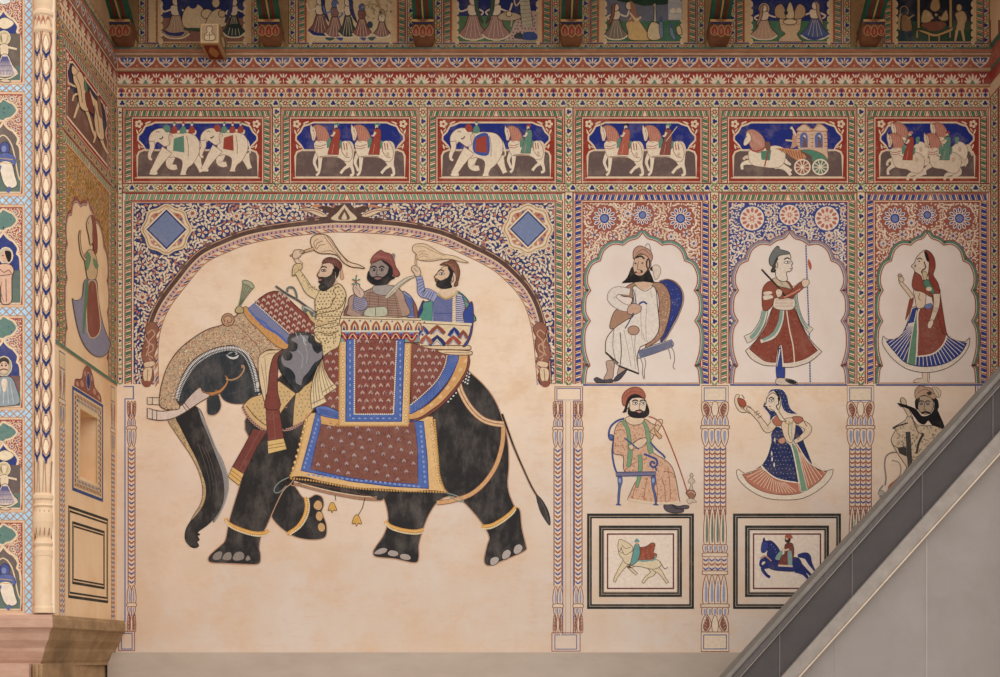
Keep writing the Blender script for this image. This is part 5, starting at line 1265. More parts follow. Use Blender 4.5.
a.limb('182,198 205,235 215,290 218,360 210,420', (3.4, 3.6, 3.6, 4.6, 4), '7c9874', line='5c7458'); a.build('scarf', t, 'fresh'); a = Art(BACK, .0066); a.z(*Z); a.limb('282,200 300,240 308,300 320,355', (3, 4, 5, 5), '7c9874', line='5c7458'); a.build('scarf', t, 'fresh'); a = Art(BACK, .0066); a.z(*Z); a.limb('265,362 268,410 262,470 250,520', (4, 4, 4, 2), '7c9874', line='5c7458'); a.build('scarf', t, 'fresh')
a = Art(BACK, .0070); a.z(*Z); a.limb('215,330 245,310 275,288', (5, 5, 4), 'd9bda0', line=OL); a.shape('235,310 255,290 290,280 300,295 275,325 240,330', 'd9bda0', OL, .5); a.build('arm', t, 'fresh'); a = Art(BACK, .0070); a.z(*Z); a.shape('340,215 350,195 370,190 375,205 365,225 350,235', 'd9bda0', OL, .5); a.limb('330,262 345,235 358,222', (8, 5, 4), 'd9b48f', line=OL)
a.shape('335,232 350,250 372,272 360,285 340,258', 'd0a07a', OL, .5); a.build('arm', t, 'fresh')
a = Art(BACK, .0074); a.z(*Z)
a.shape('195,185 225,175 285,185 270,212 230,218 205,205', 'dcc2a4', OL, .5); a.shape('212,110 225,90 260,85 290,95 300,130 290,165 250,178 218,160', 'dfc8ae', OL, .6); a.ell(209, 120, 8, 20, 'd6b99c', line=OL)
for x in (243, 280): a.line([(x-16, 104), (x, 97), (x+14, 103)], 1.1, '241f1e'); a.shape(f'{x-13},114 {x},107 {x+12},113 {x},121', 'f0e6da', '241f1e', .5); a.ell(x+1, 113, 4, 4, '241f1e')
a.line('264,112 262,140 272,144', .5, OL); a.build('face', t, 'fresh')
a = Art(BACK, .0078); a.z(*Z)
a.shape('212,130 222,150 245,152 268,148 290,150 298,115 310,150 305,170 285,182 250,184 222,178 208,160', '262425', '171516', .4); a.shape('246,150 262,146 276,151 262,160', 'c08a78'); a.line('244,150 262,146 280,151', 1.0, '262425'); a.shape('208,85 240,66 275,72 292,90 260,84 232,88 215,105 205,130 200,155 180,158* 190,140 198,110', '262425'); a.build('beard', t, 'fresh')
a = Art(BACK, .0082); a.z(*Z); a.shape('182,118 180,80 200,50 240,34 275,45 292,75 285,88 255,70 225,72 205,92 195,122', 'a86450', '6a3c32', .6); a.line('190,90 220,58 275,60', .5, '8a4c40'); a.build('cap', t, 'fresh')
for st in ('382,604 412,600 440,620 475,625 470,640 420,642 388,628', '418,602 450,610 478,606 500,608 500,620 470,624 440,618'):
    a = Art(BACK, .0058); a.z(*Z); a.shape(st, '5a5054', '2a2428', .6); a.build('shoe', t, 'fresh')
hk = P('painted_water_pipe', 'painted water pipe with a long thin red hose beside the seated smoker', 'water pipe', (691, 508))
a = Art(BACK, .0052); a.z(*Z); a.shape('498,560 488,545 500,532 515,528 530,540 535,555 525,572 508,574', '9a6a58', OL, .6); a.line('495,545 515,540 532,550', .5, 'd9bda0'); a.shape('500,575 520,574 540,590 520,592 505,600 492,585', 'cbb39c', '8a7468', .5); a.build('base', hk, 'fresh')
a = Art(BACK, .0056); a.z(*Z); a.shape('505,530 512,505 498,490 512,470 506,462 515,450 524,462 518,472 532,490 518,505 522,530', 'c9b49c', '7a6a60', .5); a.build('bowl', hk, 'fresh')
a = Art(BACK, .0086); a.z(*Z); a.line('308,176 340,188 370,215 400,280 440,380 475,480 495,545', .9, 'a5543f'); a.build('hose', hk, 'fresh')
# --- dancer in blue veil
Z = (720, 380, 4.836)
t = P('painted_person', 'painted dancing woman in dark blue veil and pleated orange skirt', at=(785, 500))
a = Art(BACK, .0050); a.z(*Z)
a.shape('195,418* 230,400 370,300 430,380 450,415 500,440 548,430* 535,475 480,530 400,572 310,580 220,570 140,530 90,480 80,440 92,433* 120,450 160,440', 'dfcdb8', OL, .5)
a.shape('195,420* 240,440 370,310 420,390 450,420 490,440 518,440* 490,480 440,520 385,548 300,556 210,540 140,500 108,455* 150,450', 'b5745e', OL, .5)
a.lay(); a.hold = True
for i in range(26):
    f = i/25; x = 115+f*395; y = 455+95*math.sin(math.pi*f)**.8
    x0 = 200+f*170 if f < .68 else 365+(f-.68)*130; y0 = 425+70*math.sin(math.pi*min(1, f*1.4)*.6) if f < .68 else 340+(f-.68)*60
    a.stroke([a.zz((x0, y0)), a.zz((x, y-3))], .55, 'e0c6a8')
a.hold = False
a.shape('345,310 372,330 395,420 424,536* 392,542* 375,440', '6f9676', 'dfcdb8', .6); a.build('skirt', t, 'fresh')
a = Art(BACK, .0056); a.z(*Z)
p = a.shape('270,225 245,260 245,300 225,370 198,412* 240,455 290,482 382,498* 365,400 345,320 318,290 300,235', '29305c', 'e3d2ba', 1.1); a.butas(p, 3.6, 4.2, 1.2, '9aa2c4', '5a6698', .45)
for x, y in ((265, 290), (250, 355), (252, 382), (262, 410)): a.leaf(*a.zz((x, y)), 5, 1.8, 1.5, 'dfd2bc')
a.shape('360,215 400,240 405,290 435,370 448,412 415,380 375,315 355,290', '29305c', 'e3d2ba', .8)
a.build('veil_fall', t, 'fresh')
a = Art(BACK, .0060); a.z(*Z)
a.shape('300,195 360,185 365,235 350,300 318,290 300,240', 'dcc4a6', OL, .5); a.line('335,200 330,250 340,290', .5, OL); a.line('355,190 345,240 350,295', 1.1, 'a8b09c'); a.line('312,205 335,215 352,200', .8, 'b08a4c')
a.shape('285,285 310,278 315,298 300,310 282,300', 'c08a72', OL, .5); a.build('torso', t, 'fresh')
a = Art(BACK, .0064); a.z(*Z)
a.limb('265,205 230,240 195,195 150,150 130,135', (7.4, 7, 5, 4, 2.6), 'dcc4a6', line=OL); a.build('arm', t, 'fresh'); a = Art(BACK, .0064); a.z(*Z); a.limb('385,205 428,235 400,275 360,300', (7, 7, 5.4, 4), 'dcc4a6', line=OL)
a.build('arm', t, 'fresh'); a = Art(BACK, .0066); a.z(*Z); a.shape('252,182 285,172 302,195 290,222 262,215', 'b06e58', OL, .5); a.build('sleeve', t, 'fresh'); a = Art(BACK, .0066); a.z(*Z); a.shape('350,180 390,178 402,195 372,212', 'b06e58', OL, .5)
for q in ((165, 160, 185, 150), (172, 170, 192, 160), (182, 185, 202, 172), (375, 262, 388, 282), (368, 268, 380, 290), (405, 200, 420, 225)): a.line([q[:2], q[2:]], .7, '7a5a48', False)
a.build('sleeve', t, 'fresh')
a = Art(BACK, .0068); a.z(*Z)
a.shape('222,115 228,85 255,62 285,85 292,120 285,150 310,190 320,200 290,195 270,160 248,142 232,140 225,128 212,125', 'e0ccb4', OL, .6)
a.line('235,92 248,84 262,92', 1.0, '241f1e'); a.shape('235,102 248,94 262,97 250,107', 'f0e6da', '241f1e', .5); a.ell(249, 100, 4, 3.4, '241f1e'); a.line('280,85 284,115 272,125 280,145', .9, '241f1e'); a.line('236,128 246,130', .8, 'b5604c'); a.shape('262,55 280,60 292,90 285,100 275,70', '1f1b1c'); a.build('face', t, 'fresh')
a = Art(BACK, .0066); a.z(*Z)
p = a.shape('262,42 300,45 325,75 335,120 350,145 382,165* 340,165 310,150 295,120 290,85 270,58 245,60 225,90 222,115 235,140 262,150 280,165 262,178 240,200 238,170 205,128* 225,80 240,50', '2d3564', 'dfcdb8', .9); a.butas(p, 3.4, 3.6, .8, '9aa2c4', '5a6698', .4); a.build('veil', t, 'fresh')
a = Art(BACK, .0062); a.z(*Z); a.shape('80,70 95,75 85,95 92,120 110,140 135,135 130,155 100,155 78,130 70,95', 'dcc4a6', OL, .5); a.shape('85,90 110,92 125,110 122,130 108,132 92,115', 'a8543f', OL, .5); a.line('105,70 118,90', .6, OL); a.shape('115,140 128,125 150,135 158,160 140,160', 'dcc4a6', OL, .5); a.build('hand_mirror', t, 'fresh')
# --- bearded man behind the stair
Z = (860, 370, 5.2)
t = P('painted_person', 'painted faded man with spread black beard, partly behind the stair balustrade', at=(910, 500))
a = Art(BACK, .0050); a.z(*Z)
a.shape('255,235 290,280 330,290 440,300 450,420 400,520 300,560 240,500 170,390 165,350 185,310 170,300 230,265', 'd2bb9e', '4a403a', .6)
p = [a.zz(q) for q in outline('255,240 300,285 420,300 430,420 300,540 180,390 180,320', True, False)]; a.flecks(p, 380, ('9a8468', '7a6a58', 'dcc8ac', 'b39c80'), .6, .5, el=3)
a.line('172,305 200,290 250,275', 1.3, '4a403a'); a.line('330,330 305,380 295,435', 2.0, '3a3430'); a.line('270,240 300,320 330,330', .8, '4a403a'); a.line('165,385 200,405 240,395', .6, '4a403a')
a.poly('238,322 260,320 272,515 250,515', '4a4442', False, '2a2624', .5); a.poly('195,405 240,402 242,450 205,432', '433d3c', False, '2a2624', .5); a.build('robe', t, 'fresh')
a = Art(BACK, .0056); a.z(*Z); a.limb('260,240 240,200 225,175 215,155', (4, 4.5, 4, 3.4), 'cbb497', line='4a403a'); a.shape('195,172 215,182 210,150 225,145 240,165 235,190 212,190', 'cbb497', '4a403a', .6); a.build('arm', t, 'fresh')
a = Art(BACK, .0060); a.z(*Z); a.shape('295,150 330,135 370,145 382,180 372,215 345,230 315,220 298,190', 'b59c84', '4a403a', .6)
for x in (318, 352): a.line([(x-14, 168), (x, 160), (x+14, 166)], 1, '241f1e'); a.ell(x, 176, 8, 5, '8a8c94', line='3a3432')
a.line('336,170 333,205 345,207', .6, '4a403a'); a.build('face', t, 'fresh')
a = Art(BACK, .0064); a.z(*Z); a.shape('195,172 245,185 290,205 318,238 345,240 372,225 395,190 405,215 435,285 438,312* 415,300 375,285 355,262 335,282 310,275 285,245 255,205 215,188', '1f1d1e', '141213', .4); a.line('318,226 340,218 366,226', 1.6, '141213'); a.shape('288,195 286,160 298,145 312,150 305,170 300,205', '1f1d1e'); a.shape('370,150 400,150 410,190 398,208 384,200 386,170', '1f1d1e'); a.build('beard', t, 'fresh')
a = Art(BACK, .0068); a.z(*Z); a.shape('292,150 285,110 310,82 345,90 370,95 392,115 398,140 380,152 355,138 325,132', 'b9977c', '5a463a', .6); a.line('300,120 340,100 385,125', .5, '5a463a'); a.shape('345,118 365,112 372,125 358,132', '3a3230')
a.shape('375,90 400,92 420,115 415,140 400,140 385,115', 'd6c2a6', '7a6858', .5); a.line('385,95 405,118 408,138', .5, '7a6858'); a.build('turban', t, 'fresh')
ch = P('painted_chair', 'painted chair with a curled back faintly outlined beside the stair balustrade', 'painted chair', (895, 495))
a = Art(BACK, .0047); a.z(*Z); a.line('130,600 135,560 128,500 135,450 165,430 205,432 235,460 245,500 225,540', 1.3, '8a7c74'); a.line('165,470 200,480 212,510 205,550 170,590 145,625', 1.0, '9a8c80'); a.shape('145,625 150,600 185,570 210,550 200,575 165,610', 'a0604c'); a.line('120,600 100,630 125,650 100,660', 1.4, '8a8480'); a.ell(110, 640, 16, 14, 'b0a89c', line='7a7068'); a.build('backrest', ch, 'fresh')

# ================= two framed horse pictures =================
def framed(x0, x1, y0, y1, label):
    t = thing('painted_picture', label, 'painted picture', BACK((x0+x1)/2, y1), 'black framed pictures of riders')
    a = Art(BACK, .001)
    for ins, w, c in ((0, 2.6, '33322e'), (3.0, 1.8, '2c2b28'), (12, 2.6, '33322e'), (15, 1.7, '2c2b28'), (19.8, 1.5, '6f3c38')):
        a.rings(x0, y0, x1, y1, [(ins, w, c)])
    a.build('black_frame', t, 'fresh')
    b = Art(BACK, .0008); b.rect(x0+18, y0+18, x1-18, y1-18, 'e6d3c0'); b.build('picture_ground', t, 'fresh'); return t
t = framed(587, 694, 513.5, 609, 'black framed painted picture of a pale camel with a red saddle cloth')
Z = (500, 507, 3.984)
a = Art(BACK, .0050); a.z(*Z); c = 'dcc8a6'; ol = '6a5040'
for st, w in (('505,215 480,250 462,280 456,298', (7, 4.5, 3, 2.4)), ('515,225 545,225 520,238 510,236 545,268', (5, 3, 2.4, 2.4, 2.6)), ('600,235 610,262 585,280 568,302', (7, 5, 3, 2.6)), ('615,240 640,262 655,285 668,302', (7, 4, 2.6, 2.6))): a.limb(st, w, c, line=ol)
a.shape('525,215 550,200 600,205 635,215 640,235 610,248 560,238 520,232', c, ol, .5); a.shape('472,175 480,180 500,185 525,170 530,195 520,225 500,225 488,205 478,195', c, ol, .5); a.shape('472,135 485,130 520,150 530,165 520,180 498,190 485,170 483,160 477,178 470,165', c, ol, .5); a.line('485,150 500,165 520,160', .5, ol); a.line('635,215 655,245 668,240', .6, ol)
h = a.build('camel', t, 'fresh')
a = Art(BACK, .0058); a.z(*Z); p = a.shape('548,165 580,158 605,143 618,150 612,180 625,190 610,212 560,216 545,200', '94523e', OL, .5); a.flecks(p, 60, ('7a3828', 'b5684c'), .6, .4); a.line('530,225 540,215 610,212 618,195', 1.2, '6fa09c'); a.build('saddle_cloth', h, 'fresh')
a = Art(BACK, .0062); a.z(*Z); a.shape('538,150 552,148 558,180 548,215 520,232 528,190', '5f9a94', OL, .5); a.ell(545, 142, 7, 8, 'c9a484'); a.shape('535,138 545,125 556,138', '5f9a94'); a.build('rider', h, 'fresh')
t = framed(733, 841, 513.5, 609, 'black framed painted picture of a leaping dark blue horse and its rider')
Z = (750, 507, 3.984); nb = '2b3470'
a = Art(BACK, .0050); a.z(*Z)
a.limb('190,195 225,195 240,225 262,260', (3, 7, 4, 1.4), nb)
for st, w in (('75,230 50,245 65,270 80,280', (7, 4, 3, 3)), ('65,205 45,215 42,232 50,236', (5, 3, 2.6, 2.6)), ('185,245 215,265 235,290', (9, 4, 2.6)), ('195,235 225,255 248,278', (8, 3.4, 2.6))): a.limb(st, w, nb)
a.shape('70,195 110,200 160,200 195,205 205,235 180,255 130,255 85,248 62,225', nb, '1a2048', .5); a.shape('52,140 56,122 62,135 85,135 110,160 125,190 115,215 80,215 68,190 70,168', nb, '1a2048', .5); a.shape('50,140 68,140 74,160 62,178 50,182 44,170', '38428a', '1a2048', .5); a.line('40,205 60,195 85,215', 1.2, 'c08a72'); a.beads('85,150 100,170 108,195', 3, .5, '8a94c4')
a.shape('100,205 120,175 130,180 118,210', '7fa090'); h = a.build('horse', t, 'fresh')
a = Art(BACK, .0058); a.z(*Z); a.shape('140,150 168,145 175,185 165,235* 112,232* 125,195 138,185', '7a4238', OL, .5); a.shape('150,180 165,178 168,232* 152,232*', '7fa09a'); a.ell(150, 130, 12, 13, '3a2a26'); a.ell(147, 126, 6, 6, 'c9a484'); a.shape('138,120 150,108 165,112 168,125', 'a85c48'); a.line('128,165 140,172 155,168', 1.5, 'd9bda0'); a.line([(112, 233), (170, 236)], 1.6, 'd9bda0', False); a.build('rider', h, 'fresh')

# ================= painted pilasters =================
def shaft(a, x0, x1, y0, y1, cols=3, c1='4a5a9a', c2='9a5a48', frame='8a4f42'):
    a.rect(x0, y0, x1, y1, 'dfc7ac'); a.lay(); a.hold = True
    w = (x1-x0)/cols
    for j in range(cols):
        cx = x0+w*(j+.5); y = y0+3; k = 0
        while y < y1-2:
            c = (c1, c2)[k % 2]
            for sx in (-1, 1): a.leaf(cx+sx*w*.2, y, w*.72, 1.9, .75 if sx < 0 else -.75+3.14, c)
            y += 4.4; k += 1
    a.hold = False
    for j in range(cols+1): a.rect(x0+w*j-.5, y0, x0+w*j+.5, y1, frame)
def petals(a, x0, x1, y0, y1, n, up, c='dfc7ac', inner='8f98b8', ol='8a4f42'):
    w = (x1-x0)/n
    for i in range(n):
        cx = x0+w*(i+.5); b, t = (y1, y0) if up else (y0, y1); h = t-b
        a.shape([(cx-w*.5, b), (cx-w*.55, b+h*.55), (cx, t), (cx+w*.55, b+h*.55), (cx+w*.5, b)], c, ol, .7); a.shape([(cx-w*.18, b+h*.1), (cx-w*.2, b+h*.5), (cx, b+h*.85), (cx+w*.2, b+h*.5), (cx+w*.18, b+h*.1)], inner)
def leafcap(a, x0, x1, y0, y1, up):
    cx = (x0+x1)/2; w = x1-x0; a.rect(x0, y0, x1, y1, 'dcc4a8')
    yb, yt = (y1, y0) if up else (y0, y1); h = yt-yb
    for s in (-1, 1):
        a.shape([(cx+s*w*.5, yb), (cx+s*w*.53, yb+h*.4), (cx+s*w*.44, yt-h*.12), (cx+s*w*.30, yt-h*.02), (cx+s*w*.14, yb+h*.5), (cx+s*w*.3, yb)], 'dcc4a8', '8a4f42', .7)
        a.shape([(cx+s*w*.42, yb+h*.08), (cx+s*w*.46, yb+h*.4), (cx+s*w*.30, yt-h*.12), (cx+s*w*.20, yb+h*.45), (cx+s*w*.32, yb+h*.08)], '8a5a4e')
        for q in (.3, .5, .7): a.line([(cx+s*w*.32, yb+h*(q-.12)), (cx+s*w*.43, yb+h*q)], .5, 'c9a08c', False)
    a.shape([(cx-w*.08, yb), (cx-w*.13, yb+h*.5), (cx, yt), (cx+w*.13, yb+h*.5), (cx+w*.08, yb)], 'e3cfb6', '8a4f42', .6)
    for s in (-1, 1): a.dot(cx+s*w*.33, yt-h*.12, .8, '3f4f90')
def ring(a, x0, x1, y, h=3.6):
    a.shape([(x0, y), (x0-1.6, y+h/2), (x0, y+h), (x1, y+h), (x1+1.6, y+h/2), (x1, y)], 'dcc6ac', '8a5a48', .7)
def pil(cx, label, w=25.6, y0=385.5, y1=652, cut=None):
    t = thing('painted_pilaster', label, 'painted pilaster', BACK(cx, y1)); x0, x1 = cx-w/2, cx+w/2
    a = Art(BACK, .001); a.rect(x0-.5, y0, x1+.5, y0+17, 'e2cdb2', '8a4f42', .8); a.rings(x0+1.6, y0+2, x1-1.6, y0+15.4, [(0, .8, '4a5a9a')])
    leafcap(a, x0, x1, y0+17, y0+33, False); petals(a, x0, x1, y0+30, y0+40, 5, True); ring(a, x0+.5, x1-.5, y0+40); petals(a, x0, x1, y0+44, y0+61, 4, False)
    a.build('capital', t, 'fresh')
    a = Art(BACK, .001); shaft(a, x0+2, x1-2, y0+61, y1-137, 4); petals(a, x0+2, x1-2, y1-146, y1-107, 4, True, inner='6a7a6c'); a.build('shaft', t, 'fresh')
    a = Art(BACK, .0016); petals(a, x0+1, x1-1, y1-107, y1-98, 5, False); ring(a, x0+2, x1-2, y1-99); shaft(a, x0+.5, x1-.5, y1-95, y1-80, 4, frame='b5907c'); ring(a, x0+2, x1-2, y1-81)
    petals(a, x0+1, x1-1, y1-77, y1-48, 4, True); ring(a, x0+.6, x1-.6, y1-48); petals(a, x0, x1, y1-44, y1-33, 5, False); leafcap(a, x0, x1, y1-37, y1-20, True)
    a.rect(x0-1, y1-20, x1+1, y1-.4, 'e2cdb2', '8a4f42', .9); a.rings(x0+1, y1-17.5, x1-1, y1-2.6, [(0, .9, '4a5a9a')]); a.build('base', t, 'fresh')
    return t
pil(715, 'full painted pilaster between the two black framed horse pictures')
pil(860.5, 'full painted pilaster whose foot is hidden by the stair')
def half(a, x0, x1, y0, y1):
    w = x1-x0
def thin(cx0, cx1, parent, y0=385.5, y1=652):
    a = Art(BACK, .0012); x0, x1 = cx0, cx1
    leafcap(a, x0-.6, x1+.6, y0+17, y0+32, False); petals(a, x0, x1, y0+32, y0+41, 2, True); ring(a, x0, x1, y0+41, 4); petals(a, x0-.6, x1+.6, y0+45, y0+62, 2, False); a.build('capital', parent, 'fresh')
    a = Art(BACK, .0012); shaft(a, x0, x1, y0+62, y1-66, 1); a.build('shaft', parent, 'fresh')
    a = Art(BACK, .0014); petals(a, x0-.6, x1+.6, y1-66, y1-48, 2, True); ring(a, x0, x1, y1-48, 4); petals(a, x0, x1, y1-44, y1-36, 2, False); leafcap(a, x0-.6, x1+.6, y1-38, y1-20, True); a.build('base', parent, 'fresh')
t = thing('painted_pilaster', 'twin shafted painted pilaster between the elephant and the smoking man', 'painted pilaster', BACK(568, 652))
a = Art(BACK, .0008)
for l, c, w, o in (((554.5, 386.5, 583, 402), '8a4f42', .8, 0), ((556.5, 388, 581, 400.5), '4a5a9a', .8, 0)): a.rings(l[0], l[1], l[2], l[3], [(0, w, c)])
a.rect(563, 400, 573.5, 402.2, 'e3cbb0'); a.rect(562.4, 401, 563.2, 634, '4a5a9a'); a.rect(573, 401, 573.8, 634, '4a5a9a'); a.rect(565.5, 402, 566, 634, 'b08a7c'); a.rect(570.4, 402, 570.9, 634, 'b08a7c')
a.rings(551.5, 632.5, 580.5, 651.5, [(0, .8, '8a4f42')]); a.rings(554.5, 634.5, 577, 649.5, [(0, .8, '4a5a9a')]); a.rect(560.2, 631, 561, 636, 'e3cbb0')
a.build('centre_strip', t, 'fresh'); thin(554, 561.8, t); thin(574.4, 582, t)
t = thing('painted_pilaster', 'narrow painted half pilaster in the left corner behind the tusk', 'painted pilaster', BACK(131, 635))
a = Art(BACK, .0008); a.rect(123.8, 386, 134, 387, '4a5a9a'); a.rect(132.8, 387, 134, 399, '4a5a9a'); a.rect(124.6, 398.4, 134, 399.4, '4a5a9a'); a.rect(124.4, 399, 125.6, 622, '4a6ab0'); a.rect(126.6, 399, 127.2, 622, 'e0cdb8')
a.rings(118.4, 631, 135, 651, [(0, .8, '8a4f42')]); a.rings(121, 633, 132.6, 649.5, [(0, .9, '4a5a9a')]); a.build('blue_line', t, 'fresh'); thin(128.2, 135, t, 385, 651)
# ================= painted left return wall =================
PL = SIDE3
sb = Art(SIDE3, .003); SX0, SX1 = -101, 116.6
for y0, y1, c in ((-60, 44, 'b08c66'), (50.5, 52.8, '4f6f58'), (52.8, 57, 'a8654c'), (57, 69.2, 'a05f48'), (69.2, 70.8, '3f6b55'), (70.8, 72.2, 'dcc3a2'), (72.2, 84.6, '96483a'), (84.6, 87, 'd9bd98'), (87, 98.6, 'd6ba92')): sb.rect(SX0, y0, SX1, y1, c)
sb.lay(); sb.hold = True
x = SX0+12
while x < SX1-8:
    sb.raw([(x-9.5, 57), (x+9.5, 57), (x+7, 62.5), (x, 68), (x-7, 62.5)], 'dcc2a0'); sb.d += 1.1e-4; sb.raw([(x-7, 57.6), (x+7, 57.6), (x+5, 62), (x, 66.4), (x-5, 62)], '3d4b85'); sb.d += 1.1e-4
    for t in (0, .62, -.62): sb.leaf(x+math.sin(t)*4, 64.4-math.cos(t)*4, 6, 1.6, t-1.57, 'e0caa8')
    sb.d -= 2.2e-4
    for t, l in ((-1.1, 8.5), (-.5, 10), (0, 10.8), (.5, 10), (1.1, 8.5)): sb.leaf(x+math.sin(t)*l*.6, 84.4-math.cos(t)*l*.52, l, 2.8, t-1.57, 'e0caa8')
    for k in (-5, 5): sb.raw([(x+k-2.4, 95), (x+k, 92.2), (x+k+2.4, 95), (x+k, 97.5)], '2a3a86' if k < 0 else '9a4236'); sb.raw([(x+k-3.2, 92), (x+k-2, 88.4), (x+k+2, 88.4), (x+k+3.2, 92)], 'a64a3a')
    x += 19.6
sb.hold = False
struct(sb.build('trim_27'), 'cornice bands returning on the left side wall')
a = Art(SIDE3, .004); a.chain(SX0, 99.2, SX1, 107.2, 9.6, bg='d2a670'); a.chain(SX0, 183.8, SX1, 192, 9.6, bg='d2a670'); a.chain(-98, -40, -88, 382, 9.6, bg='c99a64'); a.chain(105, 108, 114, 382, 9.6, bg='c99a64'); a.chain(SX0, 44, SX1, 50.2, 9, bg='c9a878')
a.rope(95, 108, 104, 382, per=6.3, c1='6a8a5e', c2='d6b88c'); a.rope(-87, 108, -79, 382, per=6.3, c1='6a8a5e', c2='d6b88c')
a.rect(SX0, 382.6, SX1, 385.6, '4f7a5c'); a.rect(SX0, 385.6, SX1, 386.6, 'b07a5a'); struct(a.build('trim_28'), 'flower chains and green line on the left side wall')
t = frieze(6, (-78, 93), 'frieze panel of a pale rearing horse and two riders on the left side wall', '3d3750', '7a5546')
Z = (0, 0, 3.984); pc = 'e2bd92'
a = Art(SIDE, .0175); a.z(*Z)
a.limb('318,400 305,430 292,470', (3, 2.4, 2), pc); a.limb('338,430 352,470 366,520 378,548', (3, 2.6, 2, 2), pc); a.limb('300,345 282,338 272,330', (2, 2, 1.6), pc); a.limb('312,372 292,380 286,402', (2.2, 2, 1.6), pc)
a.shape('288,300 302,282 322,290 336,325 346,352 356,400 350,440 330,440 314,420 308,380 300,345 290,325', pc, OL, .6); a.shape('284,262 296,268 308,286 292,300 282,286', pc, OL, .5); a.line('300,300 318,350 325,410', .5, OL); h = a.build('horse', t, 'fresh')
a = Art(SIDE, .0187); a.z(*Z); a.shape('336,372 352,366 362,400 372,452 356,446 342,420', '7d3f34', OL, .5); a.shape('332,322 342,330 345,364 334,356', '5f7f5c', OL, .4); a.ell(337, 312, 4, 7, pc); a.build('rider', h, 'fresh')
a = Art(SIDE, .0175); a.z(*Z); a.limb('378,520 376,545 370,568', (2.4, 2, 1.6), pc); a.limb('398,545 408,575 420,600 428,612', (3, 2.4, 2, 1.8), pc); a.shape('352,352 362,372 376,395 392,410 402,450 408,500 412,550 396,556 380,530 372,480 374,440 360,400', pc, OL, .6); a.line('372,420 386,470 392,530', .5, OL); h = a.build('horse', t, 'fresh')
a = Art(SIDE, .0187); a.z(*Z); a.shape('384,385 394,392 402,430 406,470 394,462 388,430', '9a6a50', OL, .5); a.ell(388, 376, 4, 7, pc); a.build('rider', h, 'fresh')
portrait(7, -78, 94, 1.32, 'a8763c', None, '6a8a5e', '8a5a48', 'ochre scrolled painted arch on the left side wall', 91, 'eec494', ('c99a5c', 'b5854c', 'd2a86c', '8a5a34', '7a7a48'))
t = thing('painted_person', 'painted woman in grey skirt and red apron on the left side wall', 'painted person', SIDE(88, 355))
Z = (0, 170, 3.984)
a = Art(SIDE, .014); a.z(*Z)
a.shape('285,510* 300,520 325,505 335,440 380,435 390,520 405,600 425,660 438,690* 425,730 390,745 350,720 320,670 300,600', '8b8698', OL, .5); a.shape('350,450 378,448 388,520 398,620 385,660 360,668 345,640* 342,540', '8a4f40', 'd2b48c', .8); a.shape('338,450 350,450 342,560 332,655* 325,640 332,540', '5f7f5c'); a.build('skirt', t, 'fresh')
a = Art(SIDE, .0155); a.z(*Z); a.shape('335,345 352,318 372,325 385,370 380,430 350,435 340,400', 'cfae84', OL, .5); a.shape('345,325 360,350 345,400 335,370', '6f8a64'); a.limb('340,360 322,330 314,270 318,240', (2.4, 1.8, 1.6, 1.2), 'cfae84', line=OL); a.shape('372,350 390,380 380,395 368,370', '6f8a64'); a.build('torso', t, 'fresh')
a = Art(SIDE, .0165); a.z(*Z); a.shape('342,215 350,190 362,182 370,215 372,270 358,300 350,260 345,240', 'd2b48c', OL, .5); a.dot(*a.zz((350, 212)), .6, 'black', 5); a.shape('360,180 374,195 384,260 384,325 372,330 366,270 366,220', '8f4c3c', OL, .4); a.build('veil', t, 'fresh')
# niche
nc = thing('wall_niche', 'small recessed niche with blue painted frame and red leaf crest in the side wall', 'niche', SIDE3(10, 507))
a = Art(SIDE3, .003)
nx0, nx1, ny0_, ny1_ = 117-137.7+.3, 117-77.5, 430.2, 494.6
for (x0, x1, y0, y1, c) in ((-47, 62, 413.5, 507.5, '3d4c84'), (-42.5, 57.5, 416.5, 504.5, 'd9bb90'), (-39, 54, 418.5, 502.5, '8f5a48'), (-34, 49, 421.5, 499.5, 'd9bb90')):
    for q in ((x0, y0, nx0, y1), (nx1, y0, x1, y1), (nx0, y0, nx1, ny0_), (nx0, ny1_, nx1, y1)): a.rect(*q, c)
a.beads([(-36.5, 420), (-36.5, 501), (51.5, 501), (51.5, 420), (-36.5, 420)], 5, 1.3, 'd9bb90', False, 1.4)
a.beads([(-30, 424), (-30, 497), (46, 497), (46, 424), (-30, 424)], 5, 1.5, '3d4c84', False, 1.4)
a.build('blue_frame', nc, 'fresh')
a = Art(SIDE3, .003); cx = 8
a.shape(f'{cx},386 {cx+16},392 {cx+24},402 {cx+44},406 {cx+48},412* {cx-48},412* {cx-44},406 {cx-24},402 {cx-16},392', '93594a', '6a4034', .8); a.ell(cx, 400, 7, 8, '3d4c84', line='d9bb90'); a.ell(cx, 400, 3, 4, '26326a')
for s in (-1, 1): a.ell(cx+s*22, 406, 6, 3, 'c08a70'); a.ell(cx+s*38, 409, 5, 2, 'c08a70'); a.ell(cx+s*12, 395, 3, 3, 'c08a70')
a.build('leaf_crest', nc, 'fresh')
t = thing('painted_picture', 'empty black framed painted rectangle below the side wall niche', 'painted picture', SIDE3(10, 604))
a = Art(SIDE3, .003)
for ins, w, c in ((0, 2.6, '36332c'), (4, 1.8, '36332c'), (13, 2.4, '36332c'), (16.5, 1.6, '36332c')): a.rings(-60, 522, 81, 604.5, [(ins, w, c)])
a.build('black_frame', t, 'fresh')
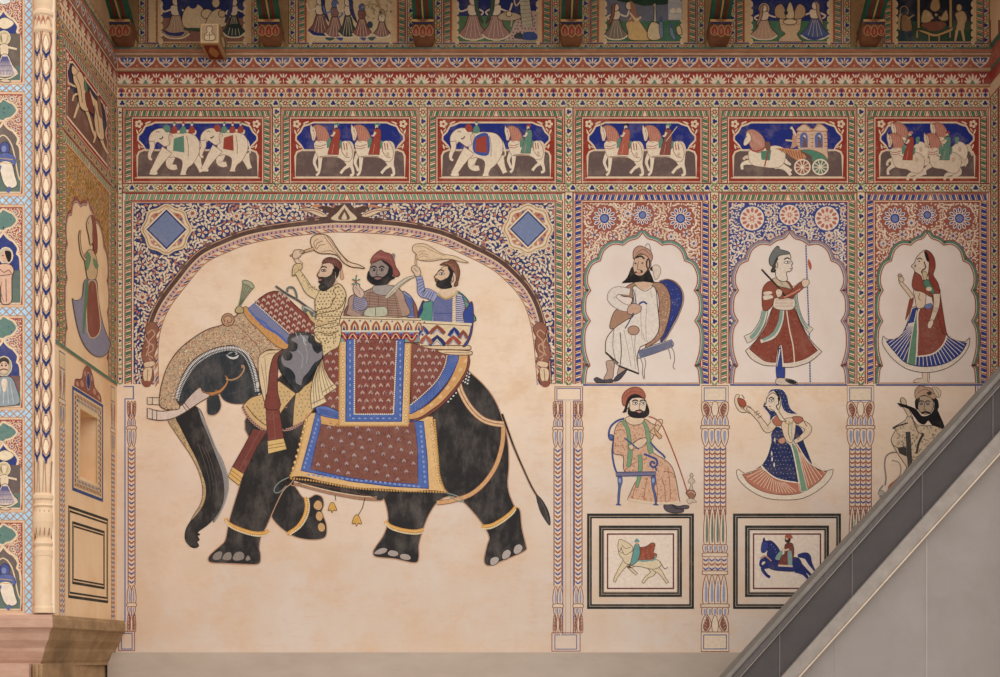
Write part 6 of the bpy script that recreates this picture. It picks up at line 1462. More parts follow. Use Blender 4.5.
def sidepil(x0, x1, label):
    t = thing('painted_pilaster', label, 'painted pilaster', SIDE3((x0+x1)/2, 630))
    a = Art(SIDE3, .003); a.rect(x0, 390, x1, 404, 'd9bc92', '3d4c84', 1); leafcap(a, x0, x1, 405, 430, False); ring(a, x0, x1, 431, 4); petals(a, x0, x1, 436, 455, 2, False, 'd4b68c', '6f7aa0'); a.build('capital', t, 'fresh')
    a = Art(SIDE3, .003); shaft(a, x0+1, x1-1, 455, 622, 2, '5a6498', '9a5a48'); a.build('shaft', t, 'fresh')
# (the main wall's pilaster helpers live with the figures above)
sidepil(-88, -70, 'narrow painted pilaster near the front edge of the side wall'); sidepil(93, 108, 'narrow painted pilaster near the inner corner of the side wall')
PL = BACK

# ================= pier front with mirror work =================
def COLM(px, py, d=0.0):     # wraps a painted motif round the half round shaft
    cx, R = 44.2, 8.6; s_ = max(-1, min(1, (px-cx)/R)); th = math.asin(s_)
    R2 = R*U*RF+d*.8+.0012
    x0 = PIER(cx, 0)[0]; return (x0+R2*math.sin(th), -PD-.006-R2*math.cos(th), CAMZ+(VY-py)*U*RF)
colm = thing('engaged_column', 'half round painted column with blue and brown scale pattern on the left pier', 'column', PIER(44, 612))
def lathe(prof, name, mat, parent, n=14):
    s = Solid(); cx = PIER(44.2, 0)[0]; R_ = []
    for y, r in prof:
        z = CAMZ+(VY-y)*U*RF; rr = r*U*RF
        R_.append([(cx+rr*math.sin(t), -PD-.006-rr*math.cos(t), z) for t in [-math.pi/2+math.pi*i/n for i in range(n+1)]]+[(cx+rr, -PD+.01, z), (cx-rr, -PD+.01, z)])
    s.rings(R_[::-1]); return s.build(name, mat, parent, smooth=False)
M['colpl'] = flat('cream_column_plaster', 'dcbb98', 'e6cbaa', 14)
lathe([(36, 8.6), (458, 8.6)], 'shaft', 'colpl', colm)
lathe([(-60, 10.5), (-12, 10), (6, 9.4), (12, 8.6), (14, 10.4), (17, 10.4), (19, 9), (28, 9.3), (33, 10), (36, 8.4)], 'capital', 'colpl', colm)
lathe([(458, 8.6), (494, 8.8), (496, 10.2), (499, 10.2), (501, 8.8), (504, 8.8), (506, 10), (508, 8.6), (514, 9.8), (522, 10.3), (532, 9), (538, 7.4), (541, 8.8), (544, 9.8), (547, 8.4), (551, 9.6), (556, 9.4)], 'vase_base', 'colpl', colm)
lathe([(556, 9), (606, 9), (608, 9.8), (613, 9.8)], 'drum', 'colpl', colm)
a = Art(COLM, .0015, 6e-5)
for j, cx in enumerate((40, 48.4)):
    y = 40; 
    while y < 455:
        yy = y+(0 if j == 0 else 1.5)
        a.shape([(cx, yy-4), (cx+2.1, yy+3), (cx+1.8, yy+9), (cx, yy+13), (cx-1.8, yy+9), (cx-2.1, yy+3)], 'f2dcbc', 'b08060', .5)
        a.line([(cx-2.6, yy-8), (cx-3.8, yy-1), (cx-3.4, yy+7), (cx-2.2, yy+11)], .7, '9a6450'); a.line([(cx+2.6, yy-8), (cx+3.8, yy-1), (cx+3.4, yy+7), (cx+2.2, yy+11)], .7, '9a6450')
        a.poly([(cx-3.4, yy+9), (cx-2.2, yy+12), (cx, yy+15.5), (cx+2.2, yy+12), (cx+3.4, yy+9), (cx+3.2, yy+14), (cx+1.2, yy+17.5), (cx+.5, yy+22), (cx-.5, yy+22), (cx-1.2, yy+17.5), (cx-3.2, yy+14)], '26356f')
        y += 23.6
a.rect(36, 14.5, 52.4, 16.5, '9a5a48'); a.rect(36, 34, 52.4, 36, '8a5040')
for cx in (38, 42, 46, 50): a.shape([(cx-1.8, 33), (cx-2, 25), (cx, 18.5), (cx+2, 25), (cx+1.8, 33)], 'b0705a', 'dcbb98', .5)
for cx in (38.5, 44.2, 50): a.line([(cx-2.4, 462), (cx-2, 475), (cx-1.5, 493)], .5, 'a5806a'); a.line([(cx+2.4, 462), (cx+2, 475), (cx+1.5, 493)], .5, 'a5806a')
a.rect(36, 497, 52.6, 498.2, 'a07c5c'); a.rect(36, 545, 52.6, 546, 'a07c5c'); a.rect(36, 557, 52.6, 558, '4a5f9a'); a.rect(36, 604, 52.6, 605, '4a5f9a')
for cx in (39, 43, 47, 50.5): a.line([(cx, 511), (cx+.6, 522), (cx, 536)], .5, '8a5f48')
a.build('scale_pattern', colm, 'fresh')
s = Solid(); x0, x1 = PIER(33.4, 0)[0], PIER(35.6, 0)[0]; s.box(x0, -PD-.016, PIER(0, 613)[2], x1, -PD, ZT); struct(s.build('trim_29', flat('orange_plaster_fillet', 'c9946c', 'd6a67e', 12)), 'thin orange fillet beside the column')
s = Solid(); x0, x1 = PIER(52.8, 0)[0], PIER(55.3, 0)[0]; s.box(x0, -PD-.012, PIER(0, 613)[2], x1, -PD+.001, ZT); struct(s.build('trim_30', flat('pale_plaster_arris', 'ecd2b4', 'f0dcc4', 12)), 'pale plaster edge of the pier')
# mirror mosaic lattice
mm = thing('mirror_mosaic', 'pale blue mirror mosaic lattice dividing the small painted panels of the pier', 'mirror mosaic', PIER(29, 612))
rows = [(84.5, 92), (196, 205), (307, 316), (410, 417.5), (512, 520.5)]
a = Art(PIER, .003); a.rect(24.6, -60, 33.4, 613, 'c9a07c')
for y0, y1 in rows: a.rect(-60, y0, 24.6, y1, 'c9a07c')
a.build('grout', mm, 'fresh')
s = Art(PIER, .0055); s.rect(25.2, -60, 32.9, 613, 'sky')
for y0, y1 in rows: s.rect(-60, y0+.7, 25.2, y1-.7, 'sky')
s.build('mirror_glass', mm, 'mirror')
a = Art(PIER, .008); a.lay(); a.hold = True
y = -60; k = 0
while y < 612:
    a.stroke([(25.2, y), (32.9, y+8.2)], .9, 'b98b66'); a.stroke([(32.9, y), (25.2, y+8.2)], .9, 'b98b66'); y += 8.2
for y0, y1 in rows:
    x = 24.8
    while x > -60: a.stroke([(x, y0+.5), (x-7.4, y1-.5)], .9, 'b98b66'); a.stroke([(x-7.4, y0+.5), (x, y1-.5)], .9, 'b98b66'); x -= 7.4
a.hold = False
a.build('lattice', mm, 'fresh')
# six small painted panels
spec = [(-30, 84, None, 10, 'white arched'), (92.5, 195.5, 101, 120, ''), (205.5, 306.5, 211, 230, ''), (316.5, 409.5, 318, 338, ''), (418, 511.5, 424, 441, ''), (521, 612.5, 526, 544, '')]
labs = ['small painted panel of a dancer in checked skirt, topmost on the pier', 'small painted panel of a blue skinned figure in white, second down the pier', 'small painted panel of a pale standing figure under dark blue, third down the pier',
        'small painted panel of a seated moustached figure in grey, fourth down the pier', 'small painted panel of a haloed dancer in checked skirt, fifth down the pier', 'small painted panel of a blue skinned figure in white, lowest on the pier']
for i, (y0, y1, m0, m1, _) in enumerate(spec):
    t = thing('painted_miniature', labs[i], 'painted panel', PIER(5, y1), 'small painted panels set in mirror work')
    a = Art(PIER, .003); a.rect(-60, y0, 24.4, y1, 'dcb896'); a.rect(-60, y0+1.6, 22.6, y1-1.6, '9c5348')
    pl = [(x, y) for x, y in ((-30, y0+2), (22.4, y0+2), (22.4, y1-12), (-30, y1-12))]
    a.scrolls(pl, 9, seed=200+i, leafc=('e2cdaf', 'dfc4a2'), flowers=('e2cdaf', '3f4f94'), size=.62)
    cx = 3
    if m0: a.shape(f'{cx-16},{(m0+m1)/2} {cx-10},{m0+2} {cx-3},{m0+1} {cx},{m0-2} {cx+6},{m0+1} {cx+10},{m0+3} {cx+14},{(m0+m1)/2} {cx+9},{m1-3} {cx+3},{m1-1} {cx},{m1+1} {cx-10},{m1-2}', '628478', 'e2c6a4', 1.6)
    else: a.ell(cx+1, 1, 7, 3.4, 'dcd8d0', line='8a6a58')
    at = m1+4 if m0 else 12
    arch_ = f'-20,{y1-3}* -20,{at+20} -15,{at+10} -6,{at+6}* 0,{at+3} {cx},{at-2}* 8,{at+4} 13,{at+7}* 18,{at+14} 17,{at+20}* 20.5,{at+28} 20.5,{y1-3}*'
    pa = a.shape(arch_, '33407f' if i in (0, 2, 3, 4) else '71635c', 'e6cba8', 1.8)
    ym = at+(y1-at)*(.30 if i in (0, 4) else .5)
    a.poly([(-20, ym), (20.4, ym), (20.4, y1-3), (-20, y1-3)], ('6f6258', '6a6a60', '5f6e66', '7a5a58', '6a5c58', '6a6a60')[i])
    a.poly([(-20, y1-18), (20.4, y1-18), (20.4, y1-3), (-20, y1-3)], '62766a')
    a.line([(-20, y1-3), (20.6, y1-3)], 1.4, 'dcc0a0', False); a.build('panel_ground', t, 'fresh')
    b = Art(PIER, .009); c0 = {0: 5, 4: 5}.get(i, 6)
    h = y1-at
    def Y(f): return at+h*f
    if i in (0, 4):
        b.shape(f'{c0-9},{Y(.16)} {c0},{Y(.08)} {c0+9},{Y(.16)} {c0},{Y(.24)}', 'e6d2b0', 'a08a68', .4)
        b.ell(c0-1, Y(.36), 6.4, 7, 'c9b48c', line='e6d2b0', w=.8); b.ell(c0-1, Y(.36), 3.6, 4.6, '8a7a58'); b.shape(f'{c0-3},{Y(.31)} {c0+2},{Y(.32)} {c0+1},{Y(.41)} {c0-2},{Y(.42)}', 'dfc8a8')
        b.shape(f'{c0-4},{Y(.46)} {c0+3},{Y(.46)} {c0+3},{Y(.60)} {c0-4},{Y(.60)}', 'e0c8a8', OL, .4); b.line([(c0-12, Y(.52)), (c0-4, Y(.48)), (c0+6, Y(.5)), (c0+12, Y(.52))], 1.8, 'dfc8a8')
        sk = [(c0-3, Y(.60)), (c0+3, Y(.60)), (c0+8, Y(.74)), (c0+13, Y(.84)), (c0+5, Y(.90)), (c0-5, Y(.90)), (c0-13, Y(.84)), (c0-7, Y(.74))]
        pp = b.shape(sk, 'd9c4b4', OL, .5)
        for u in range(-6, 7): b.line([(c0+u*.4, Y(.62)), (c0+u*1.6, Y(.88))], .5, '5a5a8a')
        for v in (.68, .75, .82): b.line([(c0-7, Y(v)), (c0+7, Y(v))], .5, '5a5a8a')
        b.line([(c0-13, Y(.85)), (c0-5, Y(.92)), (c0+5, Y(.92)), (c0+13, Y(.85))], 1.1, 'e6d2b0'); b.shape(f'{c0-5},{Y(.96)} {c0},{Y(.93)} {c0+6},{Y(.96)} {c0+2},{Y(.98)}', 'd9bfa0', OL, .4)
    elif i in (1, 5):
        b.line([(c0-12, Y(.95)), (c0-13, Y(.4)), (c0-4, Y(.16)), (c0+6, Y(.3)), (c0+12, Y(.7)), (c0+15, Y(.8))], 1.2, 'dcc4a4')
        b.ell(c0-1, Y(.34), 5, 6.4, '4a5590', line='2a3060'); b.ell(c0-2, Y(.35), 2.4, 3.2, '7a86b8'); b.shape(f'{c0-6},{Y(.42)} {c0+6},{Y(.42)} {c0+10},{Y(.55)} {c0+3},{Y(.6)} {c0-8},{Y(.56)}', '5a68a4', '2a3060', .5)
        b.shape(f'{c0-6},{Y(.55)} {c0+5},{Y(.54)} {c0+9},{Y(.72)} {c0+11},{Y(.86)} {c0+3},{Y(.90)} {c0-3},{Y(.80)}', 'e6d6c0', OL, .5); b.limb([(c0-6, Y(.58)), (c0-9, Y(.75)), (c0-10, Y(.93))], (4, 3.4, 2.6), '5a68a4'); b.limb([(c0+4, Y(.88)), (c0+2, Y(.96))], (3, 3), '5a68a4')
        for v in (.48, .54): b.line([(c0-6, Y(v)), (c0+7, Y(v+.02))], .6, 'c9a25c')
    elif i == 2:
        b.ell(c0, Y(.30), 7, 8.4, 'c9b49c', line='e6d2b8', w=.8); b.ell(c0-1, Y(.31), 4, 5.4, 'd9b096'); b.shape(f'{c0-1},{Y(.24)} {c0+5},{Y(.25)} {c0+5},{Y(.36)} {c0+2},{Y(.38)}', '2a2422'); b.line([(c0-4, Y(.30)), (c0-2, Y(.30))], .6, '2a2422')
        b.shape(f'{c0-6},{Y(.42)} {c0+4},{Y(.42)} {c0+8},{Y(.50)} {c0+6},{Y(.60)} {c0+6},{Y(.80)} {c0+5},{Y(.95)} {c0-4},{Y(.96)} {c0-5},{Y(.8)} {c0-7},{Y(.62)} {c0-9},{Y(.52)}', 'd9b096', OL, .7); b.line([(c0-7, Y(.47)), (c0-2, Y(.53)), (c0+3, Y(.50)), (c0+6, Y(.56))], .8, '8a5a48'); b.line([(c0-4, Y(.66)), (c0-5, Y(.8)), (c0-2, Y(.94))], .5, '8a5a48'); b.line([(c0, Y(.62)), (c0+.5, Y(.94))], .6, OL); b.line([(c0-8, Y(.58)), (c0+5, Y(.56))], .6, OL)
    else:
        b.ell(c0-2, Y(.36), 8, 10, 'a89c88', line='d9c4a4', w=.8); b.ell(c0-2, Y(.30), 5.4, 5, '3a3432'); b.ell(c0-2, Y(.38), 4.8, 6.4, 'd6b398'); b.line([(c0-5, Y(.33)), (c0-3, Y(.32))], .5, '2a2422'); b.line([(c0-1, Y(.32)), (c0+1, Y(.33))], .5, '2a2422'); b.line([(c0-6, Y(.42)), (c0-2, Y(.40)), (c0+2, Y(.42))], .9, '2a2422')
        for s in (-3.5, .5): b.ell(c0+s-.5, Y(.35), 1, .8, '2a2422')
        b.shape(f'{c0-9},{Y(.54)} {c0+5},{Y(.52)} {c0+11},{Y(.70)} {c0+14},{Y(.90)} {c0+2},{Y(.95)} {c0-14},{Y(.93)} {c0-12},{Y(.7)}', '8f9aa0', OL, .6)
        for s in (-6, -2, 2, 6): b.line([(c0+s*.7, Y(.58)), (c0+s*1.3, Y(.92))], .5, 'c9c2b4')
        b.shape(f'{c0-4},{Y(.56)} {c0+1},{Y(.56)} {c0},{Y(.72)} {c0-3},{Y(.72)}', 'e0ccb4')
    b.build('painted_figure', t, 'fresh')
# ================= row of panels and brackets under the eave =================
tops = [((138.4, 259), (147.5, 157), (161, 245), 'panel of seated figures under the eave, in the left corner behind the beam end'), ((288.6, 414.4), (298.6, 405), (310.5, 391), 'panel of blue skinned dancers on cream, second under the eave'),
        ((434.6, 559.2), (444, 550), (457, 538), 'panel of two dancers in striped skirts and a ladder figure under the eave'), ((582, 704.6), (591, 695.6), (605, 682), 'panel of a musician beside a fountain on green under the eave'),
        ((728.6, 850.6), (736.6, 841), (751, 829), 'panel of two women either side of a throne on green under the eave'), ((883, 989), (884.6, 983), (896, 973), 'dark panel of a draped swing seat between two figures, last under the eave')]
def lady(a, x, yb, h, sk, top='dcc4a4', veil=None, w=.42, skin='dcc2a4', face=-1, arm=True):
    w *= h
    a.shape([(x-w*.16, yb-h*.55), (x+w*.16, yb-h*.55), (x+w*.35, yb-h*.3), (x+w*.62, yb-h*.13), (x+w*.3, yb-h*.03), (x-w*.3, yb-h*.03), (x-w*.62, yb-h*.13), (x-w*.35, yb-h*.3)], sk, OL, .7)
    a.line([(x-w*.62, yb-h*.12), (x-w*.3, yb-h*.02), (x+w*.3, yb-h*.02), (x+w*.62, yb-h*.12)], 1.2, 'd9c4a4')
    for u in (-.3, -.1, .1, .3): a.line([(x+u*w*.3, yb-h*.5), (x+u*w*1.1, yb-h*.06)], .4, 'c9b090')
    a.shape([(x-w*.18, yb-h*.55), (x-w*.22, yb-h*.75), (x+w*.2, yb-h*.75), (x+w*.16, yb-h*.55)], top, OL, .6)
    if arm: a.line([(x+face*w*.1, yb-h*.70), (x+face*w*.55, yb-h*.62), (x+face*w*.7, yb-h*.8)], 1.4, skin); a.line([(x-face*w*.1, yb-h*.70), (x-face*w*.45, yb-h*.6), (x-face*w*.2, yb-h*.5)], 1.4, skin)
    a.ell(x, yb-h*.85, h*.085, h*.10, skin, line=OL, w=.6)
    if veil: a.shape([(x-face*h*.0, yb-h*.97), (x-face*h*.11, yb-h*.88), (x-face*h*.12, yb-h*.7), (x-face*h*.22, yb-h*.35), (x-face*h*.06, yb-h*.6), (x-face*h*.03, yb-h*.85)], veil, OL, .6)
def toppanel(i):
    (c0, c1), (r0, r1), (w0, w1), lab = tops[i]
    t = thing('painted_scene', 'painted '+lab, 'painted panel', BACK((c0+c1)/2, 50), 'painted panels under the eave')
    a = Art(BACK, .0012); T = -44
    a.rect(c0, T, c1, 50.3, 'cda67a'); a.chain(c0, T, c0+7, 43.5, 7.6, bg='d0b184'); a.chain(c1-7, T, c1, 43.5, 7.6, bg='d0b184', phase=1); a.chain(c0, 43.8, c1, 50.2, 7.8, bg='d0b184')
    a.rect(r0-1, T, r1+1, 43.4, '4a5a94'); a.rect(r0-.2, T, r1+.2, 42.6, 'c9a070'); a.rope(r0, T, r0+6.6, 42.2, per=6.2, c2='d0b184'); a.rope(r1-6.6, T, r1, 42.2, per=6.2, c2='d0b184', flip=True); a.rect(r0+7, T, r1-7, 42.2, 'a8654a'); a.rect(r0+8.2, T, r1-8.2, 42.2, 'd0ac80')
    a.build('painted_border', t)
    g = Art(BACK, .0030); P0 = g.poly([(w0, T), (w1, T), (w1, 41.6), (w0, 41.6)], ('2a3468', 'cfb48c', '252f66', '6a6a74', '252f66', '1f2a38')[i])
    lower = ('8a5f50', None, '56704e', '3f6f4c', '3f6f4c', '2f4a34')[i]
    if lower: g.rect(w0, (18 if i < 2 else 16 if i == 2 else 21), w1, 41.6, lower)
    g.lay(); g.hold = True
    for s, x in ((1, w0), (-1, w1)):
        y = -40
        while y < 42: g.dot(x, y, 2.2, 'd6b78c', 8, 3.4); y += 7.4
    g.hold = False; g.rect(w0-3.4, T, w0-.4, 41.6, 'd0ac80'); g.rect(w1+.4, T, w1+3.4, 41.6, 'd0ac80')
    g.build('panel_ground', t, 'fresh')
    cnt = [0]
    def fig(name, fn, base=.0075):
        cnt[0] += 1; b = Art(BACK, base+cnt[0]*.0012); fn(b); b.build(name, t, 'fresh')
    if i == 0:
        fig('painted_figure', lambda b: (lady(b, 176, 39, 44, 'a8876a', veil='2a3468', w=.5), b.shape('164,30 172,33 184,32 180,36 168,35', '2a3468')))
        fig('painted_figure', lambda b: (b.shape('182,20 186,8 196,4 204,10 208,24 200,29 186,28', 'd0b48c', OL, .5), b.ell(193, 4, 4.6, 5, '2a3468'), b.ell(207, 14, 6, 5, 'd0b48c', line=OL, w=.7), b.shape('186,28 215,29 214,32 188,31', '3a4a3c')))
        fig('painted_figure', lambda b: (b.shape('206,26 212,12 222,10 226,26', 'd0b48c', OL, .7), b.ell(216, 3, 4, 5, 'd0b48c', line=OL, w=.7), b.ell(222, 14, 3.6, 3.6, 'c9ab84', line=OL, w=.7)))
        fig('painted_figure', lambda b: (lady(b, 234, 38, 42, '2f4038', veil='33407a', w=.42, face=1), b.shape('226,26 236,24 242,26 236,29', '2a3a30')))
    if i == 1:
        fig('painted_figure', lambda b: (lady(b, 320, 37, 42, '7a5048', veil='2a3468', w=.46, face=-1), b.shape('309,29 318,33 330,33 326,36 314,35', '2a3468')))
        fig('painted_figure', lambda b: lady(b, 335, 38, 40, '8a6258', top='8a6258', skin='5d6f9c', w=.42, arm=True))
        fig('painted_figure', lambda b: lady(b, 348, 38, 42, '3a463c', veil='2a3468', w=.36, face=-1))
        fig('painted_figure', lambda b: lady(b, 362, 38, 36, '8a5a50', top='7a4c44', skin='4d6290', w=.44, arm=False))
        fig('painted_figure', lambda b: (lady(b, 382, 38, 30, '8a6258', w=.46, arm=False, skin='3c3a3c'), b.ell(370, 25, 3, 3.6, '3c4450')))
        fig('painted_tree', lambda b: (b.line('376,-44 374,-10 380,8 386,16', 2, 'a88a64'), b.line('380,8 372,4 362,8', 1, 'a88a64'), b.line('378,2 384,-2 392,4', 1, 'a88a64'), b.flecks([(364, -10), (392, -10), (392, 24), (366, 20)], 60, ('bfa57c', '9a8460'), .6, .5, el=3)))
        fig('lotus_pond', lambda b: (b.shape('325,38 335,38 330,41', '3f5a5c'), b.shape('336,38 343,38 341,41', '2f4a8a'), b.shape('360,38 366,38 364,41', '2f4a8a'), b.shape('368,38 376,37 372,41', '3f5a5c')))
    if i == 2:
        for x, f in ((473, -1), (496, 1)): fig('painted_figure', lambda b, x=x, f=f: (lady(b, x, 40, 46, '9c7468', veil='3f5a48', w=.50, face=f), b.shape([(x-2, 39), (x+3, 39), (x+4, 41), (x-3, 41)], 'c9b090')))
        fig('dotted_hill', lambda b: (b.shape('504,41* 510,34 514,24 520,16 532,11 538,13* 538,41*', 'b89a8a'), b.butas([(506, 40), (520, 18), (537, 14), (537, 40)], 3.4, 3.2, .6, '6a4448', '6a4448', .8)), .0065)
        fig('painted_figure', lambda b: (b.poly('519,-4 529,-4 533,26 522,28', 'b5a78c', False, OL, .5), b.hatch('519,-4 522,28 529,-4 533,26', 8, '7a6c58', .4), b.limb([(520, 2), (516, 6), (514, 0)], (1.6, 1.4, 1.2), 'd0b48c'), b.ell(523, -8, 3, 3.4, 'd0b48c')))
        fig('painted_cow', lambda b: (b.shape('498,16 506,12 518,14 521,18 512,21 500,20', 'b8a080', OL, .7), b.ell(509, 14, 3, 3, 'd0b48c', line=OL, w=.7), b.limb([(512, 20), (511, 27)], (1.6, 1.2), 'b8a080')))
        fig('painted_animal', lambda b: b.shape('521,38 524,33 532,32 537,35 536,40 524,40', '3a4a78')); fig('painted_animal', lambda b: b.shape('514,38 516,34 521,33 522,39', '3a403c'))
    if i == 3:
        fig('tree_crown', lambda b: (b.shape('618,-44* 616,-4 622,2 632,3 644,6 656,5 668,4 676,-2 674,-44*', '28402c'), b.flecks([(619, -40), (619, -4), (644, 5), (674, -3), (673, -40)], 260, ('3a5a38', '1d2f20'), .7, .4, el=2)), .0065)
        fig('painted_figure', lambda b: lady(b, 616, 40, 38, '7a6c5c', w=.5, face=1, veil='8a5a48'))
        fig('painted_figure', lambda b: (b.shape('626,24 634,14 640,22 648,34 652,40 630,40 628,32', 'cba56c', OL, .5), b.ell(629, 6, 3.6, 4.2, 'd6bd9a', line=OL, w=.7), b.shape('630,1 635,6 636,18 632,22 631,10', 'a06a50'), b.line([(628, 22), (641, 15)], 1.2, '8a6040'), b.line([(630, 13), (636, 20), (641, 17)], 1.6, 'd6bd9a')))
        fig('painted_fountain', lambda b: (b.shape('650,24 654,22 660,26 662,36 658,40 650,40 647,34', 'cdb488', OL, .7), b.limb([(655, 22), (655, 8), (654, 4)], (3, 1.6, 4), 'b8a890', line=OL)))
        fig('painted_figure', lambda b: (b.limb([(661, 22), (661, 30), (662, 38)], (3.4, 4, 3), '6f7a8e', line='3a4458'), b.ell(661, 19, 2.2, 2.6, '4a5a78'))); fig('painted_figure', lambda b: (b.limb([(671, 28), (672, 34), (675, 40)], (2.6, 4, 2.4), '6f7a8e', line='3a4458'), b.ell(671, 26, 2, 2.4, '4a5a78'))); fig('painted_calf', lambda b: b.shape('676,28 680,26 682,34 678,35', 'cdb488', OL, .7))
        fig('painted_pavilion', lambda b: (b.shape('668,2 671,-4 674,-7 677,-4 681,2', 'b5aea8', OL, .7), b.rect(668, 2, 682, 20, 'a8a4a2'), b.shape('670,13 670,10 674,8 675,10 675,13', 'dccbae'), b.shape('676,13 676,10 679,8 681,10 681,13', 'dccbae'), b.hatch('669,14 669,20 681,14 681,20', 5, 'dccbae', .5)))
    if i == 4:
        fig('painted_figure', lambda b: (b.ell(764, 9, 5, 5.4, 'b08a5c', line='d0b484'), lady(b, 764, 40, 37, 'b58f74', w=.58, face=1, veil='a8846c')))
        fig('painted_figure', lambda b: (lady(b, 815, 40, 40, '4a5a86', w=.58, face=-1, veil='b08a70'), b.shape('804,33 811,37 822,36 826,34 818,40 808,39', '3a4a80')))
        fig('painted_throne', lambda b: (b.shape('779,20* 783,18 800,17 801,22* 800,30 797,34 799,38 803,42* 778,42* 780,38 785,34 781,30', 'c9a680', OL, .5), b.line('780,24 790,26 800,24', .5, 'a07c5c'), b.ell(790, 22, 7, 3, 'd6b890', line=OL, w=.7)))
        fig('painted_peacocks', lambda b: [b.shape([(790+s*4, 19), (790+s*14, 17), (790+s*15, 8), (790+s*9, 4), (790+s*5, 10)], 'b5926c', OL, .7) for s in (-1, 1)]+[b.shape('786,18 787,8 790,2 793,8 794,18', 'cdb48c', OL, .7), b.ell(786, 13, 2, 2.4, '1f2a3c')])
    if i == 5:
        fig('painted_figure', lambda b: (b.ell(904, 11, 4.2, 4.8, '2f3a44', line='a88a5c', w=.7), b.limb([(900, 14), (899, 22), (899, 30)], (2, 2, 1.4), 'b09468'), b.shape('902,16 909,17 912,30 902,31', '8a6a48', OL, .7), b.limb([(904, 31), (902, 41)], (4, 3), '2f3a50'), b.limb([(909, 31), (911, 41)], (4, 3), '2f3a50'), b.line([(908, 19), (914, 15)], 1, 'b09468')))
        fig('painted_swing', lambda b: (b.poly('917,-44 920,-44 920,28 917,28', 'b0905c', False, OL, .7), b.poly('949,-44 952,-44 952,28 949,28', 'b0905c', False, OL, .7), b.rect(920, -44, 949, 26, '20242c'), b.shape('914,29* 925,31 935,34 945,31 953,27* 952,31 945,34 935,37 925,34', 'b8965f', OL, .7), b.shape('921,25 930,22 942,22 946,25 940,30 930,31', '7d4c38'), b.shape('921,22 924,10 932,14 930,22', 'b09468', OL, .7), b.shape('940,20 946,10 948,20', 'b09468', OL, .7), [b.flower(928+k*4, 15+(k % 2)*3, 2, 'c9b088', '8a4a38') for k in range(4)], b.shape('930,8 933,-2 938,-2 940,8 935,12', 'a8865c', OL, .7), [b.limb([(x, y), (x, y+7)], (1.4, 1.4), 'a8865c') for x, y in ((917, 31), (929, 35), (939, 36), (950, 31))]))
        fig('painted_figure', lambda b: (b.ell(959, 8, 3, 4, 'b8986c', line=OL, w=.7), b.shape('955,14 963,11 967,18 965,24 964,30 956,30 957,22', 'b8986c', OL, .7), b.limb([(957, 30), (955, 41)], (3, 2), 'c0a078'), b.limb([(962, 30), (964, 41)], (3, 2), 'c0a078')))
for i in range(6): toppanel(i)
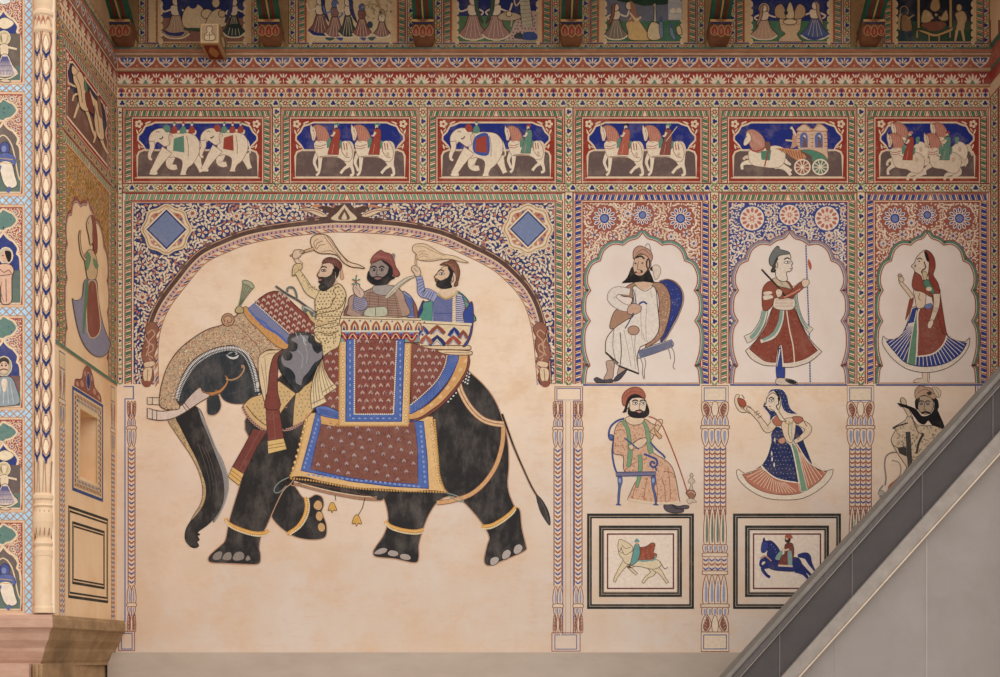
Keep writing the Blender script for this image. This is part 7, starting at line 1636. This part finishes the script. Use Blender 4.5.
# ---- brackets
M['bk_green'] = flat('green_bracket_paint', '254a38', '2f5a44', 14); M['bk_red'] = flat('red_bracket_paint', '5a2a22', '6e3528', 14); M['bk_gold'] = flat('ochre_bracket_paint', 'a87c48', 'bd9158', 14)
M['bk_stone'] = flat('ochre_stone_wash', 'a8865c', 'b8966a', 10); M['bk_dark'] = flat('dark_red_paint', '6a4430', '8a5e40', 10)
blab = ['painted eave bracket squeezed into the left corner', 'painted eave bracket between the beam end panel and the blue skinned dancers', 'painted eave bracket left of the striped skirt dancers panel', 'painted eave bracket left of the fountain musician panel',
        'painted eave bracket left of the throne panel', 'painted eave bracket left of the dark swing panel']
s = Solid()
for cx in (127, 273.5, 424.5, 570.5, 717, 867): pass
for i, cx in enumerate((127, 273.5, 424.5, 570.5, 717, 867)):
    t = thing('eave_bracket', blab[i], 'bracket', BACK(cx, 50), 'carved brackets under the eave')
    X = BACK(cx, 0)[0]; 
    def zz(y): return (677-y-(8 if y < 48 and y != 41.001 else 0))*U
    w = .054
    s = Solid(); s.hexa([(X-w, -.035, zz(50)), (X+w, -.035, zz(50)), (X+w, 0, zz(50)), (X-w, 0, zz(50)), (X-w, -.06, zz(41.001)), (X+w, -.06, zz(41.001)), (X+w, 0, zz(41.001)), (X-w, 0, zz(41.001))]); s.build('foot', 'bk_stone', t, bevel=.003)
    s = Solid(); R_ = []
    for y, ww, d0, d1 in ((42.5, .030, 0, .085), (41, .044, 0, .11), (38, .052, 0, .135), (34, .055, .0, .15), (30, .054, .0, .155), (28.5, .046, .0, .145), (27, .054, .0, .155), (24.5, .054, .0, .16), (23.5, .048, 0, .155)):
        R_.append([(X-ww, -d0, zz(y)), (X-ww, -d1+.015, zz(y)), (X-ww*.7, -d1, zz(y)), (X, -d1-.006, zz(y)), (X+ww*.7, -d1, zz(y)), (X+ww, -d1+.015, zz(y)), (X+ww, -d0, zz(y))])
    s.rings(R_); s.build('lotus_block', 'bk_dark', t)
    def FR_(px, py, d=0, X=X): return (X+(px)*.005, -.160-d*2, zz(py))
    a = Art(FR_, .0015, 1e-4); a.rect(-10.6, 26.6, 10.6, 28.4, '2a2a48'); a.rect(-10.6, 24, 10.6, 26.4, 'b58a54')
    for k in range(-1, 2): a.shape([(k*6.6-3, 39-abs(k)), (k*6.6-3.2, 34), (k*6.6, 29.6), (k*6.6+3.2, 34), (k*6.6+3, 39-abs(k)), (k*6.6, 41-abs(k))], '7d3426', 'a07a50', .7); a.shape([(k*6.6-1.2, 37), (k*6.6, 33), (k*6.6+1.2, 37), (k*6.6, 39)], '9a5a44')
    a.build('petals', t, 'fresh')
    s = Solid(); s.i = 0
    for k, (a0, a1, mi, dd) in enumerate(((-.050, -.030, 0, 0), (-.030, -.014, 1, .004), (-.014, -.004, 0, 0), (-.004, .004, 2, .014), (.004, .014, 0, 0), (.014, .030, 1, .004), (.030, .050, 0, 0))):
        s.i = mi; zb, zt2 = zz(23), ZT; y0, y1 = -.11-dd, -.66-dd
        s.hexa([(X+a0, y0, zb), (X+a1, y0, zb), (X+a1, y0+.08+dd, zb), (X+a0, y0+.08+dd, zb), (X+a0, y1, zt2), (X+a1, y1, zt2), (X+a1, y1+.14+dd, zt2), (X+a0, y1+.14+dd, zt2)])
    s.build('strut', ['bk_green', 'bk_red', 'bk_gold'], t)
# ---- projecting beam end
t = thing('beam_end', 'square painted beam end jutting out below the first eave panel', 'beam end', BACK(222, 60))
bx0, bx1 = BACK(510-310*.9725, 0)[0], BACK(510-291*.9725, 0)[0]; bz0 = CAMZ+(658-43.5)*U*.9725; bz1 = bz0+.10
s = Solid(); s.box(bx0, -.22, bz0, bx1, 0, bz1); s.build('block', 'bk_stone', t, bevel=.003)
def BF(px, py, d=0): return (bx0+px*(bx1-bx0)/100, -.2205-d*2, bz0+(100-py)*(bz1-bz0)/100)
a = Art(BF, .001, 1e-4); a.rect(4, 4, 96, 96, 'd2b48a'); a.rect(10, 10, 90, 88, 'b89c7a'); a.shape('50,14 66,24 62,44 78,60 74,84 28,84 24,60 38,44 34,24', 'd6bc98', '7a6450', 4); a.line('50,46 50,84', 3, '7a6450'); a.line('30,60 70,58', 3, '7a6450'); a.build('front_painting', t, 'fresh')
def BB(px, py, d=0): return (bx0+px*(bx1-bx0)/100, -.22+py*.0022, bz0-.0005-d*2)
a = Art(BB, .001, 1e-4); a.rect(6, 4, 94, 96, 'b58a54'); a.rect(12, 9, 88, 92, '7a3426'); a.shape('50,20 75,50 50,82 25,50', 'b07a44'); a.build('underside_painting', t, 'fresh')
def BS(px, py, d=0): return (bx1+.0005+d*2, -.22+px*.0022, bz0+(100-py)*(bz1-bz0)/100)
a = Art(BS, .001, 1e-4); a.rect(4, 4, 96, 96, 'c09a6a'); a.rect(10, 12, 90, 88, '8a6a4c'); a.shape('25,50 50,25 75,50 50,75', 'c9ab80', '5a4230', 3); a.build('side_painting', t, 'fresh')
# ================= camera and light =================
cam = bpy.data.cameras.new('camera'); co = bpy.data.objects.new('camera', cam); C.objects.link(co)
co.location = (CAMX, -D, CAMZ); co.rotation_euler = (math.pi/2, 0, 0)
cam.sensor_width = 36; cam.lens = 36*D/(1000*U)
cam.shift_x = -(VX-500)/1000; cam.shift_y = (VY-338.5)/1000
bpy.context.scene.camera = co
w = bpy.data.worlds.new('open_sky'); bpy.context.scene.world = w; w.use_nodes = True
bg = w.node_tree.nodes['Background']; bg.inputs[0].default_value = (1.0, .97, .96, 1); bg.inputs[1].default_value = .92
l = bpy.data.lights.new('sun', 'SUN'); l.energy = 1.6; l.angle = math.radians(70); l.color = (1, .97, .93)
lo = bpy.data.objects.new('sun', l); C.objects.link(lo); lo.rotation_euler = (math.radians(52), 0, math.radians(30))
v = bpy.context.scene.view_settings
v.view_transform = 'Standard'; v.look = 'None'; v.gamma = 1; v.exposure = 0; v.use_curve_mapping = False
